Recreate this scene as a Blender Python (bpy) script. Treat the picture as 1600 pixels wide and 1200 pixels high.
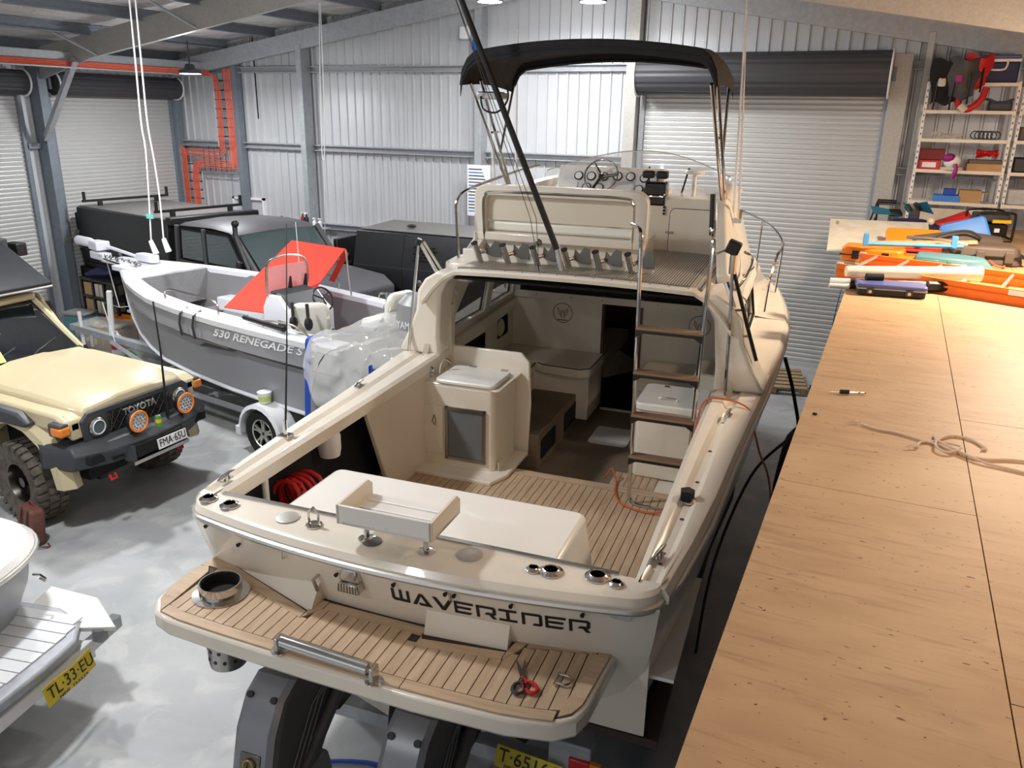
import bpy, bmesh, math, random
import numpy as np
from mathutils import Vector, Matrix, noise as mnoise
random.seed(7)
S = bpy.context.scene
COL = S.collection
for o in list(bpy.data.objects): bpy.data.objects.remove(o)

# ------------------------------------------------------------ camera
def camera_rotation(f=1265., v=(1416, 186), sl=.017):
    d1 = np.array([v[0]-800, -(v[1]-600), -f]); y = d1/np.linalg.norm(d1)
    d2 = np.array([v[0]-1800, -(v[1]-sl*1000-600), -f])
    up = np.cross(d1, d2); up /= np.linalg.norm(up)
    if up[1] < 0: up = -up
    return np.array([np.cross(y, up), y, up])
cd = bpy.data.cameras.new('camera'); cam = bpy.data.objects.new('camera', cd); COL.objects.link(cam)
cd.sensor_width = 36; cd.lens = 36*1265/1600; cd.clip_start = .05; cd.clip_end = 200
cam.matrix_world = Matrix.Translation((0, 0, 4.1)) @ Matrix(camera_rotation().tolist()).to_4x4()
S.camera = cam

# ------------------------------------------------------------ world, lights, exposure
W = bpy.data.worlds.new('world'); S.world = W; W.use_nodes = True
wn = W.node_tree.nodes; wl = W.node_tree.links
bg = wn['Background']; sky = wn.new('ShaderNodeTexSky'); sky.sky_type = 'HOSEK_WILKIE' if hasattr(sky, 'turbidity') else 'NISHITA'
try:
    sky.sun_direction = Vector((.5, .5, .7)).normalized(); sky.turbidity = 5
except Exception: pass
hs = wn.new('ShaderNodeHueSaturation'); hs.inputs['Saturation'].default_value = .25
wl.new(sky.outputs[0], hs.inputs['Color']); wl.new(hs.outputs[0], bg.inputs[0]); bg.inputs[1].default_value = 2.4
S.view_settings.view_transform = 'Standard'; S.view_settings.look = 'None'; S.view_settings.gamma = 1
S.view_settings.use_curve_mapping = False; S.view_settings.exposure = 0.68
LAMPS = []                                     # high bay lamps: x, y, z, power, colour
NEUT = (.97, .98, 1); WARM = (1, .80, .60)
for (x, y, z, p, c) in ((-11.9, 11.8, 4.67, 80, NEUT), (-5.9, 11.9, 5.66, 80, NEUT), (-4.27, 11.9, 5.6, 70, NEUT),
                        (-8.6, 6.6, 5.3, 120, NEUT), (-5.4, 3.4, 5.6, 105, NEUT), (-9.5, .6, 5.1, 60, NEUT), (-3.6, -1.8, 5.5, 30, NEUT),
                        (1.9, 3.4, 4.7, 20, WARM), (1.5, 8.6, 4.7, 150, WARM), (1.9, -2.2, 4.7, 36, WARM)):
    l = bpy.data.lights.new('high_bay_light', 'AREA'); l.shape = 'DISK'; l.size = .42; l.energy = p; l.color = c; l.spread = math.radians(175)
    o = bpy.data.objects.new('high_bay_light', l); COL.objects.link(o); o.location = (x, y, z-.03)
    # fill point light added below each lamp to brighten ceiling and walls
    l = bpy.data.lights.new('added_fill_light', 'POINT'); l.shadow_soft_size = .15; l.energy = p*.4; l.color = c
    o = bpy.data.objects.new('added_fill_light', l); COL.objects.link(o); o.location = (x, y, z-.3)
    LAMPS.append((x, y, z))

# ------------------------------------------------------------ materials
def lin(c):
    return tuple(((v/255)/12.92 if v/255 <= .04045 else ((v/255+.055)/1.055)**2.4) for v in c)
def mat(name, col, rough=.5, metal=0, noise=None, bump=None, col2=None, trans=0, emit=0, coat=0, spec=.5, alpha=1, stretch=(1, 1, 1), det=4):
    m = bpy.data.materials.new(name); m.use_nodes = True
    n = m.node_tree.nodes; k = m.node_tree.links; b = n['Principled BSDF']
    c = lin(col)+(1,)
    b.inputs['Base Color'].default_value = c; b.inputs['Roughness'].default_value = rough; b.inputs['Metallic'].default_value = metal
    b.inputs['Transmission Weight'].default_value = trans; b.inputs['Coat Weight'].default_value = coat
    b.inputs['Specular IOR Level'].default_value = spec; b.inputs['Alpha'].default_value = alpha
    if emit: b.inputs['Emission Color'].default_value = c; b.inputs['Emission Strength'].default_value = emit
    if noise or bump:
        tc = n.new('ShaderNodeTexCoord'); mp = n.new('ShaderNodeMapping'); mp.inputs['Scale'].default_value = stretch
        k.new(tc.outputs['Object'], mp.inputs[0])
    if noise:
        t = n.new('ShaderNodeTexNoise'); t.inputs['Scale'].default_value = noise[0]; t.inputs['Detail'].default_value = det
        k.new(mp.outputs[0], t.inputs[0])
        r = n.new('ShaderNodeValToRGB'); r.color_ramp.elements[0].position = .3; r.color_ramp.elements[1].position = .7
        c2 = lin(col2)+(1,) if col2 else tuple(v*(1-noise[1]) for v in c[:3])+(1,)
        r.color_ramp.elements[0].color = c2; r.color_ramp.elements[1].color = c
        k.new(t.outputs[0], r.inputs[0]); k.new(r.outputs[0], b.inputs['Base Color'])
    if bump:
        t2 = n.new('ShaderNodeTexNoise'); t2.inputs['Scale'].default_value = bump[0]; t2.inputs['Detail'].default_value = 3
        k.new(mp.outputs[0], t2.inputs[0])
        bu = n.new('ShaderNodeBump'); bu.inputs['Strength'].default_value = bump[1]; bu.inputs['Distance'].default_value = bump[2] if len(bump) > 2 else .01
        k.new(t2.outputs[0], bu.inputs['Height']); k.new(bu.outputs[0], b.inputs['Normal'])
    return m
M = {}
def mm(key, *a, **k): M[key] = mat(key, *a, **k)
mm('gelcoat', (234, 226, 211), .22, noise=(3, .05), coat=.3)
mm('gelcoat_white', (238, 236, 230), .25, coat=.3)
mm('gelcoat_matt', (222, 212, 192), .5)
mm('liner', (232, 223, 206), .45, noise=(2, .06))
mm('teak', (204, 178, 148), .6, noise=(30, .2), stretch=(1, .12, 1), col2=(178, 152, 124))
mm('teak_x', (206, 180, 150), .6, noise=(30, .2), stretch=(.12, 1, 1), col2=(180, 154, 126))
mm('teak_dark', (140, 112, 88), .6, noise=(30, .2), stretch=(.12, 1, 1))
mm('caulk', (62, 48, 42), .7)
mm('chrome', (205, 203, 200), .12, 1)
mm('steel', (190, 188, 184), .25, 1)
mm('steel_dark', (120, 116, 110), .3, 1)
mm('alu_frame', (214, 212, 206), .32, .8)
mm('galv', (178, 182, 187), .45, .25, noise=(14, .2), det=8)
mm('galv_dark', (132, 140, 150), .5, .25, noise=(10, .15))
mm('galv_spangle', (190, 188, 182), .42, .3, noise=(30, .16), det=8)
mm('cladding', (205, 207, 210), .42, .2, noise=(1.2, .06))
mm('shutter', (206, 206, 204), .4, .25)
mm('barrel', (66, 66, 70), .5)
mm('foil', (214, 210, 206), .45, .15, noise=(2.2, .14), bump=(2.5, .9, .12))
mm('black', (22, 22, 24), .45)
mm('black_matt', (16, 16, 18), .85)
mm('black_gloss', (18, 18, 20), .15, coat=.5)
mm('rubber', (30, 30, 31), .8, noise=(12, .3))
mm('rubber_dusty', (112, 104, 94), .85, noise=(14, .35), col2=(72, 68, 62))
mm('dark_grey', (62, 64, 68), .5)
mm('charcoal', (44, 46, 50), .5, noise=(60, .25))
mm('carpet_black', (26, 27, 32), .95, noise=(140, .5), col2=(12, 12, 14))
mm('carpet_brown', (140, 124, 106), .95, noise=(120, .35), bump=(200, .5, .004))
mm('vinyl', (232, 224, 206), .4, noise=(5, .05))
mm('vinyl_white', (236, 234, 222), .4)
mm('mahogany', (84, 34, 22), .3, noise=(12, .4), stretch=(1, 1, .15), coat=.4)
mm('canvas', (34, 34, 37), .8, bump=(6, .5, .03), noise=(4, .25))
mm('white', (238, 238, 238), .4)
mm('white_paint', (228, 230, 232), .35, coat=.2)
mm('cream_paint', (200, 187, 152), .3, coat=.4)
mm('ute_grey', (84, 84, 88), .5, .1)
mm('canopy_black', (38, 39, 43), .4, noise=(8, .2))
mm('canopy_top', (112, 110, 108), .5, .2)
mm('glass_dark', (24, 28, 32), .05, spec=.8, coat=.6)
mm('glass_green', (70, 84, 86), .06, spec=.8, coat=.5)
mm('tin_grey', (160, 161, 166), .35, .1, noise=(1.5, .08))
mm('tin_light', (150, 150, 152), .35, .3)
mm('tin_white', (232, 234, 240), .35)
mm('tin_floor', (150, 150, 152), .8, noise=(60, .2))
mm('red_cover', (238, 66, 46), .75, noise=(90, .12), bump=(120, .3, .004))
mm('red', (196, 30, 30), .45)
mm('red_dark', (120, 26, 28), .6)
mm('sky_blue', (84, 156, 214), .4)
mm('orange', (250, 134, 28), .45)
mm('conduit', (228, 98, 72), .45)
mm('amber', (236, 130, 24), .25, coat=.5)
mm('blue', (56, 132, 220), .45)
mm('blue_strap', (28, 74, 168), .6)
mm('blue_lid', (86, 96, 150), .35)
mm('navy', (38, 44, 84), .6)
mm('teal', (86, 128, 134), .5)
mm('teal_cloth', (32, 110, 140), .8)
mm('yellow', (236, 190, 30), .5)
mm('plate_yellow', (222, 196, 48), .4)
mm('green', (60, 150, 60), .4)
mm('mint', (110, 200, 180), .5)
mm('lime', (206, 220, 120), .7)
mm('cardboard', (190, 152, 104), .8, noise=(6, .1))
mm('leather', (116, 72, 62), .6, noise=(9, .3), bump=(14, .5, .01))
mm('rope', (224, 200, 176), .85, bump=(90, .6, .004))
mm('timber', (176, 150, 116), .75, noise=(20, .25), stretch=(1, 1, .1))
mm('board', (218, 214, 200), .7, noise=(5, .22), col2=(196, 190, 172))
mm('pvc', (232, 222, 200), .35)
mm('drive_grey', (132, 134, 140), .35, .3)
mm('drive_dark', (84, 82, 84), .45)
mm('cable_cord', (206, 100, 60), .5)
mm('brown_case', (92, 80, 70), .55)
mm('purple', (150, 30, 120), .5)
mm('diamond_plate', (120, 114, 106), .5, .2)
mm('tread', (196, 190, 182), .3, .5)
mm('led_lamp', (255, 255, 250), .5, emit=14)
mm('lamp_body', (60, 62, 66), .5)
mm('screen', (14, 16, 18), .12)
mm('gauge', (236, 238, 240), .3)
mm('brass', (190, 160, 90), .3, .9)
mm('lamp_red', (190, 30, 24), .25, coat=.4)
mm('brick', (190, 130, 106), .9, noise=(6, .3))
mm('concrete_out', (236, 232, 224), .9)
mm('leaf', (120, 170, 60), .8)
def glassy(name, col, a):
    m = mat(name, col, .06, alpha=a, spec=.6); M[name] = m; return m
glassy('acrylic', (208, 214, 220), .42); glassy('tint', (34, 36, 40), .62); glassy('clear_plastic', (232, 232, 228), .3); glassy('smoke_glass', (120, 128, 132), .55)
# plywood: veneer grain, knots and scuffs that belong to the sheets
def plywood():
    m = mat('plywood', (206, 168, 122), .55); n = m.node_tree.nodes; k = m.node_tree.links; b = n['Principled BSDF']
    tc = n.new('ShaderNodeTexCoord')
    def nz(scale, st, det, lo, hi):
        mp = n.new('ShaderNodeMapping'); mp.inputs['Scale'].default_value = st; k.new(tc.outputs['Object'], mp.inputs[0])
        t = n.new('ShaderNodeTexNoise'); t.inputs['Scale'].default_value = scale; t.inputs['Detail'].default_value = det; t.inputs['Distortion'].default_value = .6
        k.new(mp.outputs[0], t.inputs[0]); r = n.new('ShaderNodeMapRange'); r.inputs[1].default_value = lo; r.inputs[2].default_value = hi
        k.new(t.outputs[0], r.inputs[0]); return r.outputs[0]
    def mix(f, a, c):
        x = n.new('ShaderNodeMix'); x.data_type = 'RGBA'; k.new(f, x.inputs[0])
        if isinstance(a, tuple): x.inputs[6].default_value = lin(a)+(1,)
        else: k.new(a, x.inputs[6])
        x.inputs[7].default_value = lin(c)+(1,); return x.outputs[2]
    c = mix(nz(3, (1, 3, 1), 5, .35, .7), (200, 164, 124), (186, 149, 110))
    c = mix(nz(6, (.6, 6, 1), 8, .56, .78), c, (166, 130, 96))
    c = mix(nz(1.3, (1, 1, 1), 2, .5, .8), c, (208, 174, 132))
    c = mix(nz(34, (1, 2.4, 1), 1, .735, .75), c, (92, 60, 38))
    k.new(c, b.inputs['Base Color']); return m
M['plywood'] = plywood()
def concrete():
    m = mat('concrete', (190, 190, 184), .5); n = m.node_tree.nodes; k = m.node_tree.links; b = n['Principled BSDF']
    tc = n.new('ShaderNodeTexCoord'); prev = None
    for (sc, det, lo, hi, col) in ((1.1, 6, .42, .68, (160, 163, 165)), (3.2, 8, .5, .72, (192, 193, 190)), (.7, 3, .58, .75, (148, 152, 155)), (70, 2, .71, .77, (140, 136, 128))):
        t = n.new('ShaderNodeTexNoise'); t.inputs['Scale'].default_value = sc; t.inputs['Detail'].default_value = det; t.inputs['Distortion'].default_value = .8
        k.new(tc.outputs['Object'], t.inputs[0]); r = n.new('ShaderNodeMapRange'); r.inputs[1].default_value = lo; r.inputs[2].default_value = hi; k.new(t.outputs[0], r.inputs[0])
        x = n.new('ShaderNodeMix'); x.data_type = 'RGBA'; k.new(r.outputs[0], x.inputs[0])
        if prev is None: x.inputs[6].default_value = lin((178, 180, 180))+(1,)
        else: k.new(prev, x.inputs[6])
        x.inputs[7].default_value = lin(col)+(1,); prev = x.outputs[2]
    k.new(prev, b.inputs['Base Color']); return m
M['concrete'] = concrete()

# ------------------------------------------------------------ mesh helpers
def Rx(a): return Matrix.Rotation(math.radians(a), 4, 'X')
def Ry(a): return Matrix.Rotation(math.radians(a), 4, 'Y')
def Rz(a): return Matrix.Rotation(math.radians(a), 4, 'Z')
def T(x, y, z): return Matrix.Translation((x, y, z))
class MB:
    def __init__(s): s.v = []; s.f = []; s.X = Matrix.Identity(4)
    def put(s, vs, fs):
        n = len(s.v); s.v += [s.X @ Vector(p) for p in vs]; s.f += [tuple(i+n for i in f) for f in fs]; return s
    def box(s, a, b, R=None, c=0):
        """box from corner a to corner b; R rotates about its centre; c chamfers the vertical-free edges"""
        x0, y0, z0 = a; x1, y1, z1 = b
        vs = [(x, y, z) for z in (z0, z1) for y in (y0, y1) for x in (x0, x1)]
        if R is not None:
            ce = Vector(((x0+x1)/2, (y0+y1)/2, (z0+z1)/2)); vs = [ce + (R.to_3x3() @ (Vector(v)-ce)) for v in vs]
        return s.put(vs, [(0, 2, 3, 1), (4, 5, 7, 6), (0, 1, 5, 4), (2, 6, 7, 3), (0, 4, 6, 2), (1, 3, 7, 5)])
    def rbox(s, a, b, r=.03, n=3, axis=2):
        """box with rounded corners seen along the axis"""
        a = list(a); b = list(b); i, j = [q for q in range(3) if q != axis]; pts = []
        for (cx, cy, st) in ((b[i]-r, b[j]-r, 0), (a[i]+r, b[j]-r, 90), (a[i]+r, a[j]+r, 180), (b[i]-r, a[j]+r, 270)):
            for q in range(n+1):
                t = math.radians(st+90*q/n); pts.append((cx+r*math.cos(t), cy+r*math.sin(t)))
        return s.prism(pts, a[axis], b[axis], axis)
    def prism(s, pts, lo, hi, axis=2, top=None):
        i, j = [q for q in range(3) if q != axis]; n = len(pts); vs = []
        for h, pp in ((lo, pts), (hi, top or pts)):
            for p in pp:
                v = [0, 0, 0]; v[i] = p[0]; v[j] = p[1]; v[axis] = h; vs.append(v)
        fs = [tuple(range(n)), tuple(range(2*n-1, n-1, -1))]+[(q, (q+1) % n, n+(q+1) % n, n+q) for q in range(n)]
        return s.put(vs, fs)
    def loft(s, rings, closed=True, cap=True):
        n = len(rings[0]); vs = [p for r in rings for p in r]; fs = []
        for a in range(len(rings)-1):
            for q in range(n if closed else n-1):
                fs.append((a*n+q, a*n+(q+1) % n, (a+1)*n+(q+1) % n, (a+1)*n+q))
        if cap and closed: fs += [tuple(range(n-1, -1, -1)), tuple(range(len(vs)-n, len(vs)))]
        return s.put(vs, fs)
    def tube(s, pts, r, n=8, closed=False, cap=True):
        pts = [Vector(p) for p in pts]; rings = []; up = None; N = len(pts)
        for i, p in enumerate(pts):
            if closed: d = pts[(i+1) % N]-pts[i-1]
            else: d = pts[min(i+1, N-1)]-pts[max(i-1, 0)]
            d = d.normalized() if d.length > 1e-9 else Vector((0, 0, 1))
            if up is None:
                up = Vector((0, 0, 1)) if abs(d.z) < .9 else Vector((1, 0, 0))
            sd = d.cross(up).normalized(); up = sd.cross(d).normalized()
            rr = r[i] if isinstance(r, (list, tuple)) else r
            rings.append([p+sd*rr*math.cos(2*math.pi*q/n)+up*rr*math.sin(2*math.pi*q/n) for q in range(n)])
        if closed: rings.append(rings[0])
        return s.loft(rings, True, cap and not closed)
    def cyl(s, p0, p1, r, r2=None, n=16, cap=True): return s.tube([p0, p1], [r, r if r2 is None else r2], n, cap=cap)
    def lathe(s, prof, n=20, X=None):
        """prof: (radius, height) turned about local z"""
        X = X or Matrix.Identity(4)
        return s.loft([[X @ Vector((r*math.cos(2*math.pi*q/n), r*math.sin(2*math.pi*q/n), h)) for q in range(n)] for r, h in prof], True, True)
    def ball(s, c, r, n=12, m=8):
        rx, ry, rz = (r, r, r) if not isinstance(r, (tuple, list)) else r
        return s.loft([[(c[0]+rx*math.sin(math.pi*max(.02, min(.98, a/m)))*math.cos(2*math.pi*q/n), c[1]+ry*math.sin(math.pi*max(.02, min(.98, a/m)))*math.sin(2*math.pi*q/n), c[2]-rz*math.cos(math.pi*a/m)) for q in range(n)] for a in range(m+1)])
    def grid(s, fn, nu, nv, th=0):
        """surface patch fn(u,v); th>0 gives it thickness along its normals"""
        P = [[Vector(fn(u/nu, v/nv)) for u in range(nu+1)] for v in range(nv+1)]
        w = nu+1; base = [p for r in P for p in r]; fs = [(v*w+u, v*w+u+1, (v+1)*w+u+1, (v+1)*w+u) for v in range(nv) for u in range(nu)]
        if not th: return s.put(base, fs)
        back = []
        for v in range(nv+1):
            for u in range(nu+1):
                du = P[v][min(u+1, nu)]-P[v][max(u-1, 0)]; dv = P[min(v+1, nv)][u]-P[max(v-1, 0)][u]
                nn = du.cross(dv); nn = nn.normalized() if nn.length > 1e-12 else Vector((0, 0, 1)); back.append(P[v][u]-nn*th)
        N = len(base); f2 = [tuple(i+N for i in reversed(f)) for f in fs]; e = []
        ring = [u for u in range(w)]+[v*w+nu for v in range(1, nv+1)]+[nv*w+u for u in range(nu-1, -1, -1)]+[v*w for v in range(nv-1, 0, -1)]
        for a in range(len(ring)): b_ = ring[(a+1) % len(ring)]; e.append((b_, ring[a], ring[a]+N, b_+N))
        return s.put(base+back, fs+f2+e)
    def mesh(s, name, m, ang=32):
        me = bpy.data.meshes.new(name); bm = bmesh.new()
        vv = [bm.verts.new(p) for p in s.v]
        for f in s.f:
            if len(set(f)) > 2:
                try: bm.faces.new([vv[i] for i in f])
                except ValueError: pass
        bmesh.ops.remove_doubles(bm, verts=bm.verts, dist=1e-6)
        bmesh.ops.recalc_face_normals(bm, faces=bm.faces)
        lim = math.radians(ang)
        for e in bm.edges:
            e.smooth = not (len(e.link_faces) == 2 and e.calc_face_angle(0) > lim)
        for f in bm.faces: f.smooth = True
        bm.to_mesh(me); bm.free(); me.materials.append(M[m] if isinstance(m, str) else m); return me
    def build(s, name, m, parent=None, ang=32, bevel=0, **tags):
        o = bpy.data.objects.new(name, s.mesh(name, m, ang)); COL.objects.link(o)
        if parent: o.parent = parent
        if bevel:
            b = o.modifiers.new('bevel', 'BEVEL'); b.width = bevel; b.segments = 2; b.limit_method = 'ANGLE'; b.angle_limit = math.radians(40)
        for k, v in tags.items(): o[k] = v
        return o
def thing(name, label, cat, loc=(0, 0, 0), rz=0, group=None):
    o = bpy.data.objects.new(name, None); COL.objects.link(o); o.location = loc; o.rotation_euler = (0, 0, math.radians(rz))
    o.empty_display_size = .1
    tag(o, label, cat, group); return o
def tag(o, label=None, cat=None, group=None, kind=None):
    for k, v in (('label', label), ('category', cat), ('group', group), ('kind', kind)):
        if v: o[k] = v
    return o
def struct(o): o['kind'] = 'structure'; return o
def group_empty(name, loc=(0, 0, 0)):
    o = bpy.data.objects.new(name, None); COL.objects.link(o); o.location = loc; o['kind'] = 'structure'; return o
def copy_tree(o, parent=None):
    c = o.copy(); COL.objects.link(c)
    if parent: c.parent = parent
    for ch in [q for q in bpy.data.objects if q.parent == o]: copy_tree(ch, c)
    return c
def shared(name, me, parent, X):
    o = bpy.data.objects.new(name, me); COL.objects.link(o); o.parent = parent; o.matrix_basis = X; return o
def text_mesh(txt, size, m, name, parent, X, depth=.004, width=None, spacing=1.0, bold=0, shear=0):
    c = bpy.data.curves.new(name, 'FONT'); c.body = txt; c.size = size; c.align_x = 'CENTER'; c.align_y = 'CENTER'; c.extrude = depth/2; c.space_character = spacing
    c.offset = bold; c.resolution_u = 3; c.shear = shear
    o = bpy.data.objects.new(name, c); COL.objects.link(o)
    me = bpy.data.meshes.new_from_object(o.evaluated_get(bpy.context.evaluated_depsgraph_get())); bpy.data.objects.remove(o)
    if width:
        xs = [v.co.x for v in me.vertices]; k = width/(max(xs)-min(xs))
        for v in me.vertices: v.co.x *= k
    me.materials.clear(); me.materials.append(M[m]); o = bpy.data.objects.new(name, me); COL.objects.link(o); o.parent = parent; o.matrix_basis = X; return o
def plate(name, m, outline, holes, th, parent, X, bevel=0):
    """flat plate with holes, drawn in local xy, thickness th centred on z=0, placed by X"""
    c = bpy.data.curves.new(name, 'CURVE'); c.dimensions = '2D'; c.fill_mode = 'BOTH'; c.extrude = th/2; c.bevel_depth = bevel
    for pts in [outline]+list(holes):
        sp = c.splines.new('POLY'); sp.points.add(len(pts)-1); sp.use_cyclic_u = True
        for q, p in zip(sp.points, pts): q.co = (p[0], p[1], 0, 1)
    o = bpy.data.objects.new(name, c); COL.objects.link(o)
    me = bpy.data.meshes.new_from_object(o.evaluated_get(bpy.context.evaluated_depsgraph_get())); bpy.data.objects.remove(o)
    me.materials.clear(); me.materials.append(M[m]); o = bpy.data.objects.new(name, me); COL.objects.link(o); o.parent = parent; o.matrix_basis = X; return o
def circle(cx, cy, r, n=16): return [(cx+r*math.cos(2*math.pi*q/n), cy+r*math.sin(2*math.pi*q/n)) for q in range(n)]
def rrect(x0, y0, x1, y1, r, n=4):
    out = []
    for (cx, cy, st) in ((x1-r, y1-r, 0), (x0+r, y1-r, 90), (x0+r, y0+r, 180), (x1-r, y0+r, 270)):
        for q in range(n+1):
            t = math.radians(st+90*q/n); out.append((cx+r*math.cos(t), cy+r*math.sin(t)))
    return out
PL_XZ = Matrix(((1, 0, 0, 0), (0, 0, -1, 0), (0, 1, 0, 0), (0, 0, 0, 1)))      # local xy -> world xz, faces -y
PL_YZ = Matrix(((0, 0, 1, 0), (1, 0, 0, 0), (0, 1, 0, 0), (0, 0, 0, 1)))       # local xy -> world yz
def smooth(pts, k=6):
    """catmull-rom through pts"""
    P = [Vector(p) for p in pts]; out = []
    for i in range(len(P)-1):
        a = P[max(i-1, 0)]; b = P[i]; c = P[i+1]; d = P[min(i+2, len(P)-1)]
        for q in range(k):
            t = q/k; out.append(.5*((2*b)+(c-a)*t+(2*a-5*b+4*c-d)*t*t+(3*b-a-3*c+d)*t**3))
    return out+[P[-1]]
def wire(name, m, pts, r, parent=None, n=6, k=6, **kw): return MB().tube(smooth(pts, k), r, n).build(name, m, parent, **kw)
def lerp(a, b, t): return a+(b-a)*t
def interp(tab, x):
    for (a, fa), (b, fb) in zip(tab, tab[1:]):
        if x <= b: t = max(0, (x-a)/(b-a)); return fa+(fb-fa)*t
    return tab[-1][1]
# ============================================================ THE SHED
XL, YB, ZE = -15.05, 14.4, 5.0
RIDGE = -5.45
def rafter_z(x):   # underside of the rafters
    return 6.12-.155*(RIDGE-x) if x < RIDGE else 6.12-.173*(x-RIDGE)
def roof_z(x): return rafter_z(x)+.56
MB().box((XL-.1, -9, -.12), (6.2, YB+.1, 0)).build('floor', 'concrete', kind='structure')

def ribbed(mb, u0, u1, zlo, zhi, place, pitch=.2, h=.03, w=.035):
    """vertical ribbed sheeting between u0 and u1; zhi may be a function of u"""
    us = []; n0 = math.floor(u0/pitch)
    for i in range(n0, int(u1/pitch)+2):
        b = i*pitch
        us += [(b, 0), (b+w*.4, h), (b+w*1.1, h), (b+w*1.5, 0)]
    us = [(u, d) for u, d in us if u0 < u < u1]; us = [(u0, 0)]+us+[(u1, 0)]
    f = zhi if callable(zhi) else (lambda u: zhi)
    mb.grid(lambda a, b: place(us[int(round(a*(len(us)-1)))][0], us[int(round(a*(len(us)-1)))][1], zlo if b < .5 else f(us[int(round(a*(len(us)-1)))][0])), len(us)-1, 1)
bw = lambda u, d, z: (u, YB-d, z)
lw = lambda u, d, z: (XL+d, u, z)
mb = MB()
ribbed(mb, XL, -13.58, 0, roof_z, bw)
ribbed(mb, -13.58, -12.68, 0, 1.0, bw); ribbed(mb, -13.58, -12.68, 2.2, roof_z, bw)
ribbed(mb, -12.68, -4.2, 0, roof_z, bw); ribbed(mb, -4.2, -.3, 5.0, roof_z, bw); ribbed(mb, -.3, 6.1, 0, roof_z, bw)
wall_back = mb.build('wall_back', 'cladding', ang=20, kind='structure')
mb = MB()
DOORS_L = ((11.2, 14.15), (7.6, 10.55), (4.2, 7.15))
y = -9
for d0, d1 in sorted(DOORS_L)+[(YB, YB)]:
    ribbed(mb, y, d0, 0, 5.6, lw); y = d1
for d0, d1 in DOORS_L: ribbed(mb, d0, d1, 4.7, 5.6, lw)
mb.build('wall_left', 'cladding', ang=20, kind='structure')
mb = MB(); ribbed(mb, -9, YB, 0, 5.2, lambda u, d, z: (6.1-d, u, z)); mb.build('wall_right', 'cladding', ang=20, kind='structure')
# roof: foil-faced sheets sagging between purlins
PURL = [-14.7, -13.3, -12.0, -10.7, -9.4, -8.1, -6.8, -5.75, -5.1, -4.1, -2.8, -1.5, -.2, 1.1, 2.4, 3.7, 5.0]
mb = MB()
def roofpt(u, v):
    x = XL-.1+(6.3-XL)*u; y = -9+(YB+9.1)*v
    k = min(abs(x-p) for p in PURL); sag = .05*min(1, k/.5)+.02*math.sin(y*2.1+x)*min(1, k/.4)
    return (x, y, roof_z(x)-sag)
mb.grid(roofpt, 110, 60, .02)
roof = mb.build('ceiling', 'foil', kind='structure')
def csec(mb, p0, p1, w, h, t=.004, flip=1, up=(0, 0, 1)):
    """C section from p0 to p1: web height h, flange width w"""
    p0 = Vector(p0); p1 = Vector(p1); d = (p1-p0).normalized(); up = Vector(up); sd = d.cross(up).normalized()*flip; up = sd.cross(d).normalized()*flip
    prof = [(0, 0), (w, 0), (w, .02), (w-t, .02), (w-t, t), (t, t), (t, h-t), (w-t, h-t), (w-t, h-.02), (w, h-.02), (w, h), (0, h)]
    mb.loft([[p+sd*a+up*b for a, b in prof] for p in (p0, p1)], True, True)
for i, x in enumerate(PURL):
    mb = MB(); csec(mb, (x, -9, rafter_z(x)+.36), (x, YB-.1, rafter_z(x)+.36), .065, .17, flip=1 if x < RIDGE else -1)
    tag(mb.build('roof_purlin', 'galv_dark'), kind='structure')
# portal frames: two-rafter frames with haunched column tops
for fy, mt in ((14.1, 'galv'), (10.95, 'galv_spangle'), (7.4, 'galv_spangle'), (3.9, 'galv_spangle')):
    fr = group_empty('portal_frame', (0, fy, 0))
    ht = .34 if fy > 12 else .4
    for (x0, x1) in ((XL+.35, RIDGE), (6.0, RIDGE)):
        m = MB(); prof = []
        z0, z1 = rafter_z(x0), rafter_z(x1)
        m.loft([[(x, y, z+dz) for y, dz in ((-.045, 0), (.045, 0), (.045, .015), (-.03, .015), (-.03, ht-.015), (.045, ht-.015), (.045, ht), (-.045, ht))] for x, z in ((x0, z0), (x1, z1))])
        m.build('rafter', mt, fr)
    # haunch and column at the left
    if fy < 12:
        m = MB(); m.prism([(XL+.05, 4.55), (XL+.35, 4.55), (XL+1.7, rafter_z(XL+1.7)), (XL+1.7, rafter_z(XL+1.7)+.2), (XL+.05, 5.1)], -.03, .03, 1); m.build('haunch_plate', 'galv', fr)
        m = MB(); m.box((XL+.02, -.09, 0), (XL+.3, .09, 5.0)); m.box((XL+.06, .09, 0), (XL+.12, .2, 4.8)); m.build('column', 'galv_dark', fr, bevel=.006)
        m = MB(); m.X = T(XL+.25, -.1, 3.55) @ Ry(38); m.box((0, -.02, 0), (.17, .01, 1.75)); m.box((.14, -.1, 0), (.17, -.02, 1.75)); m.build('knee_brace', 'galv', fr)
        m = MB(); m.box((5.75, -.09, 0), (6.0, .09, 4.6)); m.build('column', 'galv_dark', fr)
        for bx in (XL+1.9, XL+4.3, -4.2):
            m = MB(); zz = rafter_z(bx); m.tube([(bx, -.05, zz+.02), (bx-.35, -.75, zz+.42)], .022, 4); m.build('fly_brace', 'galv', fr)
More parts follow.
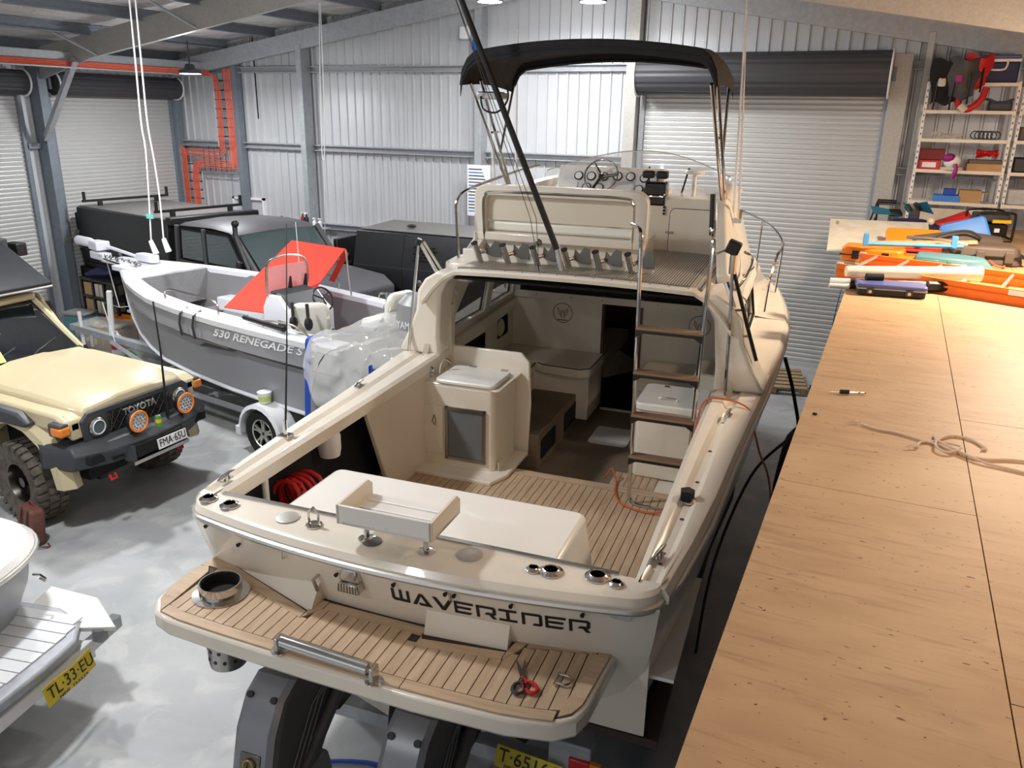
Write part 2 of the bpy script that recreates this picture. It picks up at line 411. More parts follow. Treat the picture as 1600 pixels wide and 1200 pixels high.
# wall columns and girts at the back
def post(x, w=.1, d=.2, z1=None, m='galv', y=YB-.06, name='wall_column'):
    b = MB(); b.box((x-w/2, y-d, 0), (x+w/2, y, z1 or rafter_z(x)+.1)); return struct(b.build(name, m, bevel=.004))
post(-14.9, .14, .16, 5.1, 'galv_dark'); post(-13.1, .12, .18, 5.1, 'galv_dark'); post(-11.25, .13, .3); post(-7.22, .14, .26, None, 'galv'); post(-4.32, .2, .22, None, 'galv_spangle')
post(-.16, .26, .18, 5.02, 'galv_spangle'); post(.17, .09, .3, 5.3, 'galv_spangle'); post(5.9, .2, .2)
for z in (4.86, 3.33, 1.72):
    for x0, x1 in ((XL+.1, -13.15), (-13.05, -11.3), (-11.2, -7.3), (-7.14, -4.42), (-.05, 6.0)):
        mb = MB(); csec(mb, (x0, YB-.04, z-.06), (x1, YB-.04, z-.06), .1, .12, flip=1); struct(mb.build('wall_girt', 'galv'))
for z in (4.9, 3.3): 
    for (a, b) in ((-9, 4.1), (7.2, 7.55), (10.6, 11.1)):
        mb = MB(); mb.box((XL+.03, a, z), (XL+.13, b, z+.1)); struct(mb.build('wall_girt', 'galv_dark'))
# pressed cover strip of the gable (light sheet above the column heads)
# eave beam carrying the cable tray
mb = MB(); mb.box((-13.95, -9, 4.86), (-13.8, 14.2, 5.0)); struct(mb.build('eave_channel', 'galv', bevel=.005))

# roller doors
def roller(name, mk, w, h, barrel_r, brk=True, bn='barrel'):
    """door in the local xz plane facing -y, x from 0 to w"""
    root = group_empty(name)
    n = int(h/.078); mb = MB(); pts = []
    for i in range(n):
        z = i*h/n; pts += [(z, 0), (z+.012, .014), (z+.05, .018), (z+.066, .004)]
    pts.append((h, 0)); N = len(pts)-1
    mb.grid(lambda a, b: (0.02 if b < .5 else w-.02, -pts[int(round(a*N))][1], pts[int(round(a*N))][0]), N, 1)
    mb.build('curtain', 'shutter', root, ang=15)
    mb = MB(); mb.box((.02, -.04, 0), (w-.02, .0, .07)); mb.build('bottom_rail', 'shutter', root, bevel=.004)
    mb = MB(); cy = -barrel_r-.03; cz = h-barrel_r*.2+.1; R = []
    for x in (-.02, w+.02):
        R.append([(x, cy+(barrel_r-(.012 if q % 4 == 0 else 0))*math.cos(2*math.pi*q/48), cz+(barrel_r-(.012 if q % 4 == 0 else 0))*math.sin(2*math.pi*q/48)) for q in range(48)])
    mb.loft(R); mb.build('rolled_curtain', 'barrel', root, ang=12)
    for x in (-.035, w+.02):
        mb = MB(); mb.tube([(x+.008, cy+barrel_r*1.04*math.cos(2*math.pi*q/28), cz+barrel_r*1.04*math.sin(2*math.pi*q/28)) for q in range(28)], .018, 6, closed=True); mb.build('end_hoop', 'white', root)
    for x in (-.07, w-.02):
        mb = MB(); mb.box((x, -.07, 0), (x+.09, .02, h)); mb.build('guide_rail', 'galv_dark' if bn == 'barrel' else 'galv', root, bevel=.004)
    for x in (-.11, w+.05):
        mb = MB(); mb.box((x, cy-.02, cz-.1), (x+.05, .03, cz+.1)); mb.build('bracket', 'galv_dark', root)
    return root
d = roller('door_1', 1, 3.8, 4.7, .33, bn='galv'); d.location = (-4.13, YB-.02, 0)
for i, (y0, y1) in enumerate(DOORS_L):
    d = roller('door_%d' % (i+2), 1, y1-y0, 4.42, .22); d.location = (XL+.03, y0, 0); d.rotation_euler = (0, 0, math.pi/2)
# window
wroot = group_empty('window_1', (-13.13, YB, 1.6))
mb = MB()
for a, b in (((-.45, -.06, -.6), (-.4, .03, .6)), ((.4, -.06, -.6), (.45, .03, .6)), ((-.45, -.06, .55), (.45, .03, .6)), ((-.45, -.06, -.6), (.45, .03, -.55)), ((-.02, -.05, -.55), (.02, .02, .55))): mb.box(a, b)
mb.build('window_frame', 'white', wroot)
MB().box((-.4, -.01, -.55), (.4, .0, .55)).build('pane', 'acrylic', wroot)
mb = MB(); mb.box((-17.5, 18.2, 1.55), (-9, 18.4, 2.9)); mb.build('outside_brick_wall', 'brick', kind='structure')
MB().box((-17.5, 18.1, -.2), (-9, 18.3, 1.55)).build('outside_plinth', 'concrete_out', kind='structure')
mb = MB(); mb.box((-22, YB+.15, -.2), (-4, 24, -.1)); mb.build('outside_ground', 'concrete_out', kind='structure')

# cable tray with orange conduits
tr = thing('cable_tray', 'cable tray of orange conduits along left eave, zigzagging down the back corner', 'cable tray')
zt = 4.76
mb = MB()
for i, dz in enumerate((0, .035, .07)):
    mb.tube([(-13.72, -9, zt+dz), (-13.72, 14.0, zt+dz), (-13.7, 14.12, zt+dz-.02)], .017, 6)
mb.build('conduit_run', 'conduit', tr)
MB().box((-13.8, -9, 4.72), (-13.66, 14.1, 4.742)).build('tray_channel', 'galv', tr)
yl = YB-.22
def ladder_part(rails, rungs):
    mb = MB()
    for pl in rails: mb.tube([(p[0], yl, p[1]) for p in pl], .018, 4)
    mb.build('side_rail', 'galv', tr)
    for a, b in rungs:
        MB().tube([(a[0], yl, a[1]), (b[0], yl, b[1])], .012, 4).build('rung', 'black', tr)
xr, xl_ = -13.12, -13.68; zb0, zb1 = 3.3, 2.96; xq = -14.25
ladder_part([[(xr, 4.9), (xr, 2.8)], [(xl_, 4.7), (xl_, 3.28), (-14.78, 3.28), (-14.84, 3.2), (-14.84, .4)], [(xr, 2.8), (xr-.1, 2.72), (xq, 2.72), (xq, .4)]],
            [((xl_, z), (xr, z)) for z in np.arange(3.5, 4.7, .19)]+[((-14.84, z), (xq, z)) for z in np.arange(.6, 3.2, .19)]+[((x, 2.74), (x, 3.28)) for x in np.arange(-14.15, -13.4, .16)])
mb = MB(); mb2 = MB()
for i in range(4):
    o = i*.042
    mb.tube(smooth([(-13.72, 14.05, zt+.05-i*.01), (-13.62+o, yl-.03, 4.6), (-13.62+o, yl-.03, 3.45), (-13.72+o, yl-.03, 3.2-o), (-14.6, yl-.03, 3.2-o), (-14.77+o, yl-.03, 3.0), (-14.77+o, yl-.03, .4)], 5), .012, 6)
for i in range(5):
    o = i*.042
    mb2.tube(smooth([(-13.17-o, yl-.03, 4.88), (-13.17-o, yl-.03, 3.1), (-13.3-o, yl-.03, 2.82+o), (-14.2, yl-.03, 2.82+o*.9), (-14.33-o, yl-.03, 2.6), (-14.33-o, yl-.03, .4)], 5), .012, 6)
mb.build('conduit_run', 'conduit', tr); mb2.build('conduit_run', 'conduit', tr)

# high bay lamps
for i, (x, y, z) in enumerate(LAMPS[:3]):
    t = thing('high_bay_lamp', ['round white high-bay lamp hanging on a rod by the left roller doors', 'glowing high-bay lamp cut by the top edge left of the black canopy', 'glowing high-bay lamp at the top edge above the black canopy'][i], 'lamp', (x, y, z), 0, 'high-bay lamps under the roof')
    mb = MB(); mb.lathe([(.19, 0), (.2, .02), (.2, .05), (.1, .09), (.07, .16), (.03, .17)], 24); mb.build('housing', 'lamp_body', t)
    mb = MB(); mb.lathe([(.18, -.004), (.18, .002)], 24); mb.build('diffuser', 'led_lamp', t)
    mb = MB(); mb.cyl((0, 0, .16), (0, 0, rafter_z(x)+.1-z), .012, n=6); mb.build('rod', 'dark_grey', t)
for (x, y, z) in LAMPS[3:]:
    t = group_empty('high_bay_fitting', (x, y, z)); mb = MB(); mb.lathe([(.19, 0.0), (.2, .02), (.2, .05), (.1, .09), (.07, .16), (.03, .17)], 20); mb.build('housing', 'lamp_body', t)
    MB().cyl((0, 0, .16), (0, 0, rafter_z(x)+.1-z), .012, n=6).build('rod', 'dark_grey', t)

# hanging ropes with white cord grips
t = thing('pull_cord', 'left one of two white pull cords hanging over the silver boat, with a mint tag', 'cord', (-9.25, 8.2, 0))
MB().tube(smooth([(.09, 0, 5.7), (.05, 0, 4.6), (.02, 0, 3.9), (.04, 0, 3.55), (0, 0, 3.0), (-.07, 0, 2.3)], 5), .011, 6).build('cord', 'white', t)
MB().tube([(-.08, 0, 2.32), (.0, 0, 2.14)], [.03, .042], 8).build('grip', 'white', t)
MB().box((-.07, -.03, 2.63), (.05, -.01, 2.69)).build('tag', 'mint', t)
t = thing('pull_cord', 'right one of two white pull cords hanging over the silver boat', 'cord', (-9.1, 8.24, 0))
MB().tube(smooth([(.0, 0, 5.7), (-.04, 0, 4.6), (-.06, 0, 3.9), (-.02, 0, 3.4), (0, 0, 2.9), (-.02, 0, 2.35)], 5), .011, 6).build('cord', 'white', t)
MB().tube([(-.02, 0, 2.36), (.05, 0, 2.18)], [.03, .042], 8).build('grip', 'white', t)
t = thing('hoist_rope', 'thin white rope hanging from the roof down the ribbed back wall', 'rope', (-9.6, 12.6, 0))
for dx in (-.03, .04):
    MB().tube(smooth([(dx*.3+.05, 0, 5.85), (dx, 0, 4.6), (dx*.8-.05, 0, 3.4), (-.05, 0, 3.2)], 5), .008, 6).build('strand', 'white', t)
MB().tube([(-.05, 0, 3.2), (-.2, 0, .02)], .004, 5).build('tail', 'white', t)

# ============================================================ THE MEZZANINE DECK
DZ, DX = 2.6, -.279
deck = tag(thing('mezzanine_deck', 'wide plywood mezzanine deck at the right, seen from above', 'platform'), )
sheets = [(DX, .4905)]
xs = [DX, .4905, 1.26, 2.03, 2.8, 3.57, 4.34, 5.11]
for i in range(7):
    x0, x1 = xs[i], xs[i+1]
    ys = [-4.0, -1.39, 1.02, 3.425, 5.83, 8.235, 10.64, 13.9] if i % 2 == 0 else [-4.0, -.19, 2.22, 4.63, 7.03, 9.44, 11.84, 13.9]
    for a, b in zip(ys, ys[1:]):
        mb = MB(); g = .0022; mb.box((x0+g, a+g, DZ-.02-random.random()*.0012), (x1-g, b-g, DZ-random.random()*.0012)); mb.build('plywood_sheet', 'plywood', deck)
MB().box((DX+.03, -4, DZ-.027), (5.1, 13.9, DZ-.022)).build('underlay', 'caulk', deck)
for x in (DX+.22, 2.4, 5.0):
    mb = MB(); csec(mb, (x, -4, DZ-.27), (x, 13.9, DZ-.27), .08, .24, flip=-1); mb.build('bearer', 'galv_dark', deck)
for y in (-3.5, 1.5, 6.5, 11.5):
    for x in (DX+.25, 2.45, 4.9): MB().box((x-.05, y-.05, 0), (x+.05, y+.05, DZ-.27)).build('post', 'galv_dark', deck)
for y in np.arange(-3.8, 13.8, .6):
    MB().box((DX+.1, y-.02, DZ-.17), (5.0, y+.02, DZ-.03)).build('joist', 'galv_dark', deck)
# ============================================================ THE CABIN CRUISER
B = thing('cabin_cruiser', 'large cream cabin cruiser on a trailer, lettered WAVERIDER across the transom', 'boat', (-2.035, 3.075, 0), 4.5)
SHW = [(-.1, 1.33), (0, 1.345), (.9, 1.45), (2, 1.505), (3.3, 1.6), (4.5, 1.66), (5.6, 1.67), (6.5, 1.52), (7.3, 1.15), (7.9, .62), (8.35, .06)]
SHZ = [(0, 2.0), (3.3, 2.04), (5.6, 2.14), (8.35, 2.4)]
def shw(y): return interp(SHW, y)
def shz(y): return interp(SHZ, y)
def tr_y(x, z=2.0):     # aft face of the transom
    return -.13+.15*min(1.2, abs(x)/1.3)**2+(1.9-z)*.28
# hull shell: sections from sheer down to chine and keel
def hull_section(y):
    w = shw(y); z = shz(y); k = max(0, (y-5.2)/3.2)
    ch = w*(.905-.5*k*k) if y < 8.3 else w*.6; zc = 1.15+.72*k**2; zk = .62+1.15*k**2.4
    pts = []
    for t in (0, .25, .5, .75, 1): pts.append((lerp(w, ch, t**1.3), lerp(z-.06, zc, t)))
    pts.append((ch-.05, zc-.03))
    for t in (.33, .66, 1): pts.append((lerp(ch-.05, 0.0, t), lerp(zc-.03, zk, t)))
    return pts
mb = MB(); rings = []
ysec = [0, .3, .9, 1.6, 2.4, 3.3, 4, 4.6, 5.2, 5.8, 6.3, 6.8, 7.2, 7.6, 7.9, 8.15, 8.33]
for y in ysec:
    pr = hull_section(y); r = [(x, y, z) for x, z in pr]+[(-x, y, z) for x, z in reversed(pr[:-1])]
    if y == 0: r = [(x, tr_y(x, z)+.03, z) for x, _, z in r]
    rings.append(r)
mb.loft(rings, closed=False, cap=False)
hull = mb.build('hull', 'gelcoat', B, ang=25)
# transom face
TRW = sorted([(z, x) for x, z in hull_section(0)])
mb = MB()
mb.grid(lambda u, v: (lambda w, z: ((2*u-1)*w, tr_y((2*u-1)*w, z)+.02*(abs(2*u-1) > .98), z))(interp(TRW, lerp(.64, 1.93, v)), lerp(.64, 1.93, v)), 32, 14)
mb.build('transom', 'gelcoat', B)
# little pods where the transom meets the platform
for x0, x1, y0, y1 in ((-1.24, -.43, .12, -.165), (.205, .64, -.12, -.085)):
    MB().prism([(x0, .2), (x0, y0), (x1, y1), (x1, .2)], 1.6, 1.72, 2, top=[(x0, .2), (x0, max(y0, tr_y(x0, 1.72)-.004)), (x1, tr_y(x1, 1.72)-.004), (x1, .2)]).build('transom_step', 'gelcoat', B)
# rub rail
def gun_ring(yy, inset=0): return (shw(yy)-inset, yy, shz(yy))
side = [Vector((shw(y)+.012, y, shz(y)-.075)) for y in ysec[:-1]]
def corner(x): return .14*(1-math.sqrt(max(0, 1-min(1, (abs(x)-1.205)/.14)**2))) if abs(x) > 1.205 else 0
aft = [Vector((x, tr_y(x, 1.93)-.018+corner(x), 1.925)) for x in list(np.linspace(-1.345, -1.2, 8))+list(np.linspace(-1.15, 1.15, 21))+list(np.linspace(1.2, 1.345, 8))]
mb = MB(); mb.tube([Vector((-p.x, p.y, p.z)) for p in reversed(side[1:])]+aft+side[1:], .02, 8); mb.build('rub_rail', 'alu_frame', B)
# gunwales: outer roll, top with groove, inner coaming lip
def gun_profile(y, s):
    w = shw(y); z = shz(y); inn = interp([(0, 1.2), (2, 1.19), (3.2, 1.2), (5.2, 1.3)], y)
    g = lerp(inn, w, .45)
    P = [(w+.012, z-.085), (w+.012, z-.045), (w-.012, z-.012), (w-.04, z), (g+.05, z+.002), (g+.02, z-.02), (g-.02, z-.02), (g-.05, z+.006), (inn+.03, z+.008), (inn, z-.01), (inn-.005, z-.09), (inn+.02, z-.1), (w-.06, z-.1)]
    return [(s*a, y, b) for a, b in P]
for s in (-1, 1):
    yy = [.12, .6, 1.2, 1.8, 2.4, 3.0, 3.6]
    mb = MB(); mb.loft([gun_profile(y, s) for y in yy]); mb.build('gunwale', 'gelcoat', B, ang=22)
    # side deck past the cabin
    mb = MB(); mb.loft([[(s*(shw(y)+.012), y, shz(y)-.085), (s*(shw(y)+.012), y, shz(y)-.045), (s*(shw(y)-.03), y, shz(y)), (s*1.24, y, shz(y)+.01), (s*1.24, y, shz(y)-.1)] for y in (3.6, 4.2, 4.8, 5.3)]); mb.build('side_deck', 'gelcoat', B, ang=30)
    mb = MB(); yy2 = [5.3, 6, 6.5, 7, 7.4, 7.8, 8.1, 8.3]
    mb.loft([[(s*(shw(y)+.012), y, shz(y)-.085), (s*(shw(y)+.012), y, shz(y)-.045), (s*(shw(y)-.03), y, shz(y)), (s*max(.0, shw(y)-.2), y, shz(y)+.01), (s*max(0, min(1.2, shw(y)-.36)), y, shz(y)+.03), (0, y, shz(y)+.06+.12*max(0, min(1, (8.2-y)/2)))] for y in yy2], closed=False, cap=False); mb.build('fore_deck', 'gelcoat', B, ang=30)
# aft deck (transom cap) with fascia
mb = MB(); R = []
for x in sorted(list(np.linspace(-1.345, -1.205, 9))+list(np.linspace(-1.15, 1.15, 23))+list(np.linspace(1.205, 1.345, 9))):
    ya = tr_y(x, 1.93)-.02+corner(x); yr = max(-.06, tr_y(x)+.03)
    R.append([(x, ya, 1.9), (x, ya, 1.955), (x, ya+.022, 1.985), (x, min(ya+.06, .2), 2.0), (x, max(.145, ya+.07), 2.004), (x, max(.15, ya+.075), 1.93), (x, .05, 1.9)])
mb.loft(R); mb.build('aft_deck', 'gelcoat', B, ang=22)
MB().box((-1.19, .135, 1.995), (1.12, .163, 2.012)).build('cap_strip', 'steel', B)
mb = MB()
# cockpit
SZ = 1.1
MB().box((-1.37, .15, SZ-.06), (1.37, 2.97, SZ-.012)).build('cockpit_sole', 'caulk', B)
floor_part = MB().box((-1.37, .15, SZ-.011), (1.37, 2.97, SZ-.008)).build('teak_floor', 'caulk', B)
def planks(parent, x0, x1, y0, y1, z, w, name='plank', m='teak', ext=None):
    x = x0; n = max(1, round((x1-x0)/w)); w = (x1-x0)/n
    for i in range(n):
        a, b = x0+i*w+.003, x0+(i+1)*w-.003
        ya, yb = ext(a, b) if ext else ((y0, y0), (y1, y1))
        MB().prism([(a, ya[0]), (b, ya[1]), (b, yb[1]), (a, yb[0])], z-.006, z+.002+random.random()*.001).build(name, m, parent)
planks(floor_part, -1.36, 1.2, 1.02, 2.86, SZ, .062)
MB().box((-1.05, 2.865, SZ-.006), (1.2, 2.97, SZ+.003)).build('margin_board', 'teak_x', floor_part)
planks(floor_part, .42, .8, 2.98, 3.25, SZ, .062)
# liner: aft bulkhead, side linings
MB().box((-1.3, .15, SZ), (1.3, .17, 1.93)).build('cockpit_bulkhead', 'liner', B)
for s in (-1, 1):
    mb = MB(); mb.grid(lambda u, v: (s*(shw(lerp(.15, 3.1, u))-.09-.05*(1-v)), lerp(.15, 3.1, u), lerp(SZ, 1.95, v)), 8, 2, .01)
    mb.build('carpet_lining', 'carpet_black', B)
# moulded coaming panel ahead of the side pocket (left) and its twin
for s in (-1, 1):
    mb = MB(); X0 = 1.2
    mb.prism([(1.78, 1.93), (3.25, 1.95), (3.25, SZ), (2.12, SZ)], s*1.2, s*1.245, 0); mb.build('coaming_panel', 'liner', B, bevel=.01)
    MB().box((min(s*1.2, s*1.42), .2, 1.42), (max(s*1.2, s*1.42), 1.2, 1.44)).build('pocket_shelf', 'gelcoat_white', B) if s > 0 else None
MB().box((-1.2, 1.02, SZ), (-1.16, 2.1, 1.2)).build('pocket_kerb', 'gelcoat', B)
MB().cyl((-1.27, .62, 1.25), (-1.27, .62, 1.93), .022).build('rod_tube', 'gelcoat_white', B)
mb = MB(); mb.lathe([(.0, 0), (.075, .01), (.085, .06), (.085, .16), (.07, .2), (.03, .21)], 18, T(-1.31, 1.42, 1.7)); mb.build('shower_pod', 'white', B)
# white cockpit tank against the transom
mb = MB()
mb.prism(rrect(-.97, .165, .86, 1.04, .07), SZ, 1.85, 2, top=rrect(-.97, .165, .74, 1.0, .06)); mb.build('live_bait_tank', 'gelcoat_white', B, bevel=.025)
# aft deck fittings
def flange(x, y, r, z=2.004, cup=True, m='chrome', tilt=0):
    mb = MB(); mb.lathe([(r*.55, 0), (r, 0), (r, .006), (r*.72, .014), (r*.6, .02), (r*.55, .016)], 20, T(x, y, z) @ Rx(tilt)); o = mb.build('rod_holder', m, B)
    if cup: MB().lathe([(r*.6, -.0), (r*.6, .012)], 16, T(x, y, z+.004)).build('socket', 'black', o)
    return o
flange(.81, .05, .06); flange(1.03, .09, .062); flange(.725, .035, .038); flange(1.13, .06, .038); flange(-1.22, .06, .052); flange(-1.06, .04, .055)
for x, y in ((-.68, .04), (.385, .05)):
    mb = MB(); mb.lathe([(.066, 0), (.066, .004), (.058, .008), (.0, .008)], 22, T(x, y, 2.004)); mb.build('deck_plate', 'galv_spangle', B)
mb = MB(); mb.lathe([(.05, 0), (.05, .005), (.03, .009), (.0, .009)], 18, T(-.13, -.015, 2.003)); mb.build('drain_plate', 'drive_dark', B)
def cleat(x, y, rz=0, z=None, s=.72):
    mb = MB(); mb.X = T(x, y, z if z is not None else shz(y)+.002) @ Rz(rz) @ Matrix.Scale(s, 4)
    mb.box((-.03, -.06, 0), (.03, .06, .012)); mb.cyl((0, -.03, .01), (0, -.03, .045), .012, n=8); mb.cyl((0, .03, .01), (0, .03, .045), .012, n=8)
    mb.tube([(0, -.12, .04), (0, -.06, .05), (0, .06, .05), (0, .12, .04)], [.006, .014, .014, .006], 8)
    return mb.build('cleat', 'steel', B)
cleat(1.27, .38, -12); cleat(1.38, 2.5, -8); cleat(1.43, 3.3, -8); cleat(-1.29, .3, 5); cleat(-1.42, 2.05, 5)
mb = MB(); mb.lathe([(.045, 0), (.045, .008), (.02, .012)], 16, T(-.5, .02, 2.003)); mb.tube([(-.53, .02, 2.0), (-.53, .02, 2.08), (-.5, .02, 2.11), (-.47, .02, 2.08), (-.47, .02, 2.0)], .007, 6); mb.build('lifting_eye', 'chrome', B)
mb = MB(); mb.lathe([(.062, 0), (.062, .006), (.05, .012), (.03, .014)], 20, T(1.3, 1.08, 2.0)); o = mb.build('flush_mount', 'chrome', B)
MB().prism([(-.03, -.03), (.03, -.03), (.04, .02), (0, .05), (-.04, .02)], .0, .05, 2).build('rubber_cap', 'rubber', B).location = (1.3, 1.08, 2.012)
# screws on the gunwale groove
for y in (.35, .85, 1.35, 1.85, 2.4): MB().lathe([(.012, 0), (.012, .004)], 8, T(lerp(1.2, shw(y), .45), y, shz(y)-.02)).build('screw', 'steel_dark', B)
# bait board
bb = MB(); bb.rbox((-.28, -.1, 2.12), (.25, .24, 2.135), .03); bait = bb.build('bait_board', 'gelcoat_white', B)
mb = MB(); mb.box((-.28, -.1, 2.12), (.25, -.085, 2.225)); mb.build('front_lip', 'gelcoat_white', bait, bevel=.004)
for x in (-.28, .235):
    mb = MB(); mb.prism([(-.1, 2.12), (.24, 2.12), (.24, 2.2), (.2, 2.235), (-.1, 2.225)], x, x+.015, 0); mb.build('side_lip', 'gelcoat_matt', bait)
for k in range(3): MB().box((-.25, -.02+k*.09, 2.136), (.21, -.005+k*.09, 2.139)).build('groove_bar', 'white', bait)
for x in (-.06, .02): MB().box((x, -.102, 2.135), (x+.06, -.099, 2.15)).build('slot', 'white', bait)
for x, y in ((.17, .0), (-.17, .0)):
    mb = MB(); mb.cyl((x, y, 2.0), (x, y, 2.12), .016); mb.lathe([(.045, 0), (.045, .006), (.02, .012)], 16, T(x, y, 2.003)); mb.build('post', 'chrome', bait)

# swim platform
PX = [(-1.25, .13), (-.43, -.165), (-.43, -.05), (.205, -.06), (.205, -.125), (.64, -.09), (.66, .02), (1.12, .14)]
AFT = [(1.15, .07), (1.12, -.33), (1.09, -.42), (1.0, -.49), (.8, -.53), (.35, -.545), (-.2, -.535), (-.8, -.51), (-1.08, -.49), (-1.19, -.455), (-1.265, -.37), (-1.29, -.25), (-1.29, .0)]
mb = MB(); out = [(-1.27, .2), (1.13, .22)]+AFT
mb.prism(out, 1.5, 1.6, 2, top=out)
plat = mb.build('swim_platform', 'gelcoat', B, bevel=.018)
# planks cut to the outline
def fore(x): return interp(PX, x)-.012
def aftb(x):
    pts = sorted([(a, b) for a, b in AFT if b < -.3]); return interp(pts, x)+.085
cuts = [-.43, .205, .65]
x = -1.15; w = .062
MB().prism([(p[0]*.975, p[1]*.97+.004) for p in AFT[::-1]]+[(1.1, .1)]+[(-1.24+.01, .1)], 1.598, 1.6015, 2).build('platform_bed', 'caulk', plat)
zt0 = 1.6015
while x < 1.07:
    a, b = x+.003, x+w-.003
    fa = min(interp(PX, a), interp(PX, b))-.075
    za, zb = aftb(a), aftb(b)
    if fa-za > .05: MB().prism([(a, za), (b, zb), (b, fa if a > -.5 else interp(PX, b)-.075), (a, fa if a > -.5 else interp(PX, a)-.075)], zt0, 1.6085).build('plank', 'teak', plat)
    x += w
# margin boards
def board(pts): MB().prism(pts, zt0, 1.6105+random.random()*.0008).build('margin_board', 'teak_x', plat)
for (a, b) in zip([-1.15, -.42, .28, 1.0][:-1], [-.42, .28, 1.0]):
    n = 6; xs_ = [lerp(a+.003, b-.003, i/n) for i in range(n+1)]; pa = sorted([(p, q) for p, q in AFT if q < -.3])
    board([(x_, interp(pa, x_)+.018) for x_ in xs_]+[(x_, aftb(x_)-.006) for x_ in reversed(xs_)])
board([(-1.155, aftb(-1.15)-.006), (-1.155, interp(sorted([(p, q) for p, q in AFT if q < -.3]), -1.15)+.018), (-1.235, -.36), (-1.265, -.25), (-1.265, -.02), (-1.22, .0), (-1.18, -.05), (-1.16, -.3)])
board([(-1.262, -.01), (-1.24, .11), (-.45, -.175), (-.45, -.235), (-1.15, -.0), (-1.2, -.0)])
board([(-.445, -.235), (-.445, -.06), (-.38, -.06), (-.38, -.12)])
board([(-.375, -.065), (.2, -.075), (.2, -.135), (-.375, -.125)])
board([(.205, -.225), (.205, -.14), (.215, -.165), (.64, -.11), (.64, -.17)])
board([(.645, -.165), (.645, -.1), (.665, .005), (.72, -.005), (.70, -.07)])
board([(.725, .025), (1.1, .12), (1.06, .045), (.725, -.04)])
board([(1.09, .1), (1.125, .05), (1.09, -.33), (1.06, -.4), (1.01, -.44), (1.01, -.38), (1.05, -.1), (1.065, .03)])
# burley pot: chrome collar and perforated bucket below
mb = MB(); mb.lathe([(.105, -.02), (.105, .0), (.15, .0), (.15, .006), (.112, .012), (.112, .07), (.104, .07), (.104, -.02)], 32, T(-.97, -.2, 1.61)); pot = mb.build('burley_pot', 'chrome', plat)
mb = MB(); mb.loft([[(-.97+r*math.cos(t*math.pi/12), -.2+r*math.sin(t*math.pi/12), z) for t in range(24)] for r, z in ((.108, 1.5), (.104, 1.2), (.1, 1.17))], cap=True); mb.build('burley_bucket', 'steel', B)
for zi in range(4):
    for q in range(12):
        t = (q+.5*(zi % 2))*math.pi/6; MB().cyl((-.97+.1*math.cos(t), -.2+.1*math.sin(t), 1.23+zi*.06), (-.97+.1055*math.cos(t), -.2+.1055*math.sin(t), 1.23+zi*.06), .011, n=8).build('drain_hole', 'black', bpy.data.objects['burley_bucket'])
mb = MB(); mb.lathe([(.1035, 0), (.1035, .062), (.098, .062), (.098, .004), (.0, .004)], 24, T(-.97, -.2, 1.611)); mb.build('pot_interior', 'black_matt', plat)
# chrome roller on the platform edge
mb = MB(); mb.cyl((-.36, -.5, 1.67), (.13, -.53, 1.67), .032, n=18); mb.build('boarding_roller', 'chrome', plat)
for x, y in ((-.38, -.5), (.155, -.53)):
    mb = MB(); mb.lathe([(.045, 0), (.045, .006), (.01, .01)], 14, T(x, y, 1.61)); mb.box((x-.01, y-.03, 1.61), (x+.01, y+.03, 1.69)); mb.build('roller_bracket', 'chrome', plat, bevel=.003)
# transom fittings
for x, z in ((-1.2, 1.87), (-.96, 1.82), (-.29, 1.83), (.05, 1.86), (.33, 1.87), (.375, 1.87), (.66, 1.865), (1.0, 1.87)):
    mb = MB(); y = tr_y(x, z); mb.cyl((x, y+.01, z), (x, y-.022, z), .007, n=8); mb.cyl((x, y-.014, z), (x, y-.022, z), .011, n=8); mb.build('snap_stud', 'black', B)
for x in (-.62, .36):
    y = tr_y(x, 1.88); MB().tube([(x, y, 1.9), (x, y-.025, 1.895), (x, y-.025, 1.85), (x, y, 1.845)], .006, 6).build('eye_strap', 'chrome', B)
x = -.2; y = tr_y(x, 1.85)
mb = MB(); mb.prism([(x-.045, 1.9), (x+.045, 1.9), (x+.06, 1.82), (x-.06, 1.82)], y-.035, y+.02, 1); mb.build('shore_power_inlet', 'chrome', B, bevel=.012)
mb = MB(); mb.prism([(x-.055, 1.82), (x+.055, 1.82), (x+.065, 1.765), (x-.065, 1.765)], y-.05, y+.02, 1); mb.build('inlet_shield', 'steel', B, bevel=.01)
for i in range(7): MB().box((x-.052+i*.0165, y-.052, 1.77), (x-.05+i*.0165, y-.0495, 1.818)).build('louvre_line', 'black', B)
for x in (-.42,): 
    y = tr_y(x, 1.75)-.03; MB().tube([(x, y+.04, 1.78), (x-.01, y-.02, 1.77), (x, y, 1.7)], .012, 6).build('ladder_hook', 'steel', B)
MB().box((1.12, tr_y(1.2, 1.9)-.008, 1.865), (1.22, tr_y(1.2, 1.9)+.02, 1.895)).build('capacity_plate', 'steel', B)
